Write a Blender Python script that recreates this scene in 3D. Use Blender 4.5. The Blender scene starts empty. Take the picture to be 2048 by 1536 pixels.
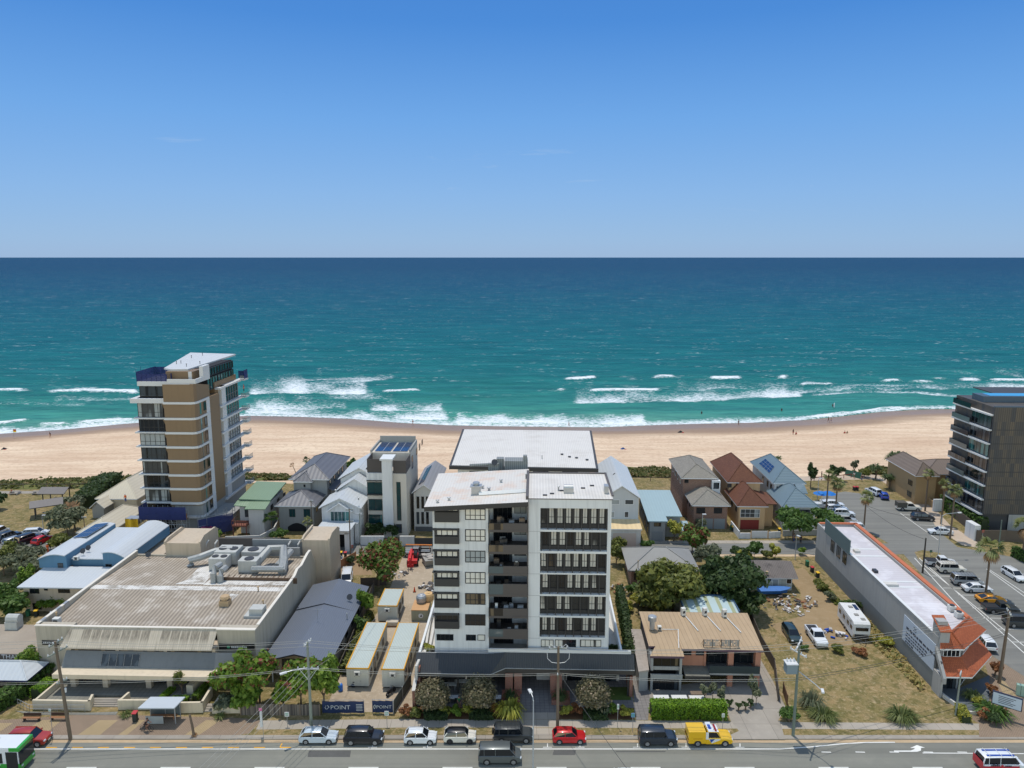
import bpy, math, random
import numpy as np
from mathutils import Vector, Matrix, noise as mnoise
R=math.radians
random.seed(7); RNG=np.random.default_rng(7)
SC=bpy.context.scene; COL=SC.collection
CF=1480.0; CH=57.0; PITCH=math.atan((768-514)/CF); cP=math.cos(PITCH); sP=math.sin(PITCH)
def P(x,y,z=0.0):
 u=x-1024; v=y-768; t=(CH-z)/(CF*sP+v*cP)
 return Vector((u*t, t*(CF*cP-v*sP), z))
def px_of(p):
 dz=p[2]-CH; d=p[1]*cP-dz*sP
 return 1024+CF*p[0]/d, 768-CF*(p[1]*sP+dz*cP)/d
def ht(Y,y):
 v=y-768; d=CF*cP-v*sP
 return CH-(CF*sP+v*cP)*Y/d
def ray(x,y):
 u=x-1024; v=y-768
 return Vector((u, CF*cP-v*sP, -(CF*sP+v*cP)))
CAMP=Vector((0,0,CH))
cam=bpy.data.cameras.new('camera'); camo=bpy.data.objects.new('camera',cam); COL.objects.link(camo)
camo.location=CAMP; camo.rotation_euler=(R(90)-PITCH,0,0)
cam.sensor_fit='HORIZONTAL'; cam.sensor_width=36; cam.lens=36*CF/2048; cam.clip_start=.5; cam.clip_end=200000
SC.camera=camo
def tag(o,label=None,cat=None,group=None,kind=None):
 if label: o['label']=label
 if cat: o['category']=cat
 if group: o['group']=group
 if kind: o['kind']=kind
 return o
def thing(name,label,cat,loc=(0,0,0),rz=0.0,group=None):
 o=bpy.data.objects.new(name,None); COL.objects.link(o); o.empty_display_size=.5
 o.location=loc; o.rotation_euler=(0,0,rz); tag(o,label,cat,group,'thing'); return o
KIDS={}
def link(name,me,parent=None,loc=None,rz=None):
 o=bpy.data.objects.new(name,me); COL.objects.link(o)
 if parent is not None:
  o.parent=parent; KIDS.setdefault(parent.name,[]).append(o)
 if loc is not None: o.location=loc
 if rz is not None: o.rotation_euler=(0,0,rz)
 return o
def kids(o): return KIDS.get(o.name,[])
def dup(root,loc,rz,label=None,scale=None,group=None):
 r=root.copy(); COL.objects.link(r); r.location=loc; r.rotation_euler=(0,0,rz)
 if label: r['label']=label
 if group: r['group']=group
 if scale: r.scale=(scale,)*3 if not hasattr(scale,'__len__') else scale
 for k in kids(root):
  c=k.copy(); COL.objects.link(c); c.parent=r; KIDS.setdefault(r.name,[]).append(c)
  for g in kids(k):
   d=g.copy(); COL.objects.link(d); d.parent=c; KIDS.setdefault(c.name,[]).append(d)
 return r
class MB:
 def __init__(s): s.v=[]; s.f=[]; s.mi=[]
 def face(s,pts,m=0):
  n=len(s.v); s.v+= [tuple(p) for p in pts]; s.f.append(tuple(range(n,n+len(pts)))); s.mi.append(m); return s
 def box(s,x0,y0,z0,x1,y1,z1,m=0,top=None):
  if x0>x1:x0,x1=x1,x0
  if y0>y1:y0,y1=y1,y0
  if z0>z1:z0,z1=z1,z0
  n=len(s.v)
  s.v+=[(x0,y0,z0),(x1,y0,z0),(x1,y1,z0),(x0,y1,z0),(x0,y0,z1),(x1,y0,z1),(x1,y1,z1),(x0,y1,z1)]
  for q,(a,b,c,d) in enumerate(((0,3,2,1),(4,5,6,7),(0,1,5,4),(1,2,6,5),(2,3,7,6),(3,0,4,7))):
   s.f.append((n+a,n+b,n+c,n+d)); s.mi.append(top if (q==1 and top is not None) else m)
  return s
 def obox(s,c,size,rz=0,m=0,tilt=0):
  M=Matrix.Rotation(rz,3,'Z')@Matrix.Rotation(tilt,3,'X'); n=len(s.v); a,b,d=size[0]/2,size[1]/2,size[2]/2
  for X,Y,Z in ((-a,-b,-d),(a,-b,-d),(a,b,-d),(-a,b,-d),(-a,-b,d),(a,-b,d),(a,b,d),(-a,b,d)):
   q=M@Vector((X,Y,Z)); s.v.append((q[0]+c[0],q[1]+c[1],q[2]+c[2]))
  for a,b,c_,d in ((0,3,2,1),(4,5,6,7),(0,1,5,4),(1,2,6,5),(2,3,7,6),(3,0,4,7)):
   s.f.append((n+a,n+b,n+c_,n+d)); s.mi.append(m)
  return s
 def prism(s,poly,z0,z1,m=0,top=None,bot=False):
  poly=[(p[0],p[1]) for p in poly]
  A=sum(poly[i][0]*poly[(i+1)%len(poly)][1]-poly[(i+1)%len(poly)][0]*poly[i][1] for i in range(len(poly)))
  if A<0: poly=poly[::-1]
  n=len(poly); b=len(s.v)
  zt=z1 if hasattr(z1,'__len__') else [z1]*n
  if A<0 and hasattr(z1,'__len__'): zt=list(z1)[::-1]
  s.v+=[(p[0],p[1],z0) for p in poly]+[(p[0],p[1],zt[i]) for i,p in enumerate(poly)]
  for i in range(n):
   j=(i+1)%n; s.f.append((b+i,b+j,b+n+j,b+n+i)); s.mi.append(m)
  s.f.append(tuple(range(b+n,b+2*n))); s.mi.append(m if top is None else top)
  s.f.append(tuple(range(b+n-1,b-1,-1))); s.mi.append(m)
  return s
 def tube(s,pts,r,n=6,m=0,r1=None,cap=True):
  pts=[Vector(p) for p in pts]; rings=[]
  for i,p in enumerate(pts):
   d=(pts[min(i+1,len(pts)-1)]-pts[max(i-1,0)]).normalized()
   a=Vector((0,0,1)) if abs(d.z)<.9 else Vector((1,0,0)); u=d.cross(a).normalized(); w=d.cross(u)
   rr=r if r1 is None else r+(r1-r)*i/(len(pts)-1)
   rings.append(len(s.v))
   for k in range(n):
    t=2*math.pi*k/n; q=p+u*(rr*math.cos(t))+w*(rr*math.sin(t)); s.v.append(tuple(q))
  for a,b in zip(rings,rings[1:]):
   for k in range(n):
    j=(k+1)%n; s.f.append((a+k,a+j,b+j,b+k)); s.mi.append(m)
  if cap:
   s.f.append(tuple(rings[0]+k for k in range(n-1,-1,-1))); s.mi.append(m)
   s.f.append(tuple(rings[-1]+k for k in range(n))); s.mi.append(m)
  return s
 def lathe(s,c,prof,n=12,m=0):
  b=len(s.v); c=Vector(c)
  for r,z in prof:
   for k in range(n):
    t=2*math.pi*k/n; s.v.append((c.x+r*math.cos(t),c.y+r*math.sin(t),c.z+z))
  for i in range(len(prof)-1):
   for k in range(n):
    j=(k+1)%n; s.f.append((b+i*n+k,b+i*n+j,b+(i+1)*n+j,b+(i+1)*n+k)); s.mi.append(m)
  s.f.append(tuple(b+k for k in range(n-1,-1,-1))); s.mi.append(m)
  e=b+(len(prof)-1)*n; s.f.append(tuple(e+k for k in range(n))); s.mi.append(m)
  return s
 def hip(s,x0,y0,x1,y1,z,rise,m=0,fas=None,th=.18,ridge=None,gable=False):
  W,D=x1-x0,y1-y0
  ax=ridge or ('x' if W>D else 'y'); fas=m if fas is None else fas
  if ax=='y':
   k=0 if gable else min(W/2,D/2); a=((x0+x1)/2,y0+k); b=((x0+x1)/2,y1-k)
  else:
   k=0 if gable else min(D/2,W/2); a=(x0+k,(y0+y1)/2); b=(x1-k,(y0+y1)/2)
  A=(a[0],a[1],z+rise); B=(b[0],b[1],z+rise)
  c=[(x0,y0,z),(x1,y0,z),(x1,y1,z),(x0,y1,z)]
  if ax=='y':
   s.face([c[0],c[1],A],fas if gable else m); s.face([c[1],c[2],B,A],m); s.face([c[2],c[3],B],fas if gable else m); s.face([c[3],c[0],A,B],m)
  else:
   s.face([c[0],c[1],B,A],m); s.face([c[1],c[2],B],fas if gable else m); s.face([c[2],c[3],A,B],m); s.face([c[3],c[0],A],fas if gable else m)
  l=[(p[0],p[1],z-th) for p in c]
  for i in range(4):
   j=(i+1)%4; s.face([l[i],l[j],c[j],c[i]],fas)
  s.face(l[::-1],fas)
  if rise>0.3 and not gable:
   for p,q in ((A,B),(c[0],A),(c[1],A if ax=='y' else B),(c[2],B),(c[3],B if ax=='y' else A)):
    if (Vector(p)-Vector(q)).length>.4: s.tube([Vector(p)+Vector((0,0,.02)),Vector(q)+Vector((0,0,.02))],.1,5,m)
  return s
 def slab(s,a,b,c,d,th,m=0,edge=None):
  e=m if edge is None else edge; q=[Vector(p) for p in (a,b,c,d)]; l=[p-Vector((0,0,th)) for p in q]
  s.face(q,m); s.face(l[::-1],e)
  for i in range(4):
   j=(i+1)%4; s.face([l[i],l[j],q[j],q[i]],e)
  return s
 def build(s,name,mats,parent=None,smooth=False,loc=None,rz=None,bevel=0,label=None):
  me=bpy.data.meshes.new(name); me.from_pydata(s.v,[],s.f)
  if not hasattr(mats,'__len__'): mats=[mats]
  for m in mats: me.materials.append(m)
  if len(mats)>1: me.polygons.foreach_set('material_index',s.mi)
  if smooth: me.polygons.foreach_set('use_smooth',[True]*len(s.f))
  me.update()
  o=link(name,me,parent,loc,rz)
  if bevel:
   w=o.modifiers.new('weld','WELD'); w.merge_threshold=.0005
   b=o.modifiers.new('bevel','BEVEL'); b.width=bevel; b.segments=2; b.limit_method='ANGLE'; b.angle_limit=R(40)
  if label: o['label']=label
  return o
def lin(c):
 return tuple((x/12.92 if x<=.04045 else ((x+.055)/1.055)**2.4) for x in (q/255 for q in c))
MATS={}
def nodes(name):
 m=bpy.data.materials.new(name); m.use_nodes=True; nt=m.node_tree; return m,nt,nt.nodes['Principled BSDF']
def N(nt,t,**kw):
 n=nt.nodes.new(t)
 for k,v in kw.items():
  if k.startswith('i_'): n.inputs[k[2:].replace('_',' ')].default_value=v
  else: setattr(n,k,v)
 return n
def mixc(nt,fac,a,b,mode='MIX'):
 n=nt.nodes.new('ShaderNodeMix'); n.data_type='RGBA'; n.blend_type=mode
 for sock,val in ((n.inputs[0],fac),(n.inputs[6],a),(n.inputs[7],b)):
  if hasattr(val,'is_linked') or hasattr(val,'links'): nt.links.new(val,sock)
  elif hasattr(val,'__len__'): sock.default_value=(*val[:3],1)
  else: sock.default_value=val
 return n.outputs[2]
def mth(nt,op,a,b=None,clamp=False):
 n=nt.nodes.new('ShaderNodeMath'); n.operation=op; n.use_clamp=clamp
 for i,val in enumerate((a,b)):
  if val is None: continue
  if hasattr(val,'links'): nt.links.new(val,n.inputs[i])
  else: n.inputs[i].default_value=val
 return n.outputs[0]
def ramp(nt,val,stops,interp='LINEAR'):
 n=nt.nodes.new('ShaderNodeValToRGB'); cr=n.color_ramp; cr.interpolation=interp
 while len(cr.elements)<len(stops): cr.elements.new(.5)
 for e,(p,c) in zip(cr.elements,stops):
  e.position=p; e.color=(*c[:3],1) if hasattr(c,'__len__') else (c,c,c,1)
 nt.links.new(val,n.inputs[0]); return n.outputs[0]
def coord(nt,kind='Object',scale=(1,1,1),rot=(0,0,0)):
 t=nt.nodes.new('ShaderNodeTexCoord') if kind!='World' else nt.nodes.new('ShaderNodeNewGeometry')
 mp=nt.nodes.new('ShaderNodeMapping'); mp.inputs['Scale'].default_value=scale; mp.inputs['Rotation'].default_value=rot
 nt.links.new(t.outputs['Position' if kind=='World' else kind],mp.inputs[0]); return mp.outputs[0]
def nz(nt,vec,scale=1,detail=4,rough=.55,dist=0):
 n=nt.nodes.new('ShaderNodeTexNoise'); n.inputs['Scale'].default_value=scale; n.inputs['Detail'].default_value=detail
 n.inputs['Roughness'].default_value=rough; n.inputs['Distortion'].default_value=dist; nt.links.new(vec,n.inputs[0]); return n.outputs[0]
def bump(nt,bs,h,strength=.3,dist=.05):
 b=nt.nodes.new('ShaderNodeBump'); b.inputs['Strength'].default_value=strength; b.inputs['Distance'].default_value=dist
 nt.links.new(h,b.inputs['Height']); nt.links.new(b.outputs[0],bs.inputs['Normal'])
def mat(name,c,rough=.6,var=.12,scale=.6,metal=0,spec=.4,streak=0,fine=0,coat=0):
 if name in MATS: return MATS[name]
 m,nt,b=nodes(name); col=lin(c); v=coord(nt,'World')
 n=nz(nt,v,scale,5)
 k=mth(nt,'MULTIPLY',mth(nt,'SUBTRACT',n,.5),2*var)
 if fine:
  n2=nz(nt,v,scale*14,2); k=mth(nt,'ADD',k,mth(nt,'MULTIPLY',mth(nt,'SUBTRACT',n2,.5),2*fine))
 if streak:
  n3=nz(nt,coord(nt,'World',(2.2,2.2,.12)),1,4); st=ramp(nt,n3,((.48,0.),(.72,1.)))
  k=mth(nt,'SUBTRACT',k,mth(nt,'MULTIPLY',st,streak))
 f=mth(nt,'ADD',k,1.0)
 g=nt.nodes.new('ShaderNodeVectorMath'); g.operation='SCALE'; g.inputs[0].default_value=col; nt.links.new(f,g.inputs['Scale'])
 nt.links.new(g.outputs[0],b.inputs['Base Color'])
 b.inputs['Roughness'].default_value=rough; b.inputs['Metallic'].default_value=metal; b.inputs['Specular IOR Level'].default_value=spec
 if coat: b.inputs['Coat Weight'].default_value=coat; b.inputs['Coat Roughness'].default_value=.06
 MATS[name]=m; return m
def ribbed(name,c,pitch=.25,axis=0,rough=.45,var=.1,depth=.18,rot=0,spec=.4,patch=None,pscale=.25,pw=(.5,.62)):
 if name in MATS: return MATS[name]
 m,nt,b=nodes(name); col=lin(c); v=coord(nt,'Object',rot=(0,0,rot))
 sx=nt.nodes.new('ShaderNodeSeparateXYZ'); nt.links.new(v,sx.inputs[0])
 ph=mth(nt,'MULTIPLY',sx.outputs[axis],2*math.pi/pitch); w=mth(nt,'SINE',ph)
 rib=mth(nt,'MULTIPLY',mth(nt,'ADD',w,1),.5)
 n=nz(nt,v,.35,5); n2=nz(nt,coord(nt,'Object',(.15,3,1) if axis==1 else (3,.15,1)),1,4)
 k=mth(nt,'ADD',mth(nt,'MULTIPLY',mth(nt,'SUBTRACT',n,.5),2*var),mth(nt,'MULTIPLY',mth(nt,'SUBTRACT',n2,.5),var))
 f=mth(nt,'ADD',k,1.0)
 f=mth(nt,'MULTIPLY',f,mth(nt,'ADD',mth(nt,'MULTIPLY',rib,depth),1-depth*.6))
 base=col
 if patch is not None:
  pm=ramp(nt,nz(nt,v,pscale,6,.65),((pw[0],0.),(pw[1],1.))); base=mixc(nt,pm,col,lin(patch))
 g=nt.nodes.new('ShaderNodeVectorMath'); g.operation='SCALE'; nt.links.new(f,g.inputs['Scale'])
 if patch is not None: nt.links.new(base,g.inputs[0])
 else: g.inputs[0].default_value=col
 nt.links.new(g.outputs[0],b.inputs['Base Color']); b.inputs['Roughness'].default_value=rough; b.inputs['Specular IOR Level'].default_value=spec
 bump(nt,b,rib,.5,.04); MATS[name]=m; return m
def tiled(name,c,c2,size=(.33,.4),rough=.75,rot=0):
 if name in MATS: return MATS[name]
 m,nt,b=nodes(name); v=coord(nt,'Object',rot=(0,0,rot))
 sx=nt.nodes.new('ShaderNodeSeparateXYZ'); nt.links.new(v,sx.inputs[0]); cb=nt.nodes.new('ShaderNodeCombineXYZ')
 nt.links.new(sx.outputs[0],cb.inputs[0]); nt.links.new(mth(nt,'ADD',sx.outputs[1],mth(nt,'MULTIPLY',sx.outputs[2],1.3)),cb.inputs[1])
 br=nt.nodes.new('ShaderNodeTexBrick'); nt.links.new(cb.outputs[0],br.inputs[0]); br.inputs['Scale'].default_value=1
 br.inputs['Color1'].default_value=(*lin(c),1); br.inputs['Color2'].default_value=(*lin(c2),1); br.inputs['Mortar'].default_value=(*[x*.55 for x in lin(c)],1)
 br.inputs['Brick Width'].default_value=size[0]; br.inputs['Row Height'].default_value=size[1]; br.inputs['Mortar Size'].default_value=.035; br.inputs['Bias'].default_value=0
 n=nz(nt,v,.7,5); o=mixc(nt,mth(nt,'MULTIPLY',n,.5),br.outputs[0],[x*.62 for x in lin(c)])
 nt.links.new(o,b.inputs['Base Color']); b.inputs['Roughness'].default_value=rough; b.inputs['Specular IOR Level'].default_value=.3
 bump(nt,b,br.outputs['Fac'],.35,-.04); MATS[name]=m; return m
def walltex(name,c,c2,size=(.24,.086),rough=.85):
 if name in MATS: return MATS[name]
 m,nt,b=nodes(name); v=coord(nt,'Object')
 sx=nt.nodes.new('ShaderNodeSeparateXYZ'); nt.links.new(v,sx.inputs[0]); cb=nt.nodes.new('ShaderNodeCombineXYZ')
 nt.links.new(mth(nt,'ADD',sx.outputs[0],sx.outputs[1]),cb.inputs[0]); nt.links.new(sx.outputs[2],cb.inputs[1])
 br=nt.nodes.new('ShaderNodeTexBrick'); nt.links.new(cb.outputs[0],br.inputs[0]); br.inputs['Scale'].default_value=1
 br.inputs['Color1'].default_value=(*lin(c),1); br.inputs['Color2'].default_value=(*lin(c2),1); br.inputs['Mortar'].default_value=(*lin((170,160,148)),1)
 br.inputs['Brick Width'].default_value=size[0]; br.inputs['Row Height'].default_value=size[1]; br.inputs['Mortar Size'].default_value=.009
 o=mixc(nt,mth(nt,'MULTIPLY',nz(nt,v,.8,5),.4),br.outputs[0],[x*.6 for x in lin(c)])
 nt.links.new(o,b.inputs['Base Color']); b.inputs['Roughness'].default_value=rough; b.inputs['Specular IOR Level'].default_value=.25; MATS[name]=m; return m
def glassy(name,c,c2=None,rough=.06,spec=.5,thr=.5):
 if name in MATS: return MATS[name]
 m,nt,b=nodes(name)
 if c2 is not None:
  oi=nt.nodes.new('ShaderNodeObjectInfo'); v=coord(nt,'Object')
  cell=nz(nt,coord(nt,'Object',(1.1,1.1,.05)),1,0); k=mth(nt,'ADD',mth(nt,'MULTIPLY',oi.outputs['Random'],.9),mth(nt,'MULTIPLY',mth(nt,'SUBTRACT',cell,.5),1.6))
  o=ramp(nt,k,((thr-.04,lin(c)),(thr+.04,lin(c2)),(1,[x*1.15 for x in lin(c2)])))
  nt.links.new(o,b.inputs['Base Color'])
 else: b.inputs['Base Color'].default_value=(*lin(c),1)
 b.inputs['Roughness'].default_value=rough; b.inputs['Specular IOR Level'].default_value=spec; MATS[name]=m; return m
def leafy(name,c1,c2,c3=None,trans=.35,p3=.12):
 if name in MATS: return MATS[name]
 m,nt,b=nodes(name)
 a=nt.nodes.new('ShaderNodeAttribute'); a.attribute_name='rnd'
 n=nz(nt,coord(nt,'World'),.8,3); k=mth(nt,'ADD',mth(nt,'MULTIPLY',a.outputs['Fac'],.55),mth(nt,'MULTIPLY',n,.5))
 o=mixc(nt,ramp(nt,k,((.25,0.),(.8,1.))),lin(c1),lin(c2))
 if c3 is not None:
  n2=nz(nt,coord(nt,'World'),1.1,2); pk=mth(nt,'ADD',mth(nt,'MULTIPLY',a.outputs['Fac'],.35),mth(nt,'MULTIPLY',n2,.9))
  o=mixc(nt,ramp(nt,pk,((.86-p3,0.),(.9-p3,1.))),o,lin(c3))
 d=nt.nodes.new('ShaderNodeBsdfTranslucent'); nt.links.new(o,d.inputs[0]); nt.links.new(o,b.inputs['Base Color'])
 b.inputs['Roughness'].default_value=.55; b.inputs['Specular IOR Level'].default_value=.3
 mx=nt.nodes.new('ShaderNodeMixShader'); mx.inputs[0].default_value=trans; nt.links.new(b.outputs[0],mx.inputs[1]); nt.links.new(d.outputs[0],mx.inputs[2])
 nt.links.new(mx.outputs[0],nt.nodes['Material Output'].inputs[0]); MATS[name]=m; return m
def text(parent,name,body,size,loc,rot,m,ext=.01,align='CENTER',sx=1,label=None):
 cu=bpy.data.curves.new(name,'FONT'); cu.body=body; cu.size=size; cu.extrude=ext; cu.align_x=align; cu.align_y='CENTER'; cu.resolution_u=2
 o=bpy.data.objects.new(name,cu); dg=bpy.context.evaluated_depsgraph_get()
 me=bpy.data.meshes.new_from_object(o); me.materials.clear(); me.materials.append(m); bpy.data.objects.remove(o)
 q=link(name,me,parent); q.location=loc; q.rotation_euler=rot; q.scale=(sx,1,1)
 if label: q['label']=label
 return q
#    light and sky
SUN_EL=R(74); sun_dir=Vector((-.33*math.cos(SUN_EL),.944*math.cos(SUN_EL),math.sin(SUN_EL)))
sl=bpy.data.lights.new('sun','SUN'); sl.energy=2.9; sl.angle=R(.5); sl.color=(1,.955,.88)
so=bpy.data.objects.new('sun',sl); COL.objects.link(so); so.rotation_euler=(-sun_dir).to_track_quat('-Z','Y').to_euler(); so.location=(0,0,200)
W=bpy.data.worlds.new('World'); SC.world=W; W.use_nodes=True; nt=W.node_tree; bg=nt.nodes['Background']
sk=nt.nodes.new('ShaderNodeTexSky'); sk.sky_type='NISHITA'; sk.sun_disc=False; sk.sun_elevation=SUN_EL; sk.sun_rotation=math.atan2(sun_dir.x,sun_dir.y)
sk.altitude=0; sk.air_density=1.0; sk.dust_density=.2; sk.ozone_density=2.5
tc=nt.nodes.new('ShaderNodeTexCoord'); sx=nt.nodes.new('ShaderNodeSeparateXYZ'); nt.links.new(tc.outputs['Generated'],sx.inputs[0])
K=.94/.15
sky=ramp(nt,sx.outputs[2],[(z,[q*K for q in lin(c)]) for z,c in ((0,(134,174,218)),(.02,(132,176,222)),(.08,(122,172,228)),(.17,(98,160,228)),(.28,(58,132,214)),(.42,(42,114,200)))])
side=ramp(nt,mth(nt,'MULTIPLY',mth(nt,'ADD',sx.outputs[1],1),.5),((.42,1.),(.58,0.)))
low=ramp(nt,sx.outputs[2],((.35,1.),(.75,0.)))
base=mixc(nt,1,sk.outputs[0],mixc(nt,mth(nt,'MULTIPLY',side,low),(1.35,1.22,1.05),(3.0,2.5,1.95)),'MULTIPLY')  # sky boosted overhead and most behind the camera, added fill for shaded fronts
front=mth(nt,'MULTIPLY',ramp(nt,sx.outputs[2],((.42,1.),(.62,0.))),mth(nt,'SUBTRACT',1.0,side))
cv=nt.nodes.new('ShaderNodeMapping'); cv.inputs['Scale'].default_value=(3,3,22); nt.links.new(tc.outputs['Generated'],cv.inputs[0])
wn=nz(nt,cv.outputs[0],1.6,6,.6,.3); wm=ramp(nt,wn,((.66,0.),(.8,.35)))
band=ramp(nt,sx.outputs[2],((.02,0.),(.06,1.),(.16,1.),(.2,0.)))
wm=mth(nt,'MULTIPLY',wm,band)
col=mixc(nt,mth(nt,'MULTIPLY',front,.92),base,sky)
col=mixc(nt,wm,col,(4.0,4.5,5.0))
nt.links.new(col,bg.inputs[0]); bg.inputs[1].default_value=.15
SC.view_settings.view_transform='Standard'; SC.view_settings.look='None'; SC.view_settings.exposure=.08; SC.view_settings.gamma=1
SC.cycles.max_bounces=6; SC.cycles.diffuse_bounces=3; SC.cycles.glossy_bounces=3; SC.cycles.transparent_max_bounces=6; SC.cycles.use_denoising=True
SC.cycles.sample_clamp_indirect=4
#    terrain, beach, sea
SEA_Z=-4.0
shore_px=[(-420,884),(-200,878),(0,868),(120,860),(250,848),(400,836),(500,832),(600,834),(700,838),(800,846),(900,851),(1000,853),(1100,854),(1200,855),(1300,851),(1400,848),(1500,846),(1600,841),(1680,833),(1760,824),(1840,819),(1900,818),(2000,822),(2150,826),(2600,832)]
sp=[P(x,y,SEA_Z) for x,y in shore_px]; SX=np.array([p.x for p in sp]); SY=np.array([p.y for p in sp])
def shoreY(x): return np.interp(x,SX,SY)
dune_px=[(-700,972),(0,961),(150,957),(300,950),(480,948),(600,950),(760,955),(900,948),(1100,945),(1240,930),(1330,936),(1420,950),(1520,950),(1640,938),(1750,934),(1850,932),(1950,927),(2100,930),(2700,930)]
dp=[P(x,y) for x,y in dune_px]; DX=np.array([p.x for p in dp]); DY=np.array([p.y for p in dp])
def duneY(x): return np.interp(x,DX,DY)
def grid_mesh(name,V,nu,nv,m,attrs=None,smooth=True):
 F=[(j*nu+i,j*nu+i+1,(j+1)*nu+i+1,(j+1)*nu+i) for j in range(nv-1) for i in range(nu-1)]
 me=bpy.data.meshes.new(name); me.from_pydata(V.tolist(),[],F); me.materials.append(m)
 if smooth: me.polygons.foreach_set('use_smooth',[True]*len(F))
 for k,a in (attrs or {}).items():
  at=me.attributes.new(k,'FLOAT','POINT'); at.data.foreach_set('value',a.astype(np.float32))
 me.update(); return link(name,me)
def vnoise(x,y,sc,seed=0):
 rg=np.random.default_rng(seed); T=rg.random((256,256)); X=x*sc; Y=y*sc
 xi=np.floor(X).astype(int); yi=np.floor(Y).astype(int); fx=X-xi; fy=Y-yi; fx=fx*fx*(3-2*fx); fy=fy*fy*(3-2*fy)
 g=lambda a,b:T[a%256,b%256]
 return (g(xi,yi)*(1-fx)+g(xi+1,yi)*fx)*(1-fy)+(g(xi,yi+1)*(1-fx)+g(xi+1,yi+1)*fx)*fy
m,nt,b=nodes('sand'); v=coord(nt,'World')
at=nt.nodes.new('ShaderNodeAttribute'); at.attribute_name='wet'
n1=nz(nt,coord(nt,'World',(.012,.06,1)),1,5,.6); n2=nz(nt,v,.9,4,.7); n3=nz(nt,coord(nt,'World',(.05,.35,1)),1,5,.65)
dry=mixc(nt,ramp(nt,n1,((.35,0.),(.65,1.))),lin((204,176,146)),lin((222,198,168)))
dry=mixc(nt,ramp(nt,n3,((.44,0.),(.6,.5))),dry,lin((184,152,124)))
dry=mixc(nt,ramp(nt,n2,((.5,0.),(.7,.7))),dry,lin((172,142,116)))
wv=mth(nt,'ADD',at.outputs['Fac'],mth(nt,'MULTIPLY',mth(nt,'SUBTRACT',nz(nt,coord(nt,'World',(.02,.12,1)),1,4),.5),.35))
o=mixc(nt,ramp(nt,wv,((.38,0.),(.5,.45),(.62,.85),(.95,1.))),dry,lin((138,112,88)))
nt.links.new(o,b.inputs['Base Color']); nt.links.new(ramp(nt,wv,((.5,.9),(.8,.35))),b.inputs['Roughness']); b.inputs['Specular IOR Level'].default_value=.3
bump(nt,b,mth(nt,'ADD',n2,nz(nt,v,.25,3)),.5,.25); SAND=m
xs=np.linspace(-420,420,281); ss=np.concatenate([np.linspace(0,1,46),1+np.array([.05,.12,.2,.3])])
X=np.repeat(xs[None],len(ss),0); S=np.repeat(ss[:,None],len(xs),1); y0=duneY(X)-9; y1=shoreY(X); Y=y0+(y1-y0)*S
Z=np.where(S<.18,-.02-.9*(S/.18)**2,-.92-(3.08)*(np.clip(S-.18,0,2)/.82)**1.15)+(vnoise(X,Y,.09,1)-.5)*.35*np.clip((1-S)*4,0,1)*np.clip(S*8,0,1)+(vnoise(X,Y,.3,2)-.5)*.12*np.clip((1-S)*4,0,1)*np.clip(S*8,0,1)
dS=(y1-Y); wet=np.clip(1-(dS/36),0,1)
tag(grid_mesh('beach',np.stack([X,Y,Z],-1).reshape(-1,3),len(xs),len(ss),SAND,{'wet':wet.reshape(-1)}),kind='structure')
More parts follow.
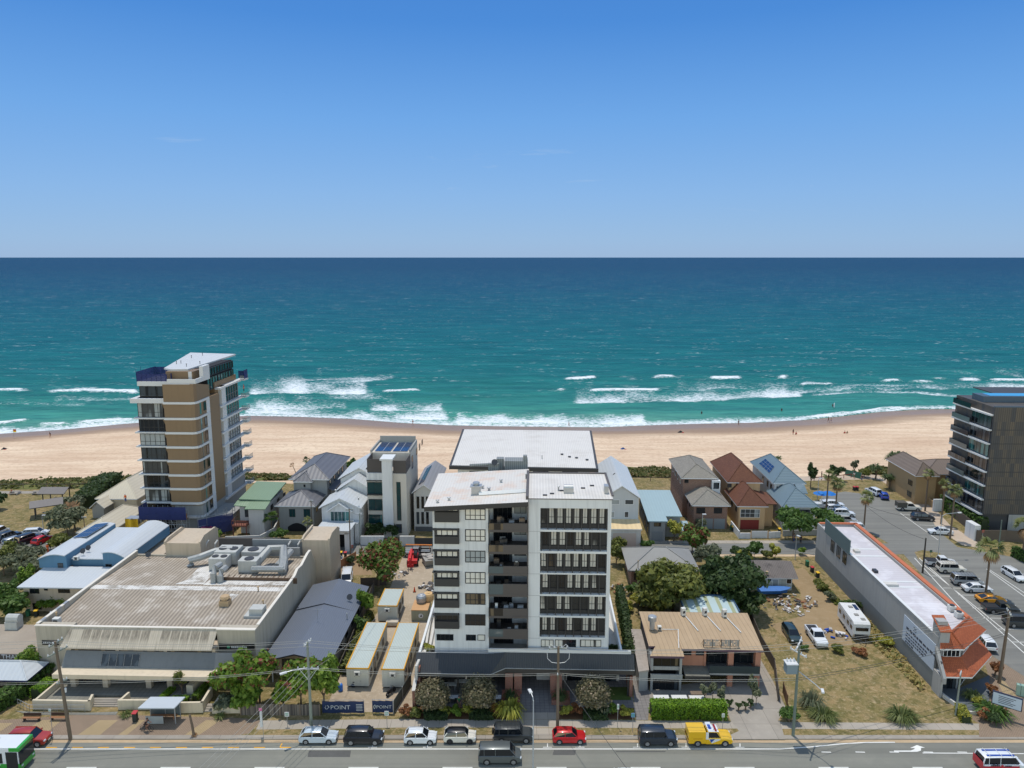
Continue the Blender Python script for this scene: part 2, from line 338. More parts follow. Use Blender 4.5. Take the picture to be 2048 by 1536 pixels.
foam_lines=[
 ([(-60,784),(0,783),(62,784)],3,6,1),([(89,787),(165,781),(285,786)],4,7,1),([(137,778),(205,776)],3,5,.7),([(100,800),(200,803),(280,800)],6,8,.45),
 ([(-60,850),(0,848),(65,838)],4,6,.85),([(70,850),(143,848)],3,4,.95),([(154,847),(275,841)],3,5,.85),([(-80,868),(58,866),(205,853),(275,847)],3,9,.8),
 ([(488,786),(600,788),(680,789),(743,790)],3,24,.92),([(500,772),(600,772),(700,766),(798,757)],6,9,.6),([(757,786),(846,783)],2.5,4,.9),
 ([(500,817),(600,817),(704,818)],3,17,.85),([(730,820),(800,822),(873,823),(897,818)],3,14,.9),([(640,797),(760,797),(800,806)],6,10,.5),
 ([(480,826),(600,828),(737,836),(907,838)],3,12,.75),([(887,826),(960,829),(1027,832)],3,3,.45),([(900,846),(1027,847),(1100,848),(1181,849),(1300,846)],5,13,1.0),([(1170,842),(1240,838)],2,3,.6),
 ([(1106,782),(1137,780)],3,4,1),([(1121,759),(1165,758),(1201,756)],3,4,1),([(1240,758),(1254,757)],2,3,.7),([(1172,783),(1329,781)],3,5,1),([(1230,776),(1290,773)],2,5,.45),
 ([(1140,807),(1160,805),(1331,802),(1470,796),(1614,790)],4,17,.86),([(1297,759),(1325,756),(1357,757)],4,6,1),([(1411,757),(1491,756)],3,5,1),([(1512,756),(1528,756)],2,4,.9),([(1547,756),(1584,753)],3,4,1),
 ([(1341,780),(1460,776),(1586,772)],3,14,.6),([(1591,769),(1672,768)],2.5,6,.85),([(1614,790),(1767,784),(1859,790),(1933,793)],2.5,7,.65),([(1757,763),(1808,761)],3,4,.95),([(1815,763),(1875,766)],3,5,.95),
 ([(1859,757),(1899,759)],3,4,.95),([(1912,759),(1968,760)],3,5,1),([(1973,760),(2030,760),(2150,758)],3,5,1),([(1887,738),(1956,754)],3,6,.55),([(1970,739),(2060,756)],4,8,.6),([(1715,767),(1731,767)],2,3,.7),([(1840,788),(1935,792)],4,6,.5),
 ([(1300,848),(1400,846),(1500,843)],2.5,5,.8),([(1510,841),(1540,841)],2,2,.9),([(1600,839),(1680,831),(1760,822),(1850,818),(1910,818)],2,6,.9),([(1450,826),(1462,825)],2,2,.8),([(1580,784),(1720,779),(1880,777),(2080,773)],3,10,.6),([(1690,772),(1760,770),(1830,771)],2,5,.7),([(1150,795),(1250,792),(1330,791)],3,8,.5),([(560,762),(660,760),(760,757)],2,5,.6),([(1050,836),(1150,838),(1260,836)],2,4,.5),([(-60,806),(60,808),(180,812)],3,7,.45)]
ds=np.concatenate([np.arange(0,60,1.0),np.arange(60,170,1.3),np.arange(170,300,3.0),[300.0]]); xs=np.concatenate([np.arange(-420,-200,4.0),np.arange(-200,201,1.25),np.arange(204,421,4.0)])
X=np.repeat(xs[None],len(ds),0); D=np.repeat(ds[:,None],len(xs),1); Y=shoreY(X)*np.clip(1-D/300,0,1)+np.clip(D/300,0,1)*300*0+0
Y=shoreY(X)+(D/300)*(600-shoreY(X))
dz=SEA_Z-CH; dd=Y*cP-dz*sP; PX=1024+CF*X/dd; PY=768-CF*(Y*sP+dz*cP)/dd
var=.62+.75*vnoise(PX,PY*3,.022,15); var2=.6+.9*vnoise(PX,PY,.05,16)
foam=np.zeros_like(X); lift=np.zeros_like(X)
wob=(vnoise(PX,PY*4,.018,5)-.5)*7+(vnoise(PX,PY*4,.06,6)-.5)*3
for pl,hs,hz,st in foam_lines:
 st*=.8 if hz>=14 else 1; hs*=1.05; hz*=1.1 if hz<8 else 1.35
 lx=np.array([q[0] for q in pl],float); ly=np.array([q[1] for q in pl],float)
 yl=np.interp(PX,lx,ly)+wob*(.35 if hz<6 else .7); e=np.clip((PX-lx[0])/16,0,1)*np.clip((lx[-1]-PX)/16,0,1)
 q=PY-yl; hzv=hz*(var2*1.25 if hz>=8 else 1.1); a=np.where(q>0,np.clip(1-q/hs,0,1),np.clip(1+q/hzv,0,1)**.6)
 foam=np.maximum(foam,np.minimum(1,st*(var if hz>=9 else .35+.65*var))*a*e); 
 if hz<8 and st>.8: lift=np.maximum(lift,e*np.clip(1-np.abs(q+1)/4.5,0,1)*.9)
 elif st>.8: lift=np.maximum(lift,e*np.clip(1-np.abs(q+1)/4.0,0,1)*.5)
foam=np.maximum(foam,.85*np.clip(1-D/(4.5+9*vnoise(X,Y,.035,21)),0,1)**.5)
foam[0]=.4
Z=SEA_Z+lift+np.clip(D/25,0,1)*((vnoise(X*.35,Y,.11,8)-.5)*.5+(vnoise(X*.2,Y,.05,9)-.5)*.7)*np.clip((300-D)/60,0,1)
Z[0]=SEA_Z-.05
m,nt,b=nodes('sea_water'); v=coord(nt,'World')
g=nt.nodes.new('ShaderNodeNewGeometry'); s2=nt.nodes.new('ShaderNodeSeparateXYZ'); nt.links.new(g.outputs['Position'],s2.inputs[0])
fa=nt.nodes.new('ShaderNodeAttribute'); fa.attribute_name='foam'
ly=mth(nt,'LOGARITHM',mth(nt,'MAXIMUM',mth(nt,'ADD',s2.outputs[1],mth(nt,'MULTIPLY',s2.outputs[0],-.06)),100),10)
big=nz(nt,coord(nt,'World',(.004,.012,1)),1,4); ly=mth(nt,'ADD',ly,mth(nt,'MULTIPLY',mth(nt,'SUBTRACT',big,.5),.16))
lo,hi=2.38,4.0; q=lambda Yv:(math.log10(Yv)-lo)/(hi-lo)
t=mth(nt,'DIVIDE',mth(nt,'SUBTRACT',ly,lo),hi-lo)
SEAC=[(q(242),(134,160,138)),(q(258),(100,148,128)),(q(285),(62,130,116)),(q(330),(40,112,104)),(q(400),(24,98,98)),(q(560),(12,90,96)),(q(900),(6,78,92)),(q(1600),(5,64,88)),(q(4000),(5,50,80)),(1,(6,48,80))]
wc=ramp(nt,t,[(p,lin(c)) for p,c in SEAC])
w1=nz(nt,coord(nt,'World',(.05,.16,1)),1,5,.62); w2=nz(nt,coord(nt,'World',(.012,.05,1)),1,4,.6)
wc=mixc(nt,ramp(nt,w1,((.35,.0),(.7,.5))),wc,mixc(nt,.5,wc,(.008,.07,.12)))
wc=mixc(nt,ramp(nt,w2,((.45,0.),(.7,.35))),wc,mixc(nt,.6,wc,(.03,.2,.2)))
w3=nz(nt,coord(nt,'World',(.1,.45,1)),1,5,.7); w4=nz(nt,coord(nt,'World',(.022,.11,1)),1,6,.7)
wc=mixc(nt,1,wc,ramp(nt,w3,((.3,(.72,.76,.8)),(.5,(1,1,1)),(.72,(1.3,1.24,1.2)))),'MULTIPLY'); wc=mixc(nt,1,wc,ramp(nt,w4,((.3,(.7,.74,.78)),(.5,(1,1,1)),(.7,(1.35,1.28,1.22)))),'MULTIPLY')
fn=nz(nt,coord(nt,'World',(.5,1.0,1)),1,8,.75,.8); fk=mth(nt,'ADD',fa.outputs['Fac'],mth(nt,'MULTIPLY',mth(nt,'SUBTRACT',fn,.52),2.5))
fmask=ramp(nt,fk,((.4,0.),(.6,.55),(.8,.9),(1,1.)))
fmask=mth(nt,'MULTIPLY',fmask,ramp(nt,fa.outputs['Fac'],((.02,0.),(.22,1.))))
c1=nz(nt,coord(nt,'World',(.04,.1,1)),1,3,.5); c2=nz(nt,coord(nt,'World',(.22,.8,1)),1,3,.6)
cm=mth(nt,'MULTIPLY',ramp(nt,c1,((.55,0.),(.62,1.))),ramp(nt,c2,((.585,0.),(.66,1.)))); cm=mth(nt,'MULTIPLY',cm,ramp(nt,t,((q(300),0.),(q(360),.5),(q(2500),.6),(q(6000),.3))))
c3=nz(nt,coord(nt,'World',(.012,.03,1)),1,3,.5); c4=nz(nt,coord(nt,'World',(.06,.26,1)),1,3,.6)
cm2=mth(nt,'MULTIPLY',ramp(nt,c3,((.54,0.),(.62,1.))),ramp(nt,c4,((.6,0.),(.68,1.)))); cm2=mth(nt,'MULTIPLY',cm2,ramp(nt,t,((q(700),0.),(q(1100),.6),(.95,.3))))
wh=mth(nt,'MAXIMUM',mth(nt,'MAXIMUM',fmask,cm),cm2,True)
nt.links.new(mixc(nt,wh,wc,(.78,.8,.8)),b.inputs['Base Color'])
b.inputs['Roughness'].default_value=.42; b.inputs['IOR'].default_value=1.33; b.inputs['Specular IOR Level'].default_value=.04
bump(nt,b,mth(nt,'ADD',w1,mth(nt,'MULTIPLY',nz(nt,coord(nt,'World',(.25,.6,1)),1,4,.6),.35)),.6,1.1); WATER=m
tag(grid_mesh('sea',np.stack([X,Y,Z],-1).reshape(-1,3),len(xs),len(ds),WATER,{'foam':foam.reshape(-1)}),kind='structure')
xs=np.concatenate([-np.geomspace(60000,430,22),np.linspace(-420,420,22),np.geomspace(430,60000,22)]); ys=np.concatenate([[600],np.geomspace(660,90000,40)])
Xf=np.repeat(xs[None],len(ys),0); Yf=np.repeat(ys[:,None],len(xs),1)
tag(grid_mesh('far_sea',np.stack([Xf,Yf,np.full_like(Xf,SEA_Z)],-1).reshape(-1,3),len(xs),len(ys),WATER,{'foam':np.zeros(Xf.size)}),kind='structure')
for sgn in (-1,1):
 mb=MB(); mb.face([(sgn*420,235,SEA_Z-.02),(sgn*60000,235,SEA_Z-.02),(sgn*60000,600,SEA_Z-.02),(sgn*420,600,SEA_Z-.02)][::sgn]); tag(mb.build('sea_water',WATER),kind='structure')
 mb=MB(); mb.face([(sgn*420,150,-.5),(sgn*3000,150,-.5),(sgn*3000,235,-4.05),(sgn*420,235,-4.05)][::sgn]); tag(mb.build('beach',SAND),kind='structure')
m,nt,b=nodes('dry_grass'); v=coord(nt,'World')
n1=nz(nt,v,.16,6,.7); n2=nz(nt,v,1.6,5,.7); n3=nz(nt,v,.35,4,.6); n4=nz(nt,v,6,3,.7)
n5=nz(nt,v,.7,6,.75,.4)
c=mixc(nt,ramp(nt,n1,((.4,0.),(.6,1.))),lin((152,130,92)),lin((122,112,70)))
c=mixc(nt,ramp(nt,n3,((.5,0.),(.64,.8))),c,lin((160,138,106)))
c=mixc(nt,ramp(nt,n5,((.47,0.),(.58,.85))),c,lin((98,94,54)))
c=mixc(nt,ramp(nt,n2,((.52,0.),(.7,.7))),c,lin((188,168,134)))
c=mixc(nt,ramp(nt,n4,((.48,0.),(.75,.7))),c,lin((92,80,50)))
nt.links.new(c,b.inputs['Base Color']); b.inputs['Roughness'].default_value=.95; b.inputs['Specular IOR Level'].default_value=.15
bump(nt,b,mth(nt,'ADD',n2,n4),.6,.12); GRASS=m
xs=np.linspace(-420,420,120); ss=np.linspace(0,1,30); X=np.repeat(xs[None],30,0); S=np.repeat(ss[:,None],120,1); Y=81.0+(duneY(X)-7.5-81.0)*S
tag(grid_mesh('ground',np.stack([X,Y,0*X],-1).reshape(-1,3),120,30,GRASS),kind='structure')
for sgn in (-1,1):
 mb=MB(); mb.face([(sgn*420,81,0),(sgn*3000,81,0),(sgn*3000,150,-.5),(sgn*420,170,0)][::sgn]); tag(mb.build('ground',GRASS),kind='structure')
def sheet(name,pts,z,m,kind='structure'):
 q=[Vector((p[1],p[2],z)) if p[0]=='w' else P(p[0],p[1],z) for p in pts]
 A=sum(q[i].x*q[(i+1)%len(q)].y-q[(i+1)%len(q)].x*q[i].y for i in range(len(q)))
 if A<0:q=q[::-1]
 mb=MB(); mb.face(q); return tag(mb.build(name,m),kind=kind)
def surf(name,cols,scales=(.2,1.5,9),rough=.9,bmp=.3,amt=(.6,.5,.5),spec=.2,joints=None,wear=False):
 if name in MATS: return MATS[name]
 m,nt,b=nodes(name); v=coord(nt,'World'); a=nz(nt,v,scales[0],5,.6); d=nz(nt,v,scales[1],5,.65); e=nz(nt,v,scales[2],3,.7)
 c=mixc(nt,ramp(nt,a,((.4,0.),(.62,amt[0]))),lin(cols[0]),lin(cols[1])); c=mixc(nt,ramp(nt,d,((.5,0.),(.75,amt[1]))),c,lin(cols[2])); c=mixc(nt,ramp(nt,e,((.5,0.),(.8,amt[2]))),c,[x*.75 for x in lin(cols[0])])
 if wear:
  wn_=nz(nt,coord(nt,'World',(.006,.8,1)),1,4,.6); wk=nz(nt,coord(nt,'World',(.35,.9,1)),1,6,.75); c=mixc(nt,1,c,ramp(nt,wn_,((.3,(.82,.82,.82)),(.5,(1,1,1)),(.7,(1.12,1.12,1.1)))),'MULTIPLY'); c=mixc(nt,ramp(nt,wk,((.66,0.),(.74,.6))),c,lin((62,60,56)))
 if joints:
  br=nt.nodes.new('ShaderNodeTexBrick'); nt.links.new(v,br.inputs[0]); br.offset=joints[2] if len(joints)>2 else 0; br.inputs['Scale'].default_value=1; br.inputs['Brick Width'].default_value=joints[0]; br.inputs['Row Height'].default_value=joints[1]
  br.inputs['Mortar Size'].default_value=.03; br.inputs['Color1'].default_value=(1,1,1,1); br.inputs['Color2'].default_value=(.9,.9,.9,1); br.inputs['Mortar'].default_value=(.62,.62,.62,1); c=mixc(nt,1,c,br.outputs[0],'MULTIPLY')
 nt.links.new(c,b.inputs['Base Color']); b.inputs['Roughness'].default_value=rough; b.inputs['Specular IOR Level'].default_value=spec; bump(nt,b,e,bmp,.03); MATS[name]=m; return m
ASPH=surf('asphalt',((126,125,115),(116,115,107),(136,133,123)),(.06,.5,14),wear=True); ASPH2=surf('asphalt_side',((124,123,117),(113,112,107),(133,131,124)),(.05,.4,14),wear=True)
CONC=surf('concrete',((170,160,146),(154,146,134),(184,174,158)),(.3,1.2,8),joints=(1.5,50)); CONC2=surf('concrete_drive',((160,152,140),(140,132,122),(178,168,154)),(.2,.9,8),joints=(3.2,3.2))
PAVE=surf('paver',((152,132,112),(138,120,102),(166,146,124)),(.3,2,12),joints=(.3,.15,.5)); PAVEY=surf('yellow_paver',((178,156,120),(164,144,110),(190,168,132)),(.3,2,12),joints=(.3,.15,.5))
GREYP=surf('grey_paving',((132,128,124),(118,114,112),(148,142,136)),(.3,2,12),joints=(.6,.6)); GRAVEL=surf('gravel',((172,156,134),(150,134,112),(196,180,158)),(.2,1.6,10),bmp=.6,amt=(.7,.8,.7))
DIRT=surf('dirt',((146,122,92),(124,104,76),(166,144,114)),(.2,1.2,8),bmp=.5); WHITEP=surf('road_paint',((226,224,216),(206,204,196),(236,234,228)),(.4,2,9),rough=.7); YELP=surf('yellow_paint',((226,164,50),(206,148,48),(232,176,80)),(.4,2,9),rough=.7)
LAWN=surf('lawn',((84,98,44),(72,88,38),(118,118,62)),(.3,1.5,9),bmp=.6); BED=surf('mulch',((104,76,54),(84,62,44),(126,98,72)),(.4,2,10),bmp=.6); SCRUB=surf('dune_cover',((104,106,56),(84,92,48),(140,122,78)),(.12,1.0,7),bmp=.7,amt=(.8,.7,.7))
RD=-.13
KY=80.35
mb=MB(); mb.face([(-420,-200,RD),(420,-200,RD),(420,KY-.0,RD),(-420,KY,RD)]); tag(mb.build('road',ASPH),kind='structure')
mb=MB(); mb.box(-420,KY,RD-.1,420,KY+.16,.012); mb.face([(-420,KY+.16,.004),(420,KY+.16,.004),(420,81.05,.004),(-420,81.05,.004)]); tag(mb.build('kerb',CONC2),kind='structure')
mb=MB(); mb.face([(-420,KY-.55,RD+.004),(420,KY-.55,RD+.004),(420,KY-.002,RD+.012),(-420,KY-.002,RD+.012)]); tag(mb.build('gutter',surf('gutter_concrete',((184,160,128),(164,142,114),(196,176,146)),(.3,1.4,8))),kind='structure')
def PR(x,y): return P(x,y,RD)
mk=MB(); yk=MB()
def line(mb,a,b,w,z=RD+.008):
 a=Vector(a);b=Vector(b);d=(b-a);d.z=0;n=Vector((-d.y,d.x,0)).normalized()*w/2
 mb.face([(a.x-n.x,a.y-n.y,z),(b.x-n.x,b.y-n.y,z),(b.x+n.x,b.y+n.y,z),(a.x+n.x,a.y+n.y,z)])
yl=PR(1024,1498).y
line(mk,(PR(-700,1498).x,yl,0),(PR(1480,1498).x,yl,0),.16)
pts=[PR(1480,1498),PR(1560,1498),PR(1620,1494),PR(1680,1488),PR(1730,1485),PR(1790,1484.5)]; pts[0].y=yl
for a,b_ in zip(pts,pts[1:]): line(mk,a,b_,.15)
for x in list(range(1652,2400,68)): line(mk,PR(x-9,1504),PR(x+10,1504.5),.14)
line(mk,PR(1845,1506),PR(2300,1509),.13)
for x in range(-200,2300,188): line(mk,PR(x+145,1535),PR(x+205,1535),.14)
for x0 in (745,855,975,1095,1160,1275,1372,1480):
 line(mk,PR(x0,1487),PR(x0,1494),.1); line(mk,PR(x0-9,1494.5),PR(x0+9,1494.5),.1)
A=[(1788,1501),(1822,1501),(1829,1498),(1829,1496),(1820,1496),(1834,1490),(1850,1495.5),(1842,1495.5),(1842,1501),(1834,1503.5),(1788,1503.5)]
mk.face([P(x,y,RD+.008) for x,y in A][::-1])
tag(mk.build('road_marking',WHITEP),kind='structure')
for k in range(10):
 x=92+k*52; line(yk,PR(x,1495),PR(x+22,1495),.16)
line(yk,PR(560,1494.5),PR(564,1487),.14); line(yk,PR(74,1495),PR(88,1490),.14)
tag(yk.build('yellow_marking',YELP),kind='structure')
mb=MB(); 
for x0,y0,x1,y1 in ((615,1501,700,1514),(1105,1500,1150,1510),(1230,1502,1330,1504)):
 mb.face([P(x0,y1,RD+.004),P(x1,y1,RD+.004),P(x1+2,y0,RD+.004),P(x0+3,y0,RD+.004)])
tag(mb.build('road_patch',surf('tar_patch',((92,91,88),(84,83,80),(100,98,94)),(.4,2,10))),kind='structure')
sheet('footpath',[(-700,1470.0),(480,1470),(500,1466),(522,1440),(480,1436),(180,1428),(0,1440),(-700,1452)],.004,PAVE)
for x0,x1 in ((-40,12),(62,110),(178,222),(258,276),(392,420),(-150,-100)):
 sheet('paving_band',[(x0-22,1469.8),(x1-22,1469.8),(x1+14 if x0<390 else x1+22,1440 if x0>0 else 1446),(x0+20,1440 if x0>0 else 1446)],.008,PAVEY)
sheet('footpath',[(512,1459),(705,1457),(800,1455),(1100,1455),(1460,1457),(1960,1460),(1960,1447),(1560,1444),(1460,1443),(1100,1439),(800,1438),(520,1441)],.004,CONC)
sheet('footpath',[(1958,1474),(2700,1474),(2700,1420),(2080,1372),(2048,1353),(1986,1313),(1968,1320),(1976,1350),(1960,1385),(1930,1430),(1958,1447)],.006,PAVE)
sheet('paving_band',[(2012,1400),(2040,1402),(2000,1350),(1990,1352)],.010,PAVEY)
sheet('driveway',[(1560,1441),(1570,1478.2),(1440,1478.2),(1478,1462),(1462,1442)],.010,CONC2)
sheet('driveway',[(1462,1442.5),(1555,1443),(1572,1415),(1545,1360),(1516,1310),(1498,1312),(1506,1350),(1300,1378),(1290,1432),(1300,1400),(1446,1402)],.006,CONC2)
sheet('driveway',[(1038,1438.5),(1113,1438.5),(1113,1425),(1040,1425)],.010,CONC)
sheet('driveway',[(1038,1456),(1114,1456),(1116,1470),(1034,1470)],.008,CONC)
sheet('courtyard',[(836,1425),(1112,1425),(1272,1425),(1262,1380),(1255,1330),(840,1330),(830,1380)],.004,GREYP)
sheet('garden_bed',[(822,1438),(1036,1438),(1040,1418),(960,1415),(836,1412),(822,1420)],.012,BED)
sheet('garden_bed',[(1114,1438),(1268,1438),(1268,1416),(1116,1412)],.012,BED)
sheet('garden_lawn',[(1214,1400),(1262,1400),(1258,1374),(1212,1374)],.016,LAWN)
sheet('side_path',[(1272,1440),(1296,1440),(1300,1400),(1292,1300),(1262,1300),(1268,1400)],.010,GREYP)
sheet('worksite_ground',[(648,1424),(822,1424),(846,1330),(858,1240),(868,1112),(806,1112),(770,1200),(690,1330)],.004,GRAVEL)
sheet('vacant_lot_track',[(1560,1140),(1610,1138),(1640,1175),(1690,1215),(1705,1290),(1600,1300),(1540,1250),(1610,1230),(1600,1180)],.004,surf('worn_track',((152,130,98),(136,116,84),(168,148,118)),(.2,1,7),bmp=.5))
sheet('side_yard',[(660,1150),(745,1150),(735,1112),(672,1112)],.004,DIRT)
sheet('lane',[('w',-420,136.3),('w',78,136.3),('w',78,141.8),('w',-420,141.8)],.006,ASPH2)
sheet('lane_footpath',[('w',-66,141.9),('w',74,141.9),('w',74,143.4),('w',-66,143.4)],.005,CONC)
sheet('lane_edge',[('w',-66,135.2),('w',74,135.2),('w',74,136.2),('w',-66,136.2)],.005,surf('pale_kerb',((196,172,142),(180,158,130),(206,186,158)),(.3,1.4,8)))
sheet('side_street',[(1640,1076),(1632,1010),(1648,990),(1690,983),(1745,990),(1800,1003),(1860,1030),(1874,1060),(1915,1094),(1960,1102),(2048,1118),(2300,1190),(2500,1420),(2300,1440),(2048,1352.5),(1985,1312),(1940,1260),(1800,1100),(1742,1066)],.010,ASPH2)
m2=MB()
def gl(a,b,w,z=.016): line(m2,P(*a),P(*b),w,z)
gl((1829,1116),(1960,1260),.14); gl((1838,1116),(2068,1324),.14); gl((1845,1128),(2048,1292),.14); gl((1800,1026),(1876,1080),.13)
for x,y in ((1868,1152),(1892,1176),(1922,1190),(1950,1216),(1972,1236),(2000,1258),(2030,1284)): gl((x-6,y),(x+52,y+1),.11)
gl((1980,1140),(2070,1200),.12); gl((1973,1138),(2064,1204),.12)
for x,y in ((1806,1029),(1824,1040),(1838,1050),(1850,1060)): gl((x,y),(x+50,y+(2)),.1)
tag(m2.build('car_park_marking',WHITEP),kind='structure')
sheet('traffic_island',[(1829,1104),(1846,1100),(1880,1106),(1884,1118),(1850,1124),(1836,1118)],.014,GRASS)
sheet('beach_path',[(1706,952),(1760,960),(1800,985),(1838,1020),(1880,1060),(1924,1090),(1960,1096),(1958,1086),(1900,1050),(1868,1015),(1830,985),(1790,962),(1740,948)],.006,surf('pale_path',((186,168,148),(170,154,136),(198,182,162)),(.3,1.4,8)))
sheet('beach_path',[(1600,962),(1760,958),(1760,951),(1600,953)],.008,surf('pale_path',()))
sheet('parkland_path',[(-400,990),(86,987),(100,982),(-400,984)],.006,CONC2)
sheet('car_park',[(-500,1100),(-500,1075),(96,1072),(110,1094),(60,1100)],.007,ASPH2)
for pts in ([(-700,984),(150,978),(200,972),(290,962),(300,950),(150,957),(0,962),(-700,973)],[(480,962),(590,960),(660,962),(660,952),(600,951),(480,949)],[(1262,951),(1330,953),(1420,956),(1420,951),(1330,938),(1250,933)]):
 sheet('dune_strip',pts,.012,SCRUB)
#    buildings: helpers
BR=R(-1.8)
class Bld:
 def __init__(s,name,label,cat,px,py,group=None,rz=BR,z=0.0,at=None):
  o=Vector(at) if at is not None else P(px,py,z)
  s.r=thing(name,label,cat,o,rz,group); s.o=o; s.rz=rz
  s.R=Matrix.Rotation(-rz,3,'Z'); s.c=s.R@(CAMP-o)
 def L(s,p): return s.R@(Vector(p)-s.o)
 def at(s,x,y,z): return s.L(P(x,y,z+s.o.z))
 def front(s,x,y,yl=0.0):
  d=s.R@ray(x,y); t=(yl-s.c.y)/d.y; q=s.c+d*t; return q.x,q.z
 def side(s,x,y,xl=0.0):
  d=s.R@ray(x,y); t=(xl-s.c.x)/d.x; q=s.c+d*t; return q.y,q.z
 def part(s,name,mb,mats,**k): return mb.build(name,mats,s.r,**k)
WM={}
def window(par,x0,z0,x1,z1,yl=0.0,cols=2,rows=1,frame=None,glass=None,rz=0.0,name='window',fw=.07,xl=None,dep=.05,split=None):
 frame=frame or FR_DARK; glass=glass or GL_DARK
 w=round(abs(x1-x0),2); h=round(abs(z1-z0),2); key=(w,h,cols,rows,frame.name,glass.name,fw,dep,split)
 if key not in WM:
  f=MB(); a=-w/2
  f.box(a,-dep,0,a+fw,.0,h); f.box(w/2-fw,-dep,0,w/2,.0,h); f.box(a+fw,-dep,0,w/2-fw,.0,fw); f.box(a+fw,-dep,h-fw,w/2-fw,.0,h)
  for i in range(1,cols): X=a+w*i/cols; f.box(X-fw*.4,-dep*.9,fw,X+fw*.4,.0,h-fw)
  for i in range(1,rows):
   Zz=h*(split if split else i/rows); f.box(a+fw,-dep*.85,Zz-fw*.4,w/2-fw,.0,Zz+fw*.4)
  g=MB(); g.face([(a+.02,-dep*.35,.02),(w/2-.02,-dep*.35,.02),(w/2-.02,-dep*.35,h-.02),(a+.02,-dep*.35,h-.02)])
  fo=f.build(name,frame); go=g.build('pane',glass); WM[key]=(fo.data,go.data); bpy.data.objects.remove(fo); bpy.data.objects.remove(go)
 fm,gm=WM[key]; zc=min(z0,z1)
 if rz==0: loc=((x0+x1)/2,yl,zc)
 else: loc=(xl,(x0+x1)/2,zc)
 o=link(name,fm,par); o.location=loc; o.rotation_euler=(0,0,rz); link('pane',gm,o); return o
def wpx(B,x0,y0,x1,y1,yl=0.0,**k):
 a=B.front(x0,y0,yl); b=B.front(x1,y1,yl); return window(B.r,a[0],b[1],b[0],a[1],yl,**k)
def spx(B,x0,y0,x1,y1,xl,face=-1,**k):
 a=B.side(x0,y0,xl); b=B.side(x1,y1,xl); return window(B.r,a[0],min(a[1],b[1]),b[0],max(a[1],b[1]),rz=R(-90) if face<0 else R(90),xl=xl,**k)
FR_DARK=mat('dark_frame',(44,44,46),.4,.05); FR_WHITE=mat('white_frame',(222,222,220),.4,.04); FR_GREY=mat('grey_frame',(120,122,124),.4,.05)
GL_DARK=glassy('dark_glass',(26,30,34),(60,66,70),thr=.62); GL_CURT=glassy('curtain_glass',(60,58,54),(212,207,194),thr=.2,rough=.12); GL_TEAL=glassy('teal_glass',(30,64,66),(70,118,114),thr=.6)
GL_BLIND=glassy('blind_glass',(70,72,72),(150,154,152),thr=.4,rough=.15); GL_WARM=glassy('warm_glass',(50,44,38),(106,92,72),thr=.5); GL_RAIL=glassy('rail_glass',(88,96,96),rough=.08); GL_CLEAR=glassy('clear_glass',(150,160,158),rough=.08); GL_CLEAR.node_tree.nodes['Principled BSDF'].inputs['Alpha'].default_value=.4
WHITEW=mat('white_render',(212,212,209),.7,.07,.3,streak=.18); OFFW=mat('offwhite_render',(196,192,184),.75,.08,.3,streak=.14); CREAM=mat('cream_render',(206,192,166),.8,.09,.3,streak=.14)
BEIGE=mat('beige_render',(186,170,148),.8,.09,.3,streak=.16); CHAR=mat('charcoal_paint',(62,60,58),.55,.08,.4); CHARB=mat('balcony_grey',(86,80,76),.55,.06,.4); GREYR=mat('grey_render',(150,150,146),.8,.08,.3,streak=.12)
BRONZE=mat('bronze_panel',(126,104,78),.5,.08,.3,streak=.06); METAL=mat('galvanised',(168,170,170),.4,.1,1.2,metal=.5); DARKM=mat('dark_metal',(54,56,60),.5,.1,1.0); WHM=mat('white_metal',(212,212,208),.45,.06,1.0); ACW=mat('aircon_white',(206,204,196),.5,.08,1.5)
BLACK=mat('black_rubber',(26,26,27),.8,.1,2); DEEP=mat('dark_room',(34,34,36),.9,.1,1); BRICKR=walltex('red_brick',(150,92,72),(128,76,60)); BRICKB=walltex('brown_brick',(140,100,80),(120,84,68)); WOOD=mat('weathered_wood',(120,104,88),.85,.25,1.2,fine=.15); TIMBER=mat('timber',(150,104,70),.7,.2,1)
def aircon(B,x,y,z,w=1.0,d=.45,h=.8,n=1,rz=0,name='air_conditioner',m=None):
 mb=MB(); mb.box(-w/2,-d/2,.08,w/2,d/2,h); mb.box(-w/2+.06,-d/2,0,-w/2+.16,d/2,.08,1); mb.box(w/2-.16,-d/2,0,w/2-.06,d/2,.08,1)
 o=mb.build(name,[m or ACW,DARKM],B.r,loc=(x,y,z),rz=rz); f=MB()
 for i in range(n):
  cx=-w/2+w*(i+.5)/n
  if d>.8: f.lathe((cx,0,h),[(min(w/n,d)*.38,0),(min(w/n,d)*.38,.12),(min(w/n,d)*.3,.12)],12)
  else: f.obox((cx,-d/2-.015,h*.52),(min(w/n,h)*.62,.03,min(w/n,h)*.62))
 f.build('fan_grille',DARKM,o); return o
def pipe_vent(B,x,y,z,h=.7,r=.08,m=None,name='vent_pipe'):
 mb=MB(); mb.lathe((x,y,z),[(r,0),(r,h),(r*1.7,h),(r*1.7,h+.1),(r*.4,h+.16)],8); return B.part(name,mb,m or METAL)
def whirly(B,x,y,z,r=.3,name='roof_vent',m=None):
 mb=MB(); mb.lathe((x,y,z),[(r*.7,-.15),(r*.7,.2),(r*1.1,.3),(r*1.15,.5),(r*.8,.7),(r*.2,.78)],12); return B.part(name,mb,m or METAL,smooth=False)
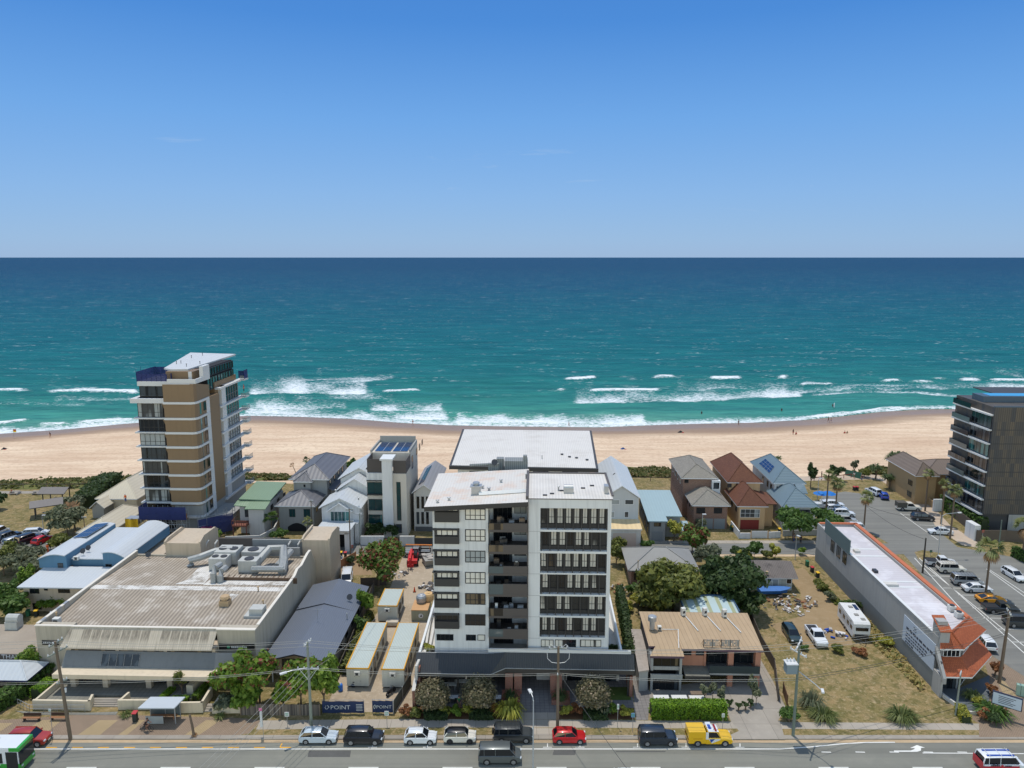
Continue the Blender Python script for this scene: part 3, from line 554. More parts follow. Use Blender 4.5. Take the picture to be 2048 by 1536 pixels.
def dish(B,x,y,z,name='satellite_dish'):
 mb=MB(); mb.tube([(x,y,z),(x,y,z+.5)],.04,5); mb.lathe((0,0,0),[(.0,.0),(.3,.06),(.48,.2)],10)
 M=Matrix.Translation((x,y,z+.6))@Matrix.Rotation(R(60),4,'X'); n0=len(mb.v)-30
 for i in range(n0,len(mb.v)): mb.v[i]=tuple(M@Vector(mb.v[i]))
 return B.part(name,mb,DARKM)
def solar(B,a,b,c,d,nx,ny,lift=.12,name='solar_panel'):
 a,b,c,d=[Vector(q)+Vector((0,0,lift)) for q in (a,b,c,d)]; mb=MB()
 S=lambda u,v:(a*(1-u)+b*u)*(1-v)+(d*(1-u)+c*u)*v
 mb.slab(S(0,0),S(1,0),S(1,1),S(0,1),.04,1,1)
 for i in range(nx):
  for j in range(ny):
   u0,u1=(i+.04)/nx,(i+.96)/nx; v0,v1=(j+.03)/ny,(j+.97)/ny; e=Vector((0,0,.012)); mb.face([S(u0,v0)+e,S(u1,v0)+e,S(u1,v1)+e,S(u0,v1)+e],0)
 return B.part(name,mb,[SOLARM,METAL])
SOLARM=glassy('solar_cells',(30,52,88),rough=.12,spec=.6)
def parapet(mb,poly,z0,z1,t=.25,m=0,closed=True):
 n=len(poly)
 for i in range(n if closed else n-1):
  a=Vector((*poly[i][:2],0)); b=Vector((*poly[(i+1)%n][:2],0)); d=(b-a); L_=d.length; c=(a+b)/2
  mb.obox((c.x,c.y,(z0+z1)/2),(L_+t*.98,t,z1-z0),math.atan2(d.y,d.x),m)
WROOF=ribbed('white_deck',(210,204,194),.4,0,.5,.05,.14,patch=(196,188,176),pscale=.2,pw=(.5,.75)); WROOF2=ribbed('pale_deck',(206,200,190),.4,0,.5,.05,.08,patch=(206,186,168),pscale=.3)
#    main apartment block
B=Bld('apartment_building','white and charcoal apartment block with sloping pale roof, stacked grey balconies and finned windows','apartment block',872,1371)
zt_l=B.front(848,1014,-1.3)[1]; zt_r=B.front(1055,1004,-1.3)[1]; zr=B.front(1140,997,0)[1]
x0=B.front(868,1200)[0]; xb0=B.front(977,1200)[0]; xb1=B.front(1056,1200)[0]; x1=B.front(1219,1200)[0]; ZP=4.4; DEP=B.at(1060,944,zt_r).y
DR=B.at(1200,948,zr).y
mb=MB(); mb.box(x0,0,ZP,xb0,DEP-1,zt_l-.5); mb.box(xb0,3.4,ZP,xb1,DEP-1,zt_l-.4); mb.box(x0,-.02,zt_l-.5,xb0+.1,DEP-1,zt_l-.42)
B.part('wall',mb,WHITEW)
rx0=B.front(1080,1150)[0]; rx1=B.front(1213,1150)[0]
rows=[(1016.8,1059.5,1063.5),(1064,1102.2,1106.7),(1106.7,1146,1148.7),(1148.7,1188.7,1192),(1192.7,1231.3,1234.7),(1234.7,1274,1277.5)]
RZ=[(B.front(1140,a)[1],B.front(1140,b)[1],B.front(1140,c)[1]) for a,b,c in rows]
mb=MB(); mb.box(xb1,0,ZP,rx0,DR,zr-.12); mb.box(rx1,0,ZP,x1,DR,zr-.12); mb.box(rx0,0,RZ[0][0],rx1,DR,zr-.12); mb.box(rx0,.75,ZP,rx1,DR,RZ[0][0]); mb.box(rx0,.0,ZP,rx1,.75,RZ[-1][2])
B.part('wall',mb,WHITEW)
for k,(a,b,c) in enumerate(RZ): mb=MB(); mb.box(xb1+.05,-.006,c-.02,rx0,0,c+.02); B.part('panel_joint',mb,GREYR)
mb=MB()
for k,(a,b,c) in enumerate(RZ): mb.box(rx0,-.08,c,rx1,.75,b)
B.part('slab_edge',mb,WHM); mb=MB(); mb.box(rx0,.70,RZ[-1][1],rx1,.745,RZ[0][0]); B.part('back_panel',mb,CHAR)
for k,(a,b,c) in enumerate(RZ):
 h=a-b; mb=MB(); mb.box(rx0,.55,b,rx1,.76,b+h*.2); mb.box(rx0,.55,a-.14,rx1,.76,a)
 B.part('spandrel',mb,CHAR)
 nf=8; off=.0 if k%2==0 else -.8
 mb=MB()
 for i in range(nf):
  X=rx0+.2+(rx1-rx0)*(i+.72)/nf+off
  mb.face([(X-.05,.55,a-.1),(X-.05,.55,b+.1),(X-.05,-.02,b+.02),(X-.05,.25,a-.1)]); mb.face([(X+.05,.55,a-.1),(X+.05,.25,a-.1),(X+.05,-.02,b+.02),(X+.05,.55,b+.1)])
  mb.face([(X-.05,.25,a-.1),(X-.05,-.02,b+.02),(X+.05,-.02,b+.02),(X+.05,.25,a-.1)]); mb.face([(X-.05,-.02,b+.02),(X-.05,.55,b+.1),(X+.05,.55,b+.1),(X+.05,-.02,b+.02)])
 B.part('sun_fin',mb,CHAR)
 rr=random.Random(k); X=rx0+.05
 for i in range(nf):
  c0=rx0+.28+(rx1-rx0)*(i-.28)/nf+off; c1=rx0+.12+(rx1-rx0)*(i+.72)/nf+off
  c0=max(c0,rx0+.04); c1=min(c1,rx1-.04)
  if c1-c0>.5:
   q=rr.random(); gl_=GL_CURT if q>.14 else GL_WARM
   window(B.r,c0+.06*rr.random(),b+h*.2,c1-(.04+.16*rr.random()),a-.16,.695,cols=2,rows=2,split=.42,glass=gl_,fw=.075)
for X0,X1,cc in ((1082,1107,3),(1110,1133,3),(1133,1152,2),(1160,1202,4)):
 wpx(B,X0,1279,X1,1294,-.001,cols=cc,glass=GL_CURT if X0!=1133 else GL_DARK)
LW=[(1008,1042.7),(1056,1086),(1098,1128.7),(1140.8,1170.7),(1183,1213),(1225.3,1255)]
for k,(ya,yb) in enumerate(LW):
 a=B.front(868.5,ya); b=B.front(919,yb); z1_,z0_=a[1],b[1]; zm=z0_+(z1_-z0_)*.5 if k else z0_+1.35
 mb=MB(); X0,X1=a[0]+.05,b[0]; mb.box(X0,-.42,z0_,X1,0,zm); mb.box(X0,-.42,zm,X0+.14,0,z1_); mb.box(X1-.14,-.42,zm,X1,0,z1_); mb.box(X0-.25,-.5,z1_-.14,X1,0,z1_)
 B.part('window_box',mb,CHAR)
 window(B.r,X0+.2,zm,X1-.16,z1_-.15,-.06,cols=4,glass=GL_CURT if k<5 else GL_WARM,fw=.12)
LV=[(1017,1040),(1058.4,1082.7),(1101,1125),(1143.8,1167.3),(1186,1209.3),(1228,1251)]
for k,(ya,yb) in enumerate(LV): wpx(B,930.2,ya,971,yb,-.002,cols=4,rows=2,split=.42,glass=(GL_CURT,GL_CURT,GL_BLIND,GL_CURT,GL_WARM,GL_WARM)[k],fw=.1)
wpx(B,873,1268,907,1281,-.002,cols=4); wpx(B,932,1269,952,1281,-.002,cols=2); wpx(B,955,1269,970,1281,-.002,cols=1,glass=GL_CURT)
BB=[(1046.5,1064),(1090,1107.8),(1132.5,1151),(1168,1193),(1217,1236),(1258,1277.5)]
for k,(ya,yb) in enumerate(BB):
 xl=B.front(977.5,ya,-.5)[0]; xr=B.front(1056,ya,-.35)[0]; xm=B.front(1006,ya,-.4)[0]; z1_=B.front(1040,ya,-.35)[1]; z0_=B.front(1040,yb,-.35)[1]
 mb=MB(); mb.box(xl,-.45,z0_-.02,xr-.05,3.4,z0_+.28); mb.box(xm,-.42,z0_+.28,xr-.05,-.26,z1_); ob=B.part('balcony',mb,CHARB)
 g=MB(); g.box(xl+.04,-.42,z0_+.28,xm,-.39,z1_-.02,0); g.box(xl,-.44,z1_-.04,xm,-.37,z1_+.02,1); g.box(xl+.02,-.42,z0_+.28,xl+.05,0,z1_-.02,0)
 g.build('glass_balustrade',[GL_WARM if k in (0,1,4) else GL_RAIL,FR_DARK],ob)
 zf=z0_+.28; rr=random.Random(40+k)
 for q in range(6): fm=MB(); w=.3+.5*rr.random(); X=xl+.5+(xr-xl-1.2)*rr.random(); Y=.2+1.8*rr.random(); fm.box(X,Y,zf,X+w,Y+w*.7,zf+.5+.9*rr.random(),0); B.part('balcony_furniture',fm,rr.choice((WHM,WOOD,CHAR)))
 window(B.r,xb0+.5,zf+.02,xb1-2.2,zf+2.25,3.37,cols=4,glass=GL_DARK); window(B.r,xb1-1.9,zf+.9,xb1-.3,zf+2.2,3.37,cols=2,glass=GL_BLIND)
window(B.r,xb0+.5,ZP+.05,xb1-2,ZP+2.2,3.37,cols=4)
mb=MB(); mb.box(xb1-.12,-.2,ZP,xb1+.02,3.4,zt_r-.7); B.part('blade_wall',mb,CHARB)
nl=B.front(848,1014,-1.3); nr=B.front(1056,1004,-1.3); fl=B.at(877,947,nl[1]); fr=B.at(1058,938,nr[1])
mb=MB(); mb.slab((nl[0],-1.3,nl[1]),(nr[0],-1.3,nr[1]),(fr.x,fr.y,nr[1]),(fl.x,fl.y,nl[1]),.62,0,1); B.part('roof',mb,[WROOF2,CHAR])
TH=fr.y
mb=MB(); a=B.front(1057,995,-.1)[0]; mb.box(a,-.1,zr-.12,x1+.15,DR+.2,zr,1,top=0); mb.box(a-.35,-.3,zr-.5,a,DR+.4,zr+.35,1); mb.box(x1+.05,1,zr,x1+.35,DR+.3,zr+.14,1); mb.box(a,DR,zr,x1+.35,DR+.3,zr+.14,1); B.part('roof',mb,[WROOF,CHARB])
def roofpt(px,py,z): q=B.at(px,py,z); return q.x,q.y
def zl(px): return nl[1]+(nr[1]-nl[1])*(px-848)/208
x,y=roofpt(952,988,zl(952)); mb=MB(); mb.box(x-.6,y-.3,zl(952)-.1,x+.6,y+.9,zl(952)+1.0); mb.box(x-.75,y-.4,zl(952)+1,x+.75,y+1,zl(952)+1.12); mb.lathe((x,y+.4,zl(952)+1.1),[(.35,0),(.35,.3),(.5,.3),(.4,.45)],10); B.part('roof_ventilator',mb,METAL)
x,y=roofpt(1137,985,zr); mb=MB(); mb.box(x-.65,y-.4,zr,x+.65,y+.4,zr+.7); mb.tube([(x-.6,y,zr+.7),(x+.6,y,zr+.7)],.38,10); B.part('roof_ventilator',mb,METAL)
for px,py in ((1002,964),(965,976),(898,1000),(875,1005),(978,980)): x,y=roofpt(px,py,zl(px)); pipe_vent(B,x,y,zl(px)-.1,.35,.14)
for px,py in ((1117,981),(1052,955)): x,y=roofpt(px,py,zr); pipe_vent(B,x,y,zr-.1,.6,.1)
for px,py in ((1104,988),(1123,982),(1166,977),(1184,972),(1090,991)):
 x,y=roofpt(px,py,zr); mb=MB(); mb.box(x-.28,y-.12,zr,x+.28,y+.12,zr+.14); B.part('roof_hatch',mb,DARKM)
x,y=roofpt(1211,985,zr); mb=MB(); mb.box(x-.2,y-.6,zr,x+.35,y+.6,zr+1.0); B.part('duct_box',mb,METAL)
x,y=roofpt(958,990,zl(958)); x2,y2=roofpt(1054,984,zl(1054)); mb=MB(); mb.tube([(x,y,zl(958)+.1),(x2,y2,zl(1054)+.1)],.35,4); B.part('roof_flashing',mb,WHM)
zq=zt_r-.3; x,y=roofpt(1030,932,zq)
mb=MB(); mb.box(x-1.6,y,zq-1.5,x+1.9,y+2.2,zq+.75); mb.box(x-2.8,y+.3,zq-1.5,x-1.7,y+1.5,zq+1.0); mb.box(x+1.2,y+.2,zq+.75,x+1.8,y+1.0,zq+1.5); mb.tube([(x-6.8,y-.2,zq+.1),(x-3.2,y-.2,zq+.3)],.22,6); mb.box(x-4,y-.6,zq-1.2,x-2.4,y-.1,zq+.5); B.part('plant_unit',mb,ribbed('plant_metal',(132,134,130),.3,0,.5,.12,.35))
dish(B,x-3,y-1,zq+.2)
pl=B.front(829,1343,-3.3)[0]; pr_=B.front(1270,1335,-2)[0]; ps=B.front(1245,1296,-.9)[0]
mb=MB(); mb.box(pl+.4,1.8,0,xb1-6.2,DEP+4,ZP-.06); mb.box(xb1+1.2,1.8,0,ps,DR+6,ZP-.06); mb.box(xb1-6.2,9,0,xb1+1.2,DR+4,ZP-.06); mb.box(xb1-6.2,1.8,3.3,xb1+1.2,9,ZP-.06); B.part('podium',mb,OFFW)
zap=B.front(1100,1299,-.9)[1]; zap2=B.front(900,1306,-1.3)[1]
mb=MB(); mb.box(xb0,-1.0,ZP-.3,B.front(1262,1299,-.9)[0],-.75,zap); mb.box(pl+.5,-1.4,ZP-.4,xb0,-1.15,zap2); mb.box(pl+.2,-1.4,ZP-.4,pl+.5,24,zap2); mb.box(ps-.25,-.75,ZP-.4,ps,20,zap); B.part('parapet',mb,WHM)
ya=-3.3; yb=-1.9; za=3.75; zb=4.15; ps=B.front(1245,1296,-.9)[0]
xk0=B.front(981,1343,ya)[0]; xk1=B.front(1011,1331,yb)[0]
AW=ribbed('awning_sheet',(56,58,60),.3,0,.5,.06,.2)
mb=MB(); t0=zap-.42
mb.face([(pl,ya,za),(xk0,ya,za),(xk0,-1.42,t0),(pl,-1.42,t0)]); mb.face([(xk0,ya,za),(xk1,yb,za+.1),(xk1,-1.02,t0),(xk0,-1.42,t0)]); mb.face([(xk1,yb,za+.1),(pr_,yb,za+.1),(pr_,-1.02,t0),(xk1,-1.02,t0)])
for a,b in (((pl,ya),(xk0,ya)),((xk0,ya),(xk1,yb)),((xk1,yb),(pr_,yb))):
 z1a=za if a[1]==ya else za+.1; z1b=za if b[1]==ya else za+.1
 mb.face([(a[0],a[1],3.2),(b[0],b[1],3.2),(b[0],b[1],z1b),(a[0],a[1],z1a)],1)
mb.face([(pl,ya,3.2),(pl,1.8,3.2),(pr_,1.8,3.2),(pr_,yb,3.2),(xk1,yb,3.2),(xk0,ya,3.2)],1); mb.face([(pl,ya,2.95),(pl,ya,za),(pl,-1.42,t0),(pl,-1.42,2.95)],1); mb.face([(pr_,yb,2.95),(pr_,-1.02,2.95),(pr_,-1.02,t0),(pr_,yb,za+.1)],1)
B.part('awning',mb,[AW,mat('fascia_dark',(70,65,60),.6,.06,.6)]); mb=MB(); mb.tube([(pl,ya-.03,za),(xk0,ya-.03,za),(xk1,yb-.03,za+.1),(pr_,yb-.03,za+.1)],.07,5); B.part('gutter',mb,GREYR)
for px in (1018,1036,1108,1116):
 X=B.front(px,1390,-1.5)[0]; mb=MB(); mb.box(X-.5,-1.6,0,X+.5,1.8,2.95); B.part('pillar',mb,BRICKR)
mb=MB(); mb.box(pl+.2,-3.2,0,pl+.7,2,4.5); B.part('pillar',mb,BRICKR); mb=MB(); mb.box(pr_-.6,-1.8,0,pr_-.2,2,2.9); B.part('pillar',mb,BRICKR)
for X0,X1 in ((836,880),(885,930),(935,985)): wpx(B,X0,1352,X1,1382,1.79,cols=4,rows=1,glass=GL_DARK)
for X0,X1 in ((1134,1180),(1186,1232)): wpx(B,X0,1350,X1,1380,1.79,cols=4,rows=1,glass=GL_DARK)
for px in (856,916,1130,1196,1256):
 X=B.front(px,1395,-1.9)[0]; mb=MB(); mb.box(X-.1,-1.7,0,X+.1,-1.5,2.95); B.part('column',mb,CHAR)
mb=MB(); mb.box(xb1-6.2,8.4,0,xb1+1.2,9,3.3); B.part('garage_door',mb,DEEP)
for px in (1022,1121):
 X=B.front(px,1398,-2.6)[0]; mb=MB(); mb.box(X-1.2,-3.9,0,X+1.2,-1.7,.65); B.part('planter_box',mb,BRICKR)
q0=B.at(812,1402,1.0); mb=MB()
for (a,b,zz) in (((848,1314,5.2),(864,1215,5.2),.6),((832,1332,5.0),(846,1300,5.0),.6),((858,1300,5.0),(873,1225,5.0),.5)):
 p=B.at(*a); q=B.at(*b); d=q-p; mb.obox(((p.x+q.x)/2,(p.y+q.y)/2,a[2]-1),(d.length,.3,2.0),math.atan2(d.y,d.x))
B.part('ramp_wall',mb,OFFW)
#    white-roofed block behind it
ZB=15.2
B=Bld('beachfront_building','beachfront block with a broad flat white roof edged in charcoal behind the finned apartments','apartment block',898,1078)
c=[B.at(898,932,ZB),B.at(1197,938,ZB),B.at(1183,861,ZB),B.at(925,858,ZB)]
mb=MB(); mb.prism(c,ZB-.7,ZB,1,top=1); i=[(c[0].x+.5,c[0].y+.5),(c[1].x-.5,c[1].y+.5),(c[2].x-.5,c[2].y-.5),(c[3].x+.5,c[3].y-.5)]; mb.prism(i,ZB-.3,ZB+.06,0); B.part('roof',mb,[WROOF,CHAR])
mb=MB(); mb.box(c[0].x+1.6,c[0].y+1.6,0,c[1].x-1.6,c[2].y-1.5,ZB-.7); B.part('wall',mb,WHITEW)
for k in range(4):
 for X in (4,10,17,23): window(B.r,X+c[0].x,2+3.3*k,X+c[0].x+3.2,3.9+3.3*k,c[0].y+1.59,cols=3)
for px,py,kk in ((1084,918,0),(1124,910,1),(1139,915,1),(1153,917,1),(1174,921,1)):
 q=B.at(px,py,ZB); (pipe_vent(B,q.x,q.y,ZB,.7,.1) if kk==0 else pipe_vent(B,q.x,q.y,ZB,.18,.2,DARKM))
#    tower under construction
B=Bld('apartment_tower','bronze and glass tower under construction with white floor bands and blue site mesh','apartment tower',284,1072)
bands=[835.5,864,892,919.5,947.5,975.6,1003.6]; bz=[B.front(300,y)[1] for y in bands]; fh=(bz[0]-bz[-1])/6; bz+= [bz[-1]-fh]
zt=B.front(300,797)[1]; gx0=B.front(272,864)[0]; gx1=B.front(336,864)[0]; cx1=B.front(380.8,807,-.8)[0]; ztc=B.front(350,769,-.8)[1]; xr=cx1+.9
yb1=B.side(424,855,xr)[0]; DEPT=B.side(482,794,xr)[0]; y2=B.side(436,850,xr)[0]; y3=B.side(455,850,xr)[0]
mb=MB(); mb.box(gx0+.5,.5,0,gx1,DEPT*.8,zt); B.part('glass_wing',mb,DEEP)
WHS=mat('white_slab',(200,200,198),.6,.05,.3)
for k,z in enumerate(bz+[zt]):
 mb=MB(); th=.27 if k<8 else .9; ov=.16 if k<8 else .45
 mb.box(gx0-ov,-ov,z-th,gx1+.1,DEPT*.8,z); B.part('floor_slab',mb,WHS)
lev=sorted(bz+[zt]); gap=0
for z0_,z1_ in zip(lev,lev[1:]):
 gap+=1; th=.45 if z1_!=zt else 1.0
 window(B.r,gx0+.5,z0_,gx1-.9,z1_-th,.47,cols=5,rows=2,split=.35,glass=GL_DARK if gap%2 else GL_BLIND,fw=.1,name='glazing')
 window(B.r,.6,z0_,8,z1_-th,rz=R(-90),xl=gx0+.48,cols=4,glass=GL_DARK,name='glazing')
 mb=MB(); zz=z1_-th; mb.face([(gx1-1.0,.3,zz),(gx1+.05,.3,z0_),(gx1+.05,.3,zz)]); mb.face([(gx1-1.0,.3,zz),(gx1+.05,.3,zz),(gx1+.05,.5,zz),(gx1-1.0,.5,zz)]); mb.face([(gx1-1.0,.3,zz),(gx1-1.0,.5,zz),(gx1+.05,.5,z0_),(gx1+.05,.3,z0_)]); B.part('brace_panel',mb,BRONZE)
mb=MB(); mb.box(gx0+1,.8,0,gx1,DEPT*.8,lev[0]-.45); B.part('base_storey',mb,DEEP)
zp0=zt; zp1=B.front(310,763,1.5)[1]; mb=MB(); a0=B.front(279,790,1.5)[0]; mb.box(a0,1.6,zp0,gx1+.2,DEPT*.7,zp1-.8); mb.box(a0-.2,1.3,zp1-.9,gx1+.1,DEPT*.72,zp1+.0,1); B.part('penthouse',mb,[DEEP,WHS])
window(B.r,a0+.1,zp0+.1,gx1-.1,zp1-.95,1.57,cols=5,rows=1,glass=GL_DARK,name='glazing')
BLUEM=mat('blue_mesh',(46,56,106),.8,.25,1.2,fine=.15); BLUEM.node_tree.nodes['Principled BSDF'].inputs['Alpha'].default_value=.8
zm=zp1+1.7
mb=MB(); mb.box(a0-.2,1.3,zp1+.05,gx1,1.36,zm-.2); mb.box(a0-.25,1.36,zp1+.05,a0-.19,9,zm+.3); mb.box(gx1-.1,3,zp1+.05,gx1-.04,9,zm-.3); mb.box(a0-.2,9,zp1+.05,gx1-.1,9.06,zm+.2)
for i in range(7): X=a0-.2+(gx1-a0)*i/6; mb.tube([(X,1.25,zp1),(X,1.25,zm+.9+.5*(i%2))],.035,4)
B.part('edge_mesh',mb,BLUEM)
mb=MB(); ct=ztc
foot=[(gx1,-.8),(cx1,-.8),(cx1+.65,-.5),(xr,.3),(xr,yb1),(gx1,yb1)]
mb.prism(foot,lev[1]-.4,[ct,ct,ct,ct,B.side(415,770,xr)[1],B.side(415,770,xr)[1]]); B.part('bronze_core',mb,BRONZE)
mb=MB(); mb.prism([(gx1+.5,-.6),(xr-.1,-.3),(xr-.1,yb1),(gx1+.5,yb1)],0,lev[1]-.4); mb.box(xr-3,yb1,0,xr-.2,DEPT,lev[1]); B.part('base_storey',mb,GREYR)
zl_=[B.front(360,y,-1.1)[1] for y in (806,837.5,866,894.5,922,950.5,978,1006.5,1034)]
for k,z in enumerate(zl_):
 mb=MB(); e=.22
 pth=[(gx1-.1,-.8-e),(cx1+.05,-.8-e),(cx1+.7+e*.7,-.55-e*.5),(xr+e,.3)]; ye=B.side(417,800,xr)[0]
 pth.append((xr+e,ye)); inn=[(xr-.2,ye),(xr-.2,.5),(cx1,-.3),(gx1-.1,-.3)]
 mb.prism(pth+inn,z-.32,z+.12); B.part('floor_band',mb,WHS)
 if k<8:
  ys=ye-1.2
  mb=MB(); mb.box(xr-.3,ys,z-3.1,xr+.07,ye+.35,z-.3); B.part('white_column',mb,WHS)
  window(B.r,ys-1.3,z-2.4,ys-.2,z-.6,rz=R(90),xl=xr+.02,cols=1,rows=1,glass=GL_DARK,name='glazing')
  mb=MB(); mb.box(xr-.3,1.2,z-2.75,xr+.03,1.75,z-.3); B.part('slot_window',mb,GL_TEAL)
mb=MB(); mb.box(gx1,yb1,lev[1]-2,xr-.05,y2+1.6,B.side(428,790,xr)[1]); mb.box(gx1,y2+1.6,lev[0],xr-.9,DEPT,zt+1.5); B.part('bronze_core',mb,BRONZE)
mb=MB(); mb.box(xr-.95,y2+3.1,lev[0],xr-.1,y2+5.2,zt+.3); B.part('white_column',mb,WHS)
mb=MB(); mb.box(xr-.93,y2+5.2,lev[0],xr-.35,y3,zt+.3); B.part('bronze_core',mb,BRONZE)
sl=[B.side(470,y,xr)[1] for y in (782,)]
zside=[z+.15 for z in bz]+[zt+.2]
for z in zside:
 mb=MB(); mb.box(xr-1,y2+1.6,z-.3,xr+.25,DEPT,z+.1); mb.box(xr-1,DEPT,z-.2,xr+1.1,DEPT+2.2,z+.02); B.part('floor_band',mb,WHS)
 mb=MB(); mb.box(xr+1.05,DEPT-.0,z+.02,xr+1.1,DEPT+2.2,z+.95); mb.box(xr,DEPT-.05,z+.02,xr+1.1,DEPT,z+.95); B.part('glass_balustrade',mb,GL_CLEAR)
zs=sorted(zside)
for z0_,z1_ in zip(zs,zs[1:]): window(B.r,y3+.1,z0_+.1,DEPT-.1,z1_-.3,rz=R(90),xl=xr-.85,cols=6,rows=2,split=.4,glass=GL_TEAL if z0_>zs[-4] else GL_BLIND,frame=FR_GREY,name='glazing',fw=.13,dep=.3)
zw=zs[-1]; zW=B.side(471,714,xr-1.2)[1]; yp=B.side(410,735,xr-1.2)[0]
mb=MB(); mb.box(xr-8,yp,zw,xr-1.25,DEPT-1,zW-.3); B.part('penthouse',mb,DEEP)
window(B.r,yp+.1,zw+3.0,DEPT-1,zW-.45,rz=R(90),xl=xr-1.24,cols=10,rows=1,glass=GL_TEAL,name='glazing',fw=.14,dep=.3); window(B.r,yp+.1,zw,DEPT-1,zw+2.7,rz=R(90),xl=xr-1.24,cols=10,rows=1,glass=GL_TEAL,name='glazing',fw=.14,dep=.3)
mb=MB(); q=B.front(341,745,yp-2); mb.box(q[0],yp-4,ztc+.2,xr-2,yp+.2,zW-.35); mb.box(xr-2.9,yp-4.1,ztc+.2,xr-2.2,yp-3.9,zW-.35,1); B.part('penthouse',mb,[BRONZE,WHS])
mb=MB(); cc=[B.at(*a,zW) for a in ((328,736),(341,738.5),(376,738),(471,708),(381,705))]; mb.prism(cc,zW-.35,zW,0); B.part('roof',mb,mat('tower_roof',(186,188,188),.6,.06,.4,streak=0,fine=.04))
for px,py in ((383,716),(405,711),(362,727),(373,733),(400,728),(353,728)): q=B.at(px,py,zW); pipe_vent(B,q.x,q.y,zW,.5,.06,DARKM)
mb=MB(); mb.box(gx1+.6,.0,ct,xr+.05,.25,ct+.9); mb.box(xr-.2,.25,ct,xr+.05,yb1-1,ct+.9); mb.box(xr-.7,yb1-2.5,ct,xr+.08,yb1+.5,ct+3); mb.box(gx1+.3,-.6,ct-.02,cx1,-.55,ct+.1); B.part('parapet',mb,WHS)
mb=MB(); mb.box(xr-.5,DEPT+.5,zw+.3,xr+1.2,DEPT+.56,zw+2.0); mb.box(xr+1.2,DEPT-.5,zw+.3,xr+1.26,DEPT+1.5,zw+2.3); B.part('edge_mesh',mb,BLUEM)
mb=MB(); ye=B.side(417,800,xr)[0]; mb.box(xr-.2,ye-2,0,xr+3.6,ye+4,3.4); mb.box(xr-.2,ye-3,3.4,xr+4.4,ye+5,3.75); B.part('entry_canopy',mb,[GREYR])
S=Bld('scaffold','steel scaffold hung with blue safety mesh around the foot of the bronze tower','scaffold',284,1082)
X0=S.front(282,1050,-1.6)[0]; X1=S.front(373,1050,-1.6)[0]; zA=S.front(300,1039,-1.6)[1]; zB=S.front(300,1027,-1.6)[1]+.5
mb=MB()
for i in range(10):
 X=X0+(X1-X0)*i/9
 for Y in (-1.6,-.4): mb.tube([(X,Y,0),(X,Y,zB+.8)],.06,5)
for z in (1.4,2.8,4.2,zA,zB):
 for Y in (-1.6,-.4): mb.tube([(X0,Y,z),(X1,Y,z)],.05,5)
for i in range(0,9,2):
 a=X0+(X1-X0)*i/9; b=X0+(X1-X0)*(i+1)/9; mb.tube([(a,-1.6,.2),(b,-1.6,2.8)],.04,4); mb.tube([(b,-1.6,2.8),(a,-1.6,zA)],.04,4)
S.part('steel_tubes',mb,METAL)
mb=MB(); mb.box(X0-.2,-1.75,zA,X1+.1,-1.7,zB+.9); mb.box(X0-.2,-1.7,zA,X0-.15,1.5,zB+.9); S.part('safety_mesh',mb,BLUEM)
mb=MB(); mb.box(X0,-1.55,zA-.1,X1,-.45,zA); mb.box(X0,-1.55,2.7,X1,-.45,2.8); S.part('plank_deck',mb,WOOD)
mb=MB(); mb.box(X1-1.2,-1.2,zA,X1-.2,-.6,zA+1.0); mb.box(X0+4.2,-1.2,zA,X0+6,-.6,zA+.7); S.part('material_pallet',mb,TIMBER)
S2=Bld('scaffold','tall blue meshed scaffold in the narrow gap beside the green-roofed house','scaffold',455,1075)
mb=MB()
for i in range(5):
 for Y in (0,1.2): mb.tube([(i*1.3-5,Y+i*1.2-2,0),(i*1.3-5,Y+i*1.2-2,5.5)],.06,5)
for z in (1.5,3,4.5):
 for Y in (0,1.2): mb.tube([(-5,Y-2,z),(.2,Y+2.8,z)],.05,5)
S2.part('steel_tubes',mb,METAL)
mb=MB(); mb.face([(-5.1,-2.1,.6),(.3,2.7,.6),(.3,2.7,4.4),(-5.1,-2.1,4.4)]); S2.part('safety_mesh',mb,BLUEM)
Y=mat('yellow_tarp',(224,178,36),.7,.15,1.5,fine=.1)
T=Bld('debris_chute','bright yellow hoarding sheet hung at the foot of the tower scaffold','tarpaulin',257,1078)
a=T.front(255,1035); b=T.front(283,1064); mb=MB(); n=12
for i in range(n):
 u0=i/n;u1=(i+1)/n; f=lambda u:.25*math.sin(u*9.4); za_=lambda u:b[1]+.25*math.sin(u*3.1)
 mb.face([(a[0]+(b[0]-a[0])*u0,f(u0)-1,za_(u0)),(a[0]+(b[0]-a[0])*u1,f(u1)-1,za_(u1)),(a[0]+(b[0]-a[0])*u1,f(u1)-1,a[1]),(a[0]+(b[0]-a[0])*u0,f(u0)-1,a[1])])
T.part('sheet',mb,Y); mb=MB(); 
for X in (a[0],(a[0]+b[0])/2,b[0]): mb.tube([(X,-.7,0),(X,-.7,a[1]+.2)],.06,5)
mb.box(a[0],-.7,a[1]-.1,b[0],1.2,a[1]); T.part('frame',mb,METAL)
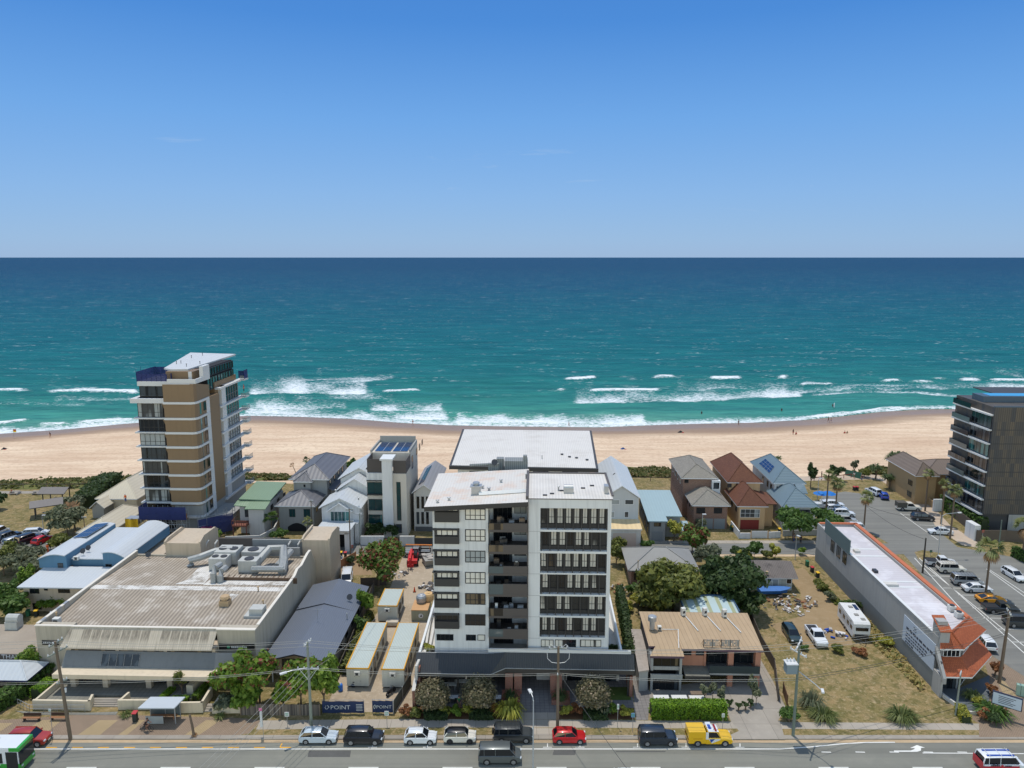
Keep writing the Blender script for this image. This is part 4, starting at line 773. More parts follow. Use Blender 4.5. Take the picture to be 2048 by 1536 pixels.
#    commercial building on the left corner
def prof(mb,x0,x1,pts,m=0):
 n=len(pts)
 for i in range(n):
  j=(i+1)%n; mb.face([(x0,pts[i][0],pts[i][1]),(x0,pts[j][0],pts[j][1]),(x1,pts[j][0],pts[j][1]),(x1,pts[i][0],pts[i][1])],m)
 mb.face([(x0,y,z) for y,z in pts],m); mb.face([(x1,y,z) for y,z in pts][::-1],m)
o=P(70,1252,7.6); B=Bld('commercial_building','two storey commercial building with a big ribbed roof, rooftop ducts and a stained mansard front','commercial building',0,0,at=(o.x,o.y,0))
Z=7.6; RB=B.at(668,1100,9.5); xw=B.at(511,1259,Z).x; q1=B.at(147,1250,Z).x; q2=B.at(441,1251,Z).x; bl=B.at(270,1103,Z); yb=bl.y; ZD=6.9
RF1=ribbed('fibre_sheet_grey',(152,140,124),.55,0,.9,.2,.5,patch=(190,180,166),pscale=.3,pw=(.5,.72)); RFW=ribbed('white_painted_sheet',(206,202,194),.36,0,.8,.16,.22,patch=(150,142,130),pscale=.6,pw=(.48,.62))
yr=B.at(300,1178,ZD+.6).y; yr2=B.at(300,1170,ZD+.6).y
mb=MB(); mb.face([(.2,1.2,ZD-.3),(xw-.2,1.2,ZD-.3),(xw-.2,yr,ZD+.5),(.2,yr,ZD+.5)]); mb.face([(.2,yr2,ZD+.5),(xw-.2,yr2,ZD+.5),(xw-.2,yb,ZD),(.2,yb,ZD)]); mb.face([(.2,yr,ZD+.51),(xw-.2,yr,ZD+.51),(xw-.2,yr2,ZD+.51),(.2,yr2,ZD+.51)],1)
B.part('roof',mb,[RF1,RFW])
mb=MB()
def rp(px,py): q=B.at(px,py,ZD+.35); return (q.x,q.y)
def roofz(y): return (ZD-.3+(y-1.2)/(yr-1.2)*.8) if y<yr else ZD+.5-(y-yr2)/(yb-yr2)*.5
for poly in ([(376,1160),(398,1132),(440,1128),(408,1170),(350,1170)],[(406,1172),(580,1172),(590,1157),(420,1160)],[(462,1202),(492,1178),(474,1178),(446,1202)],[(478,1252),(512,1254),(520,1247),(486,1246)]):
 q=[rp(*p) for p in poly]; mb=MB(); mb.face([(a,b,roofz(b)+.03) for a,b in q][::-1]); B.part('painted_sheet',mb,RFW)
WALLC=mat('commercial_wall',(176,166,148),.8,.1,.3,streak=.2)
mb=MB(); mb.box(0,0,0,q1,1.2,Z); mb.box(q2,-.3,0,xw,1.2,Z); mb.box(0,1.2,0,.3,yb,Z+.15); mb.box(.3,yb-.3,0,xw,yb,ZD+.3)
ypf=B.side(593,1165,xw)[0]; ypg=B.side(604,1133,xw)[0]; yph=B.side(622,1112,xw)[0]; zh=B.side(622,1100,xw)[1]
sidep=[(1.2,0),(1.2,Z),(ypf*.97,Z+.1),(ypf+1,Z+.6),(ypg,zh*.93),(yph-1.5,zh),(yph,zh),(yph+.5,zh-.8),(yph+2,zh-3),(yb+6,zh-2.2),(yb+6,0)]
prof(mb,xw-.3,xw,sidep); B.part('wall',mb,WALLC)
mb=MB(); 
for a,b in zip(sidep[1:9],sidep[2:9]):
 mb.slab((xw-.36,a[0],a[1]+.1),(xw+.05,a[0],a[1]+.1),(xw+.05,b[0],b[1]+.1),(xw-.36,b[0],b[1]+.1),.12)
mb.box(-.06,-.06,Z,q1+.06,.3,Z+.12); mb.box(q2-.06,-.36,Z,xw+.05,.2,Z+.12); mb.box(-.06,.3,Z+.15,.36,yb,Z+.27); mb.box(q1,-.1,Z,q2,.3,Z+.1); B.part('coping',mb,mat('coping',(214,206,192),.7,.08,.6))
MANS=None
m,nt,b=nodes('stained_fibre_sheet'); v=coord(nt,'Object'); sx=nt.nodes.new('ShaderNodeSeparateXYZ'); nt.links.new(v,sx.inputs[0])
pn=mth(nt,'FRACT',mth(nt,'MULTIPLY',sx.outputs[0],1/1.35)); edge=ramp(nt,pn,((.0,0.),(.1,1.),(.9,1.),(1,0.))); hz_=ramp(nt,mth(nt,'MULTIPLY',mth(nt,'SUBTRACT',sx.outputs[2],5.5),1/2.2),((.05,.15),(.3,.4),(.5,1.),(.8,1.),(.9,.0)))
bk=nt.nodes.new('ShaderNodeTexWhiteNoise'); bk.noise_dimensions='1D'; nt.links.new(mth(nt,'FLOOR',mth(nt,'MULTIPLY',sx.outputs[0],1/1.35)),bk.inputs['W'])
stn=mth(nt,'MULTIPLY',mth(nt,'MULTIPLY',edge,hz_),ramp(nt,bk.outputs[0],((.1,.3),(.4,1.)))); n=nz(nt,coord(nt,'Object',(5,1,.6)),1,5,.7); stn=mth(nt,'MULTIPLY',stn,ramp(nt,n,((.3,.3),(.6,1.))))
st2=ramp(nt,nz(nt,coord(nt,'Object',(3,.2,.2)),1,4),((.5,0.),(.7,.5))); stn=mth(nt,'MAXIMUM',mth(nt,'MULTIPLY',stn,.85),st2)
cw=mth(nt,'SINE',mth(nt,'MULTIPLY',sx.outputs[0],2*math.pi/.3)); c=mixc(nt,stn,lin((196,184,164)),lin((98,90,78))); c=mixc(nt,mth(nt,'MULTIPLY',mth(nt,'ADD',cw,1),.10),c,lin((120,112,98)))
nt.links.new(c,b.inputs['Base Color']); b.inputs['Roughness'].default_value=.9
mb=MB(); mb.slab((q1-.7,-1.8,5.55),(q2-.2,-1.8,5.55),(q2,.1,7.65),(q1,.1,7.65),.2); B.part('mansard_roof',mb,m)
mb=MB(); mb.box(q1-.3,-1.2,0,q2,1.2,5.4); B.part('wall',mb,BEIGE)
xa=B.front(149,1295,-1.2)[0]
for k in range(3):
 X0=q1+.2+(q2-q1-.4)*k/3+.25; X1=q1+.2+(q2-q1-.4)*(k+1)/3-.25; window(B.r,X0,4.65,X1,5.4,-1.22,cols=5,glass=GL_WARM)
SK=mat('grey_skirt',(112,116,118),.75,.08,.4,streak=.1)
mb=MB(); mb.slab((q1-.5,-2.2,2.95),(q2+4.6,-2.2,2.95),(q2+4.3,-1.25,4.85),(q1-.2,-1.25,4.85),.1); B.part('skirt_roof',mb,SK)
mb=MB(); mb.box(q1-.6,-4.0,2.35,q2+4.7,-2.1,2.95); B.part('ledge',mb,mat('ledge_paint',(206,190,164),.75,.1,.4,streak=.1))
mb=MB(); a=B.front(201,1339,-2.2); b_=B.front(277,1339,-2.2); X0,X1=a[0],b_[0]
mb.slab((X0,-2.1,3.15),(X1,-2.1,3.15),(X1,-1.42,4.55),(X0,-1.42,4.55),.02); 
o=B.part('window',mb,GL_DARK); mb=MB()
for i in range(6): X=X0+(X1-X0)*i/5; mb.tube([(X,-2.14,3.15),(X,-1.44,4.57)],.05,4)
mb.tube([(X0,-2.14,3.15),(X1,-2.14,3.15)],.05,4); mb.tube([(X0,-1.44,4.57),(X1,-1.44,4.57)],.05,4); mb.build('window_frame',FR_GREY,o)
for px in (150,214,300,342,388): X=B.front(px,1365,-2.2)[0]; mb=MB(); mb.box(X-.35,-2.6,0,X+.35,-2.0,2.35); B.part('column',mb,BEIGE)
for a,b_ in ((157,208),(220,292),(306,336),(350,382)): wpx(B,a,1352,b_,1386,-1.21,cols=5,glass=GL_DARK)
SIGN=mat('sign_black',(28,30,32),.4,.05); LET=mat('sign_lettering',(190,192,190),.5,.02); LETG=mat('sign_green',(70,150,110),.5,.02)
a=B.front(84,1280,-.02); b_=B.front(118,1290,-.02); mb=MB(); mb.box(a[0],-.09,b_[1],b_[0],0,a[1]); s=B.part('sign_board',mb,SIGN)
mb=MB()
for i in range(7): mb.box(b_[0]-2.1+i*.25,-.11,(a[1]+b_[1])/2-.1,b_[0]-1.95+i*.25,-.092,(a[1]+b_[1])/2+.08+.04*(i%2))
mb.build('lettering',LET,s)
a=B.front(438,1287,-.32); b_=B.front(511,1300,-.32); mb=MB(); mb.box(a[0],-.4,b_[1],b_[0]-.1,-.31,a[1]); s=B.part('sign_board',mb,SIGN); zc=(a[1]+b_[1])/2
mb=MB(); mb.obox((a[0]+1.3,-.42,zc),(.35,.02,.35),0); mb.build('logo',LETG,s); mb=MB()
for i in range(9): mb.box(a[0]+1.7+i*.24,-.425,zc-.14,a[0]+1.87+i*.24,-.402,zc+.1+.06*(i%3==0))
mb.build('lettering',LET,s)
mb=MB(); a=B.at(330,1086,9.3); b_=B.at(404,1084,9.3); mb.box(a.x,a.y,0,b_.x,a.y+7,9.3); prof(mb,a.x-.15,a.x+.15,[(a.y-.1,9),(a.y-.1,9.6),(a.y+1,9.9),(a.y+6,9.9),(a.y+7,9.3)]); prof(mb,b_.x-.25,b_.x+.05,[(a.y-.1,9),(a.y-.1,9.6),(a.y+1.5,10.2),(a.y+6,10.0),(a.y+7,9.3)]); B.part('plant_room',mb,BEIGE)
a=B.at(604,1080,9.4); b_=B.at(660,1079,9.4); mb=MB(); mb.box(a.x,a.y,0,b_.x,a.y+6.5,9.4); prof(mb,a.x-.1,a.x+.2,[(a.y-.05,9),(a.y-.05,9.6),(a.y+1,9.9),(a.y+6,9.9)]); prof(mb,b_.x-.25,b_.x+.08,[(a.y-.05,9),(a.y-.05,9.7),(a.y+1.5,10.2),(a.y+5,10.0),(a.y+6.6,9)]); B.part('plant_room',mb,BEIGE)
mb=MB(); mb.box(bl.x+16,yb,0,a.x,yb+.3,8.6); mb.box(a.x-9,a.y+1,0,a.x,a.y+1.3,9.0); B.part('screen_wall',mb,GREYR)
RUST=mat('duct_rust',(176,150,116),.8,.2,2)
def rbox(px,py,w,d,h,z=ZD+.3,fans=2,name='rooftop_unit'):
 q=B.at(px,py,z); return aircon(B,q.x,q.y,z,w,d,h,fans,0,name,mat('unit_grey',(176,176,170),.6,.15,1.2,streak=.12))
rbox(459,1122,3.6,3.2,2.2); rbox(441,1136,2.8,2.2,2.0); rbox(500,1141,3.0,2.0,2.0,fans=1); rbox(508,1118,3.2,2.4,1.7,fans=1)
DUCTM=mat('duct_grey',(150,152,150),.55,.2,1.5,metal=.2)
def duct(pts,w,name='duct',m=None):
 w*=.82; m=DUCTM
 mb=MB(); mb.tube([Vector(p) for p in pts],w,6 if w<.5 else 8); return B.part(name,mb,m or METAL)
q=B.at(428,1165,ZD+.4); duct([(q.x,q.y,q.z),(q.x,q.y,q.z+1.5),(q.x+.1,q.y+.6,q.z+2.2),(q.x+.3,q.y+2,q.z+2.1)],.62); q=B.at(441,1165,ZD+.4); duct([(q.x,q.y,q.z),(q.x,q.y,q.z+1.1),(q.x+.1,q.y+.5,q.z+1.7),(q.x+.2,q.y+1.8,q.z+1.7)],.6)
q=B.at(381,1130,ZD+.4); duct([(q.x,q.y,q.z),(q.x,q.y,q.z+.9),(q.x+1.5,q.y+.4,q.z+1.2),(q.x+3.5,q.y+2.0,q.z+1.6),(q.x+6.2,q.y+2.4,q.z+1.8)],.75)
q=B.at(522,1138,ZD+1.2); duct([(q.x-1.5,q.y,q.z),(q.x+3.6,q.y+.1,q.z)],.6); q=B.at(545,1120,ZD+1.4); duct([(q.x-2.3,q.y-1.2,q.z-.2),(q.x-1,q.y+1.8,q.z+1.2),(q.x+1.2,q.y+2,q.z+1.2),(q.x+2.2,q.y-1,q.z+.3),(q.x+2.6,q.y-3.2,q.z-.6)],.85)
q=B.at(566,1128,ZD+1); duct([(q.x-.6,q.y-1,q.z),(q.x,q.y+4,q.z+.5)],.7)
q=B.at(455,1165,ZD); mb=MB(); mb.box(q.x-1.4,q.y-.15,ZD,q.x+11,q.y,ZD+.9); 
for i in range(14): mb.box(q.x-1.4+i*.9,q.y-.6,ZD+.3,q.x-1.3+i*.9,q.y+2,ZD+.42)
B.part('pipe_rack',mb,mat('rusty_steel',(92,72,56),.8,.2,2))
mb=MB()
for px,py in ((372,1094),(392,1094),(410,1094),(428,1094),(575,1096),(594,1096),(613,1096)): q=B.at(px,py,ZD+1); mb.tube([(q.x,q.y,ZD),(q.x+.1,q.y+.3,ZD+1.5),(q.x+.3,q.y+.9,ZD+1.9)],.16,6)
B.part('vent_cowls',mb,OFFW)
q=B.at(451,1212,ZD); mb=MB(); mb.box(q.x-.7,q.y-.6,ZD-.2,q.x+.7,q.y+.6,ZD+1.0); mb.lathe((q.x,q.y,ZD+1),[(.5,0),(.5,.3),(.75,.3),(.6,.6)],10); B.part('exhaust_fan',mb,RUST)
q=B.at(513,1232,ZD-.1); mb=MB(); mb.box(q.x-1.5,q.y-.9,ZD-.3,q.x+1.6,q.y+1.4,ZD+.3); mb.box(q.x-.8,q.y-.6,ZD+.3,q.x+1.1,q.y+1,ZD+1.2); B.part('rooftop_unit',mb,mat('unit_grey',()))
for px,py in ((517,1188),(527,1215),(114,1240)): q=B.at(px,py,ZD); pipe_vent(B,q.x,q.y,ZD-.2,1.3,.1,RUST)
q=B.at(114,1245,ZD); aircon(B,q.x,q.y,ZD-.3,.9,.7,1.0,1)
q=B.at(298,1116,ZD); dish(B,q.x,q.y,ZD)
for px,py in ((85,1240),(113,1218),(128,1207)): q=B.at(px,py,Z+.1); mb=MB(); mb.box(.0,q.y-.5,Z-.4,.36,q.y+.5,Z+.29); B.part('downpipe_box',mb,METAL)
#    long dark roofed house
SLATE=ribbed('slate_blue_sheet',(98,104,114),.3,0,.45,.05,.06); o=P(523,1323,3.2); B=Bld('house','long low house under a slate blue metal roof beside the commercial building','house',0,0,at=(o.x,o.y,0))
z=3.2; a=B.at(671,1306,z); c1=B.at(614,1218,z+.3); d=B.at(732,1173,z); e=B.at(632,1172,z); f=B.at(680,1168,z+1.1)
xm=B.at(640,1222,z+1.2).x; ymid=c1.y
mb=MB(); X1=a.x
mb.face([(0,0,z),(xm,0,z+1.15),(xm,ymid,z+1.15),(0,ymid,z)]); mb.face([(xm,0,z+1.15),(X1,0,z),(X1,ymid,z),(xm,ymid,z+1.15)])
mb.face([(e.x-.5,ymid,z+.2),(xm,ymid,z+1.3),(xm,d.y,z+1.3),(e.x-.5,d.y,z+.2)]); mb.face([(xm,ymid,z+1.3),(X1,ymid,z),(X1,d.y,z),(xm,d.y,z+1.3)])
for p in ([(0,0,z-.2),(xm,0,z+.95),(xm,0,z+1.15),(0,0,z)],[(xm,0,z+.95),(X1,0,z-.2),(X1,0,z),(xm,0,z+1.15)],[(X1,0,z-.2),(X1,d.y,z-.2),(X1,d.y,z),(X1,0,z)],[(0,ymid,z-.2),(0,0,z-.2),(0,0,z),(0,ymid,z)],[(e.x-.5,ymid,z-.2),(X1,ymid,z-.2),(X1,ymid,z),(xm,ymid,z+1.3),(e.x-.5,ymid,z+.2)]): mb.face(p,1)
B.part('roof',mb,[SLATE,DARKM])
mb=MB(); mb.box(1,2.2,0,X1-.7,ymid,z-.05); mb.box(e.x+.3,ymid,0,X1-.7,d.y-.3,z-.05); B.part('wall',mb,BEIGE)
for k in range(6): Y0=3+k*3.6; window(B.r,Y0,1,Y0+1.5,2.4,rz=R(90),xl=X1-.69,cols=2)
for X in (1.2,4,7,9.6): mb=MB(); mb.box(X,.3,0,X+.12,.42,z); B.part('veranda_post',mb,WHM)
window(B.r,2,.4,5,2.4,2.19,cols=3)
q=B.at(700,1200,z+.6); dish(B,q.x,q.y,z+.5); q=B.at(636,1245,z+.8); mb=MB(); mb.tube([(q.x,q.y,z+.6),(q.x,q.y,z+3)],.03,4); mb.tube([(q.x-.8,q.y,z+2.9),(q.x+.8,q.y,z+2.9)],.02,4); B.part('aerial',mb,METAL)
q=B.at(694,1235,z+.4); pipe_vent(B,q.x,q.y,z+.2,.8,.07)
#    site sheds
SHED=ribbed('shed_sheet',(176,184,176),.22,0,.5,.05,.25); YEL=mat('shed_yellow',(206,150,36),.6,.12,1.2); SHW=mat('shed_panel',(196,194,180),.6,.06,.5,streak=.12)
def shed(label,A,Bp,C_,D,z,aw=True):
 o=P(*A,z); b=Bld('site_shed',label,'site shed',0,0,'ribbed roof site sheds on the gravel lot',at=(o.x,o.y,0)); p=b.at(*Bp,z); q=b.at(*D,z); w=p.x; L=q.y
 mb=MB(); mb.box(.08,.08,.25,w-.08,L-.08,z-.12); mb.box(.3,.3,0,w-.3,L-.3,.25,1); b.part('wall',mb,[SHW,DARKM])
 mb=MB(); mb.box(.12,.1,z-.12,w-.12,L-.1,z); b.part('roof',mb,SHED)
 mb=MB(); mb.box(0,0,z-.16,.14,L,z+.06); mb.box(w-.14,0,z-.16,w,L,z+.06); mb.box(.14,0,z-.16,w-.14,.12,z+.0); mb.box(.14,L-.12,z-.16,w-.14,L,z+.0); b.part('roof_trim',mb,YEL)
 aircon(b,w*.5,-.12,z-1.0,.8,.4,.6,1)
 for Y0 in (1.0,L*.4,L*.7): window(b.r,Y0,1.0,Y0+1.0,2.0,rz=R(90),xl=w-.07,cols=2)
 window(b.r,L*.25,.3,L*.25+.9,2.3,rz=R(90),xl=w-.07,cols=1,glass=GL_BLIND,name='door'); return b
b1=shed('long yellow trimmed site shed nearest the slate roofed house','(691,1336)' and (691,1336),(738,1336),None,(736,1244),2.9)
b2=shed('long yellow trimmed site shed beside the white apartment block ramp',(762,1338),(809,1338),None,(800,1245),2.9)
b3=shed('short site shed with orange trim behind the two long ones',(754,1211),(795,1211),None,(774,1177),2.9)
#    tan roofed two-storey shop
ZT=5.6; o=P(1300,1312,ZT-.5); B=Bld('shop_building','two storey brick shop with a flat tan roof, rusted sign frame and roof pipes','shop',0,0,at=(o.x,o.y,0))
TAN=surf('tan_roof_sheet',((178,154,124),(166,142,112),(188,166,138)),(.2,1.2,6),amt=(.4,.3,.3),joints=(.62,60))
L0=B.at(1277,1219,ZT); R0=B.at(1492,1226,ZT); fr=B.at(1527,1300,ZT); xm=B.at(1367,1310,ZT-.3).x; ym=B.at(1364,1297,ZT).y
mb=MB(); mb.slab((L0.x-.0,1.9,ZT-.15),(xm,1.9,ZT-.15),(xm,R0.y,ZT),(L0.x-.0,R0.y,ZT),.3,0,1); mb.slab((0,0,ZT-.5),(xm+.1,0,ZT-.5),(xm+.1,1.95,ZT-.12),(L0.x+.9,1.95,ZT-.12),.3,0,1)
mb.slab((xm,ym,ZT-.05),(fr.x,ym-.1,ZT-.05),(R0.x+.2,R0.y,ZT),(xm,R0.y,ZT),.3,0,1); B.part('roof',mb,[TAN,mat('plum_fascia',(92,72,84),.6,.08,1)])
xR=fr.x-.35; PINK=mat('salmon_render',(168,118,96),.8,.08,.4,streak=.1)
mb=MB(); mb.box(.3,2.6,0,xm-.1,R0.y-.5,ZT-.5); mb.box(xm-.1,ym+2.8,0,xR-.3,R0.y-.5,ZT-.4); B.part('wall',mb,mat('shop_dark',(70,66,62),.8,.1,.5))
mb=MB(); mb.box(.2,.2,2.9,.5,2.6,ZT-.8); mb.box(xm-.4,.2,0,xm-.1,2.6,ZT-.8); mb.box(.5,.4,2.9,xm-.4,.6,3.4); mb.box(.2,.1,1.7,xm,.3,2.4); mb.box(.2,.1,0,.5,.4,1.7); B.part('frame_wall',mb,GREYR)
window(B.r,.5,3.4,xm-.4,ZT-.85,.5,cols=3,glass=GL_WARM); window(B.r,.5,.1,xm-.4,1.7,.35,cols=4)
yfp=ym+.5; x1_=B.front(1441,1340,yfp)[0]
mb=MB(); mb.box(xm,yfp+.5,2.6,x1_-2.2,ym+3,ZT-.35); mb.box(x1_-2.2,yfp+.4,2.6,x1_-1.9,ym+3,ZT-.35,0); B.part('wall',mb,PINK)
for k in range(3): X=xm+.4+k*1.7; window(B.r,X,4.1,X+1.1,5.0,yfp+.49,cols=1)
mb=MB()
for px in (1460,1514): X=B.front(px,1340,yfp)[0]; mb.box(X-.35,yfp-.2,0,X+.35,yfp+.4,ZT-.35)
mb.box(xR-.5,yfp,0,xR-.15,R0.y-.6,ZT-.35); B.part('wall',mb,PINK)
for a,b_ in ((1416,1454),(1466,1510)): wpx(B,a,1303,b_,1326,yfp+.8,cols=3,glass=GL_DARK)
zb0=B.front(1440,1346,yfp-.6)[1]; mb=MB(); xa=B.front(1418,1346,yfp-.6)[0]; mb.box(xa,yfp-.7,zb0-.25,xR,yfp+3,zb0,1); mb.box(xa,yfp-.68,zb0,xR,yfp-.62,zb0+1.05); B.part('balcony',mb,[mat('balcony_mesh',(44,56,58),.5,.1,1),GREYR])
mb=MB(); xa2=B.front(1372,1352,yfp-.9)[0]; mb.slab((xm+.3,yfp-1.7,2.35),(xa-.1,yfp-1.7,2.35),(xa-.1,yfp+.5,2.6),(xm+.3,yfp+.5,2.6),.12,0,1); mb.box(xm+.3,yfp-1.72,1.95,xa-.1,yfp-1.66,2.3,1); B.part('awning',mb,[mat('stained_awning',(112,110,100),.8,.25,1.2,streak=.3),CHAR])
window(B.r,xm+.4,.1,xa-.3,2.0,ym+2.79,cols=4); window(B.r,xa+.4,.1,xR-.6,2.4,ym+2.79,cols=5)
for px,py in ((1366,1231),(1409,1231),(1448,1234)):
 q=B.at(px,py,ZT); aircon(B,q.x,q.y,ZT,.6,.5,1.2,1,R(20)); mb=MB(); mb.tube([(q.x+.3,q.y-.4,ZT+.1),(q.x+1.2,q.y-4.6,ZT+.1)],.07,5); B.part('roof_pipe',mb,WHM)
q=B.at(1304,1258,ZT); mb=MB(); mb.lathe((q.x,q.y,ZT),[(.35,0),(.35,1.2),(.6,1.3),(.6,1.9),(.45,2.0)],12); B.part('roof_exhaust',mb,METAL); aircon(B,q.x+1,q.y-.2,ZT,.5,.5,.6,1)
mb=MB(); mb.tube([(q.x+1.4,q.y-.2,ZT+.1),(q.x+3.6,q.y-.2,ZT+.1),(xm-.4,1.2,ZT+.05)],.06,5); B.part('roof_pipe',mb,WHM)
a=B.at(1408,1296,ZT); b_=B.at(1477,1294,ZT); s_=MB(); W_=b_.x-a.x
for z in (.15,1.0): s_.tube([(a.x,a.y+.3,ZT+z),(b_.x,a.y+.3,ZT+z)],.05,4)
for i in range(5): X=a.x+W_*i/4; s_.tube([(X,a.y+.3,ZT),(X,a.y+.3,ZT+1.1)],.05,4); s_.tube([(X,a.y+1.3,ZT),(X,a.y+.3,ZT+1)],.04,4)
so_=B.part('sign_frame',s_,mat('rusty_steel',())); mb=MB(); rr=random.Random(3)
for i in range(12):
 if i==5: continue
 X=a.x+W_*(i+.1)/12; w=W_/12*.8; mb.box(X,a.y+.2,ZT+.15,X+w*.25,a.y+.26,ZT+1.1); mb.box(X+w*.75,a.y+.2,ZT+.15,X+w,a.y+.26,ZT+1.1); mb.box(X+w*.25,a.y+.2,ZT+rr.choice((.5,.95,.15)),X+w*.75,a.y+.26,ZT+rr.choice((.7,1.1)))
mb.build('sign_letters',mat('bare_letters',(150,144,136),.7,.15,1),so_)
o=P(1262,1258,3.4); b=Bld('lean_to','narrow grey lean-to with a stepped weathered roof squeezed beside the tan roofed shop','lean-to',0,0,at=(o.x,o.y,0)); p0=b.at(1277,1343,3.0); p1=b.at(1298,1340,3.0)
mb=MB(); mb.slab((p0.x,p0.y,3.0),(p1.x,p1.y,3.0),(1.9,0,3.4),(0,0,3.4),.2); b.part('roof',mb,mat('weathered_sheet',(158,148,138),.8,.25,1.5,streak=.2)); mb=MB(); mb.prism([(p0.x+.1,p0.y+.1),(p1.x-.1,p1.y+.1),(1.8,-.1),(.1,-.1)],0,2.75); b.part('wall',mb,GREYR)
o=P(1371,1224,3.6); b=Bld('carport','carport with a striped clear and green sheet roof behind the tan roofed shop','carport',0,0,at=(o.x,o.y,0)); p=b.at(1478,1226,3.6); q=b.at(1462,1196,3.6)
m,nt,bs=nodes('striped_sheet'); v=coord(nt,'Object'); sx=nt.nodes.new('ShaderNodeSeparateXYZ'); nt.links.new(v,sx.inputs[0]); w=mth(nt,'SINE',mth(nt,'MULTIPLY',sx.outputs[0],2*math.pi/1.75)); nt.links.new(mixc(nt,ramp(nt,w,((.4,0.),(.6,1.))),lin((178,196,196)),lin((160,164,128))),bs.inputs['Base Color']); bs.inputs['Roughness'].default_value=.35
mb=MB(); mb.slab((0,0,3.6),(p.x,0,3.6),(p.x,q.y,3.9),(0,q.y,3.9),.08); b.part('roof',mb,m); mb=MB(); mb.box(-.15,-.1,3.45,0,q.y+.1,3.95); mb.box(p.x,-.1,3.45,p.x+.15,q.y+.1,3.95); mb.box(0,q.y,3.6,p.x,q.y+.3,4.05); b.part('gutter',mb,mat('blue_gutter',(66,92,120),.5,.1,1))
for X in (.1,p.x-.2):
 for Y in (.1,q.y-.1): mb=MB(); mb.box(X,Y,0,X+.12,Y+.12,3.5); b.part('post',mb,METAL)
mb=MB(); mb.box(.1,q.y-.05,0,p.x-.1,q.y,3.4); b.part('back_wall',mb,GREYR)
#    long grey corner building with terracotta front
o=P(1866,1378); B=Bld('corner_shop','long grey rendered corner building with a pale deck roof, terracotta tiled front and advertising wall','corner shop',0,0,at=o)
zf=B.L(Vector(o)).z; yF=B.side(1640,1063,0)[0]; zt=B.side(1760,1164,0)[1]; yS=B.side(1690,1098,0)[0]; zS=B.side(1690,1098,0)[1]; WD=B.at(1936,1236,zt).x-.1
GW=mat('grey_block_wall',(158,156,152),.85,.1,.25,streak=.12,fine=.06); GWD=mat('grey_block_base',(120,122,120),.85,.12,.3,streak=.06)
yEnd=B.side(1634,1060,0)[0]
zlo=B.side(1760,1226,0)[1]
mb=MB(); mb.box(0,0,zlo,.3,yEnd,zt); mb.box(WD-.3,5.2,0,WD,yEnd,zt-.1); mb.box(.3,yEnd-.3,0,WD,yEnd,zt-.1); B.part('wall',mb,GW)
mb=MB(); mb.box(-.01,0,0,.3,yEnd,zlo); B.part('wall_base',mb,GWD)
DK=None; DECK=ribbed('corner_deck',(196,190,190),.75,1,.5,.03,.06,patch=(216,212,212),pscale=.15); mb=MB(); mb.face([(.3,.8,zt-.5),(2.0,.8,zt-.5),(WD-.35,4.7,zt-.5),(WD-.35,yEnd-.3,zt-.5),(.3,yEnd-.3,zt-.5)]); B.part('roof',mb,DECK)
mb=MB(); mb.box(-.08,1.5,zt,.36,yS,zt+.09); B.part('coping',mb,WHM)
yv=[B.at(x,y,zt-.5).y for x,y in ((1710,1098),(1720,1112),(1770,1163),(1782,1174))]
mb=MB()
for y in yv: mb.box(.5,y-.28,zt-.5,WD-.5,y+.28,zt-.46)
B.part('skylight_strip',mb,WHM)
TERR=mat('terracotta',(182,104,70),.75,.12,1.5); TILE=tiled('terracotta_tiles',(182,100,64),(158,84,54),(.3,.36))
mb=MB(); mb.box(WD-.15,5.0,zt-.1,WD+.55,yEnd,zt+.12); mb.box(.3,yEnd-.35,zt-.1,WD+.5,yEnd+.2,zt+.12); B.part('coping',mb,TERR)
y0_=B.side(1712,1125,0)[0]; y1_=B.side(1648,1070,0)[0]
DG=mat('dark_green_cladding',(92,108,108),.6,.06,.5)
ya_,za_=B.side(1648,1052,-.1); yb_,zb_=B.side(1700,1100,-.1)
mb=MB(); mb.box(-.2,yb_,zt-.2,-.05,B.side(1650,1080,0)[0],zt+2.3); B.part('roof_screen',mb,DG)
for k in range(3): Y0=yb_+1.2+k*2.6; window(B.r,Y0,zt-2.6,Y0+1.6,zt-.5,rz=R(-90),xl=-.012,cols=2)
for px,py,w in ((1692,1091,1.2),(1713,1104,.9),(1750,1144,.6),(1780,1171,2.2)):
 q=B.at(px,py,zt-.5); mb=MB(); mb.box(q.x-w/2,q.y-.5,zt-.5,q.x+w/2,q.y+.5,zt-.1 if w!=1.2 else zt+.7); B.part('roof_box',mb,OFFW if w!=.6 else DARKM)
for px,py in ((1903,1222),(1917,1235)): q=B.at(px,py,zt-.5); aircon(B,q.x,q.y,zt-.5,.9,.9,.85,1)
uz=B.front(1885,1292,-.6); ul=B.front(1880,1298,-.8); ur=B.front(1930,1298,-.8)
zU=ul[1]; xU=ur[0]; zl0=B.front(1890,1351,-2.0)[1]; xl1=B.front(1942,1352,-2.0)[0]
far=B.at(1974,1262,zU); farl=B.at(1984,1310,zl0)
rzp=zt+.5; A_=B.at(1903.5,1263,rzp); B_=B.at(1928.6,1298.4,zU); C_=B.at(1973,1259.6,zU); D_=B.at(1937.7,1233.4,rzp); E_=B.at(1880,1298,zU); F_=(.6,A_.y,rzp)
mb=MB(); v=lambda p,z:(p[0],p[1],z)
mb.face([E_,B_,A_,F_]); mb.face([B_,C_,D_,A_]); zl_=zU-.2
for p,q in ((E_,B_),(B_,C_),(C_,D_),(D_,A_),(A_,F_),(F_,E_)): mb.face([v(p,zl_),v(q,zl_),q,p],1)
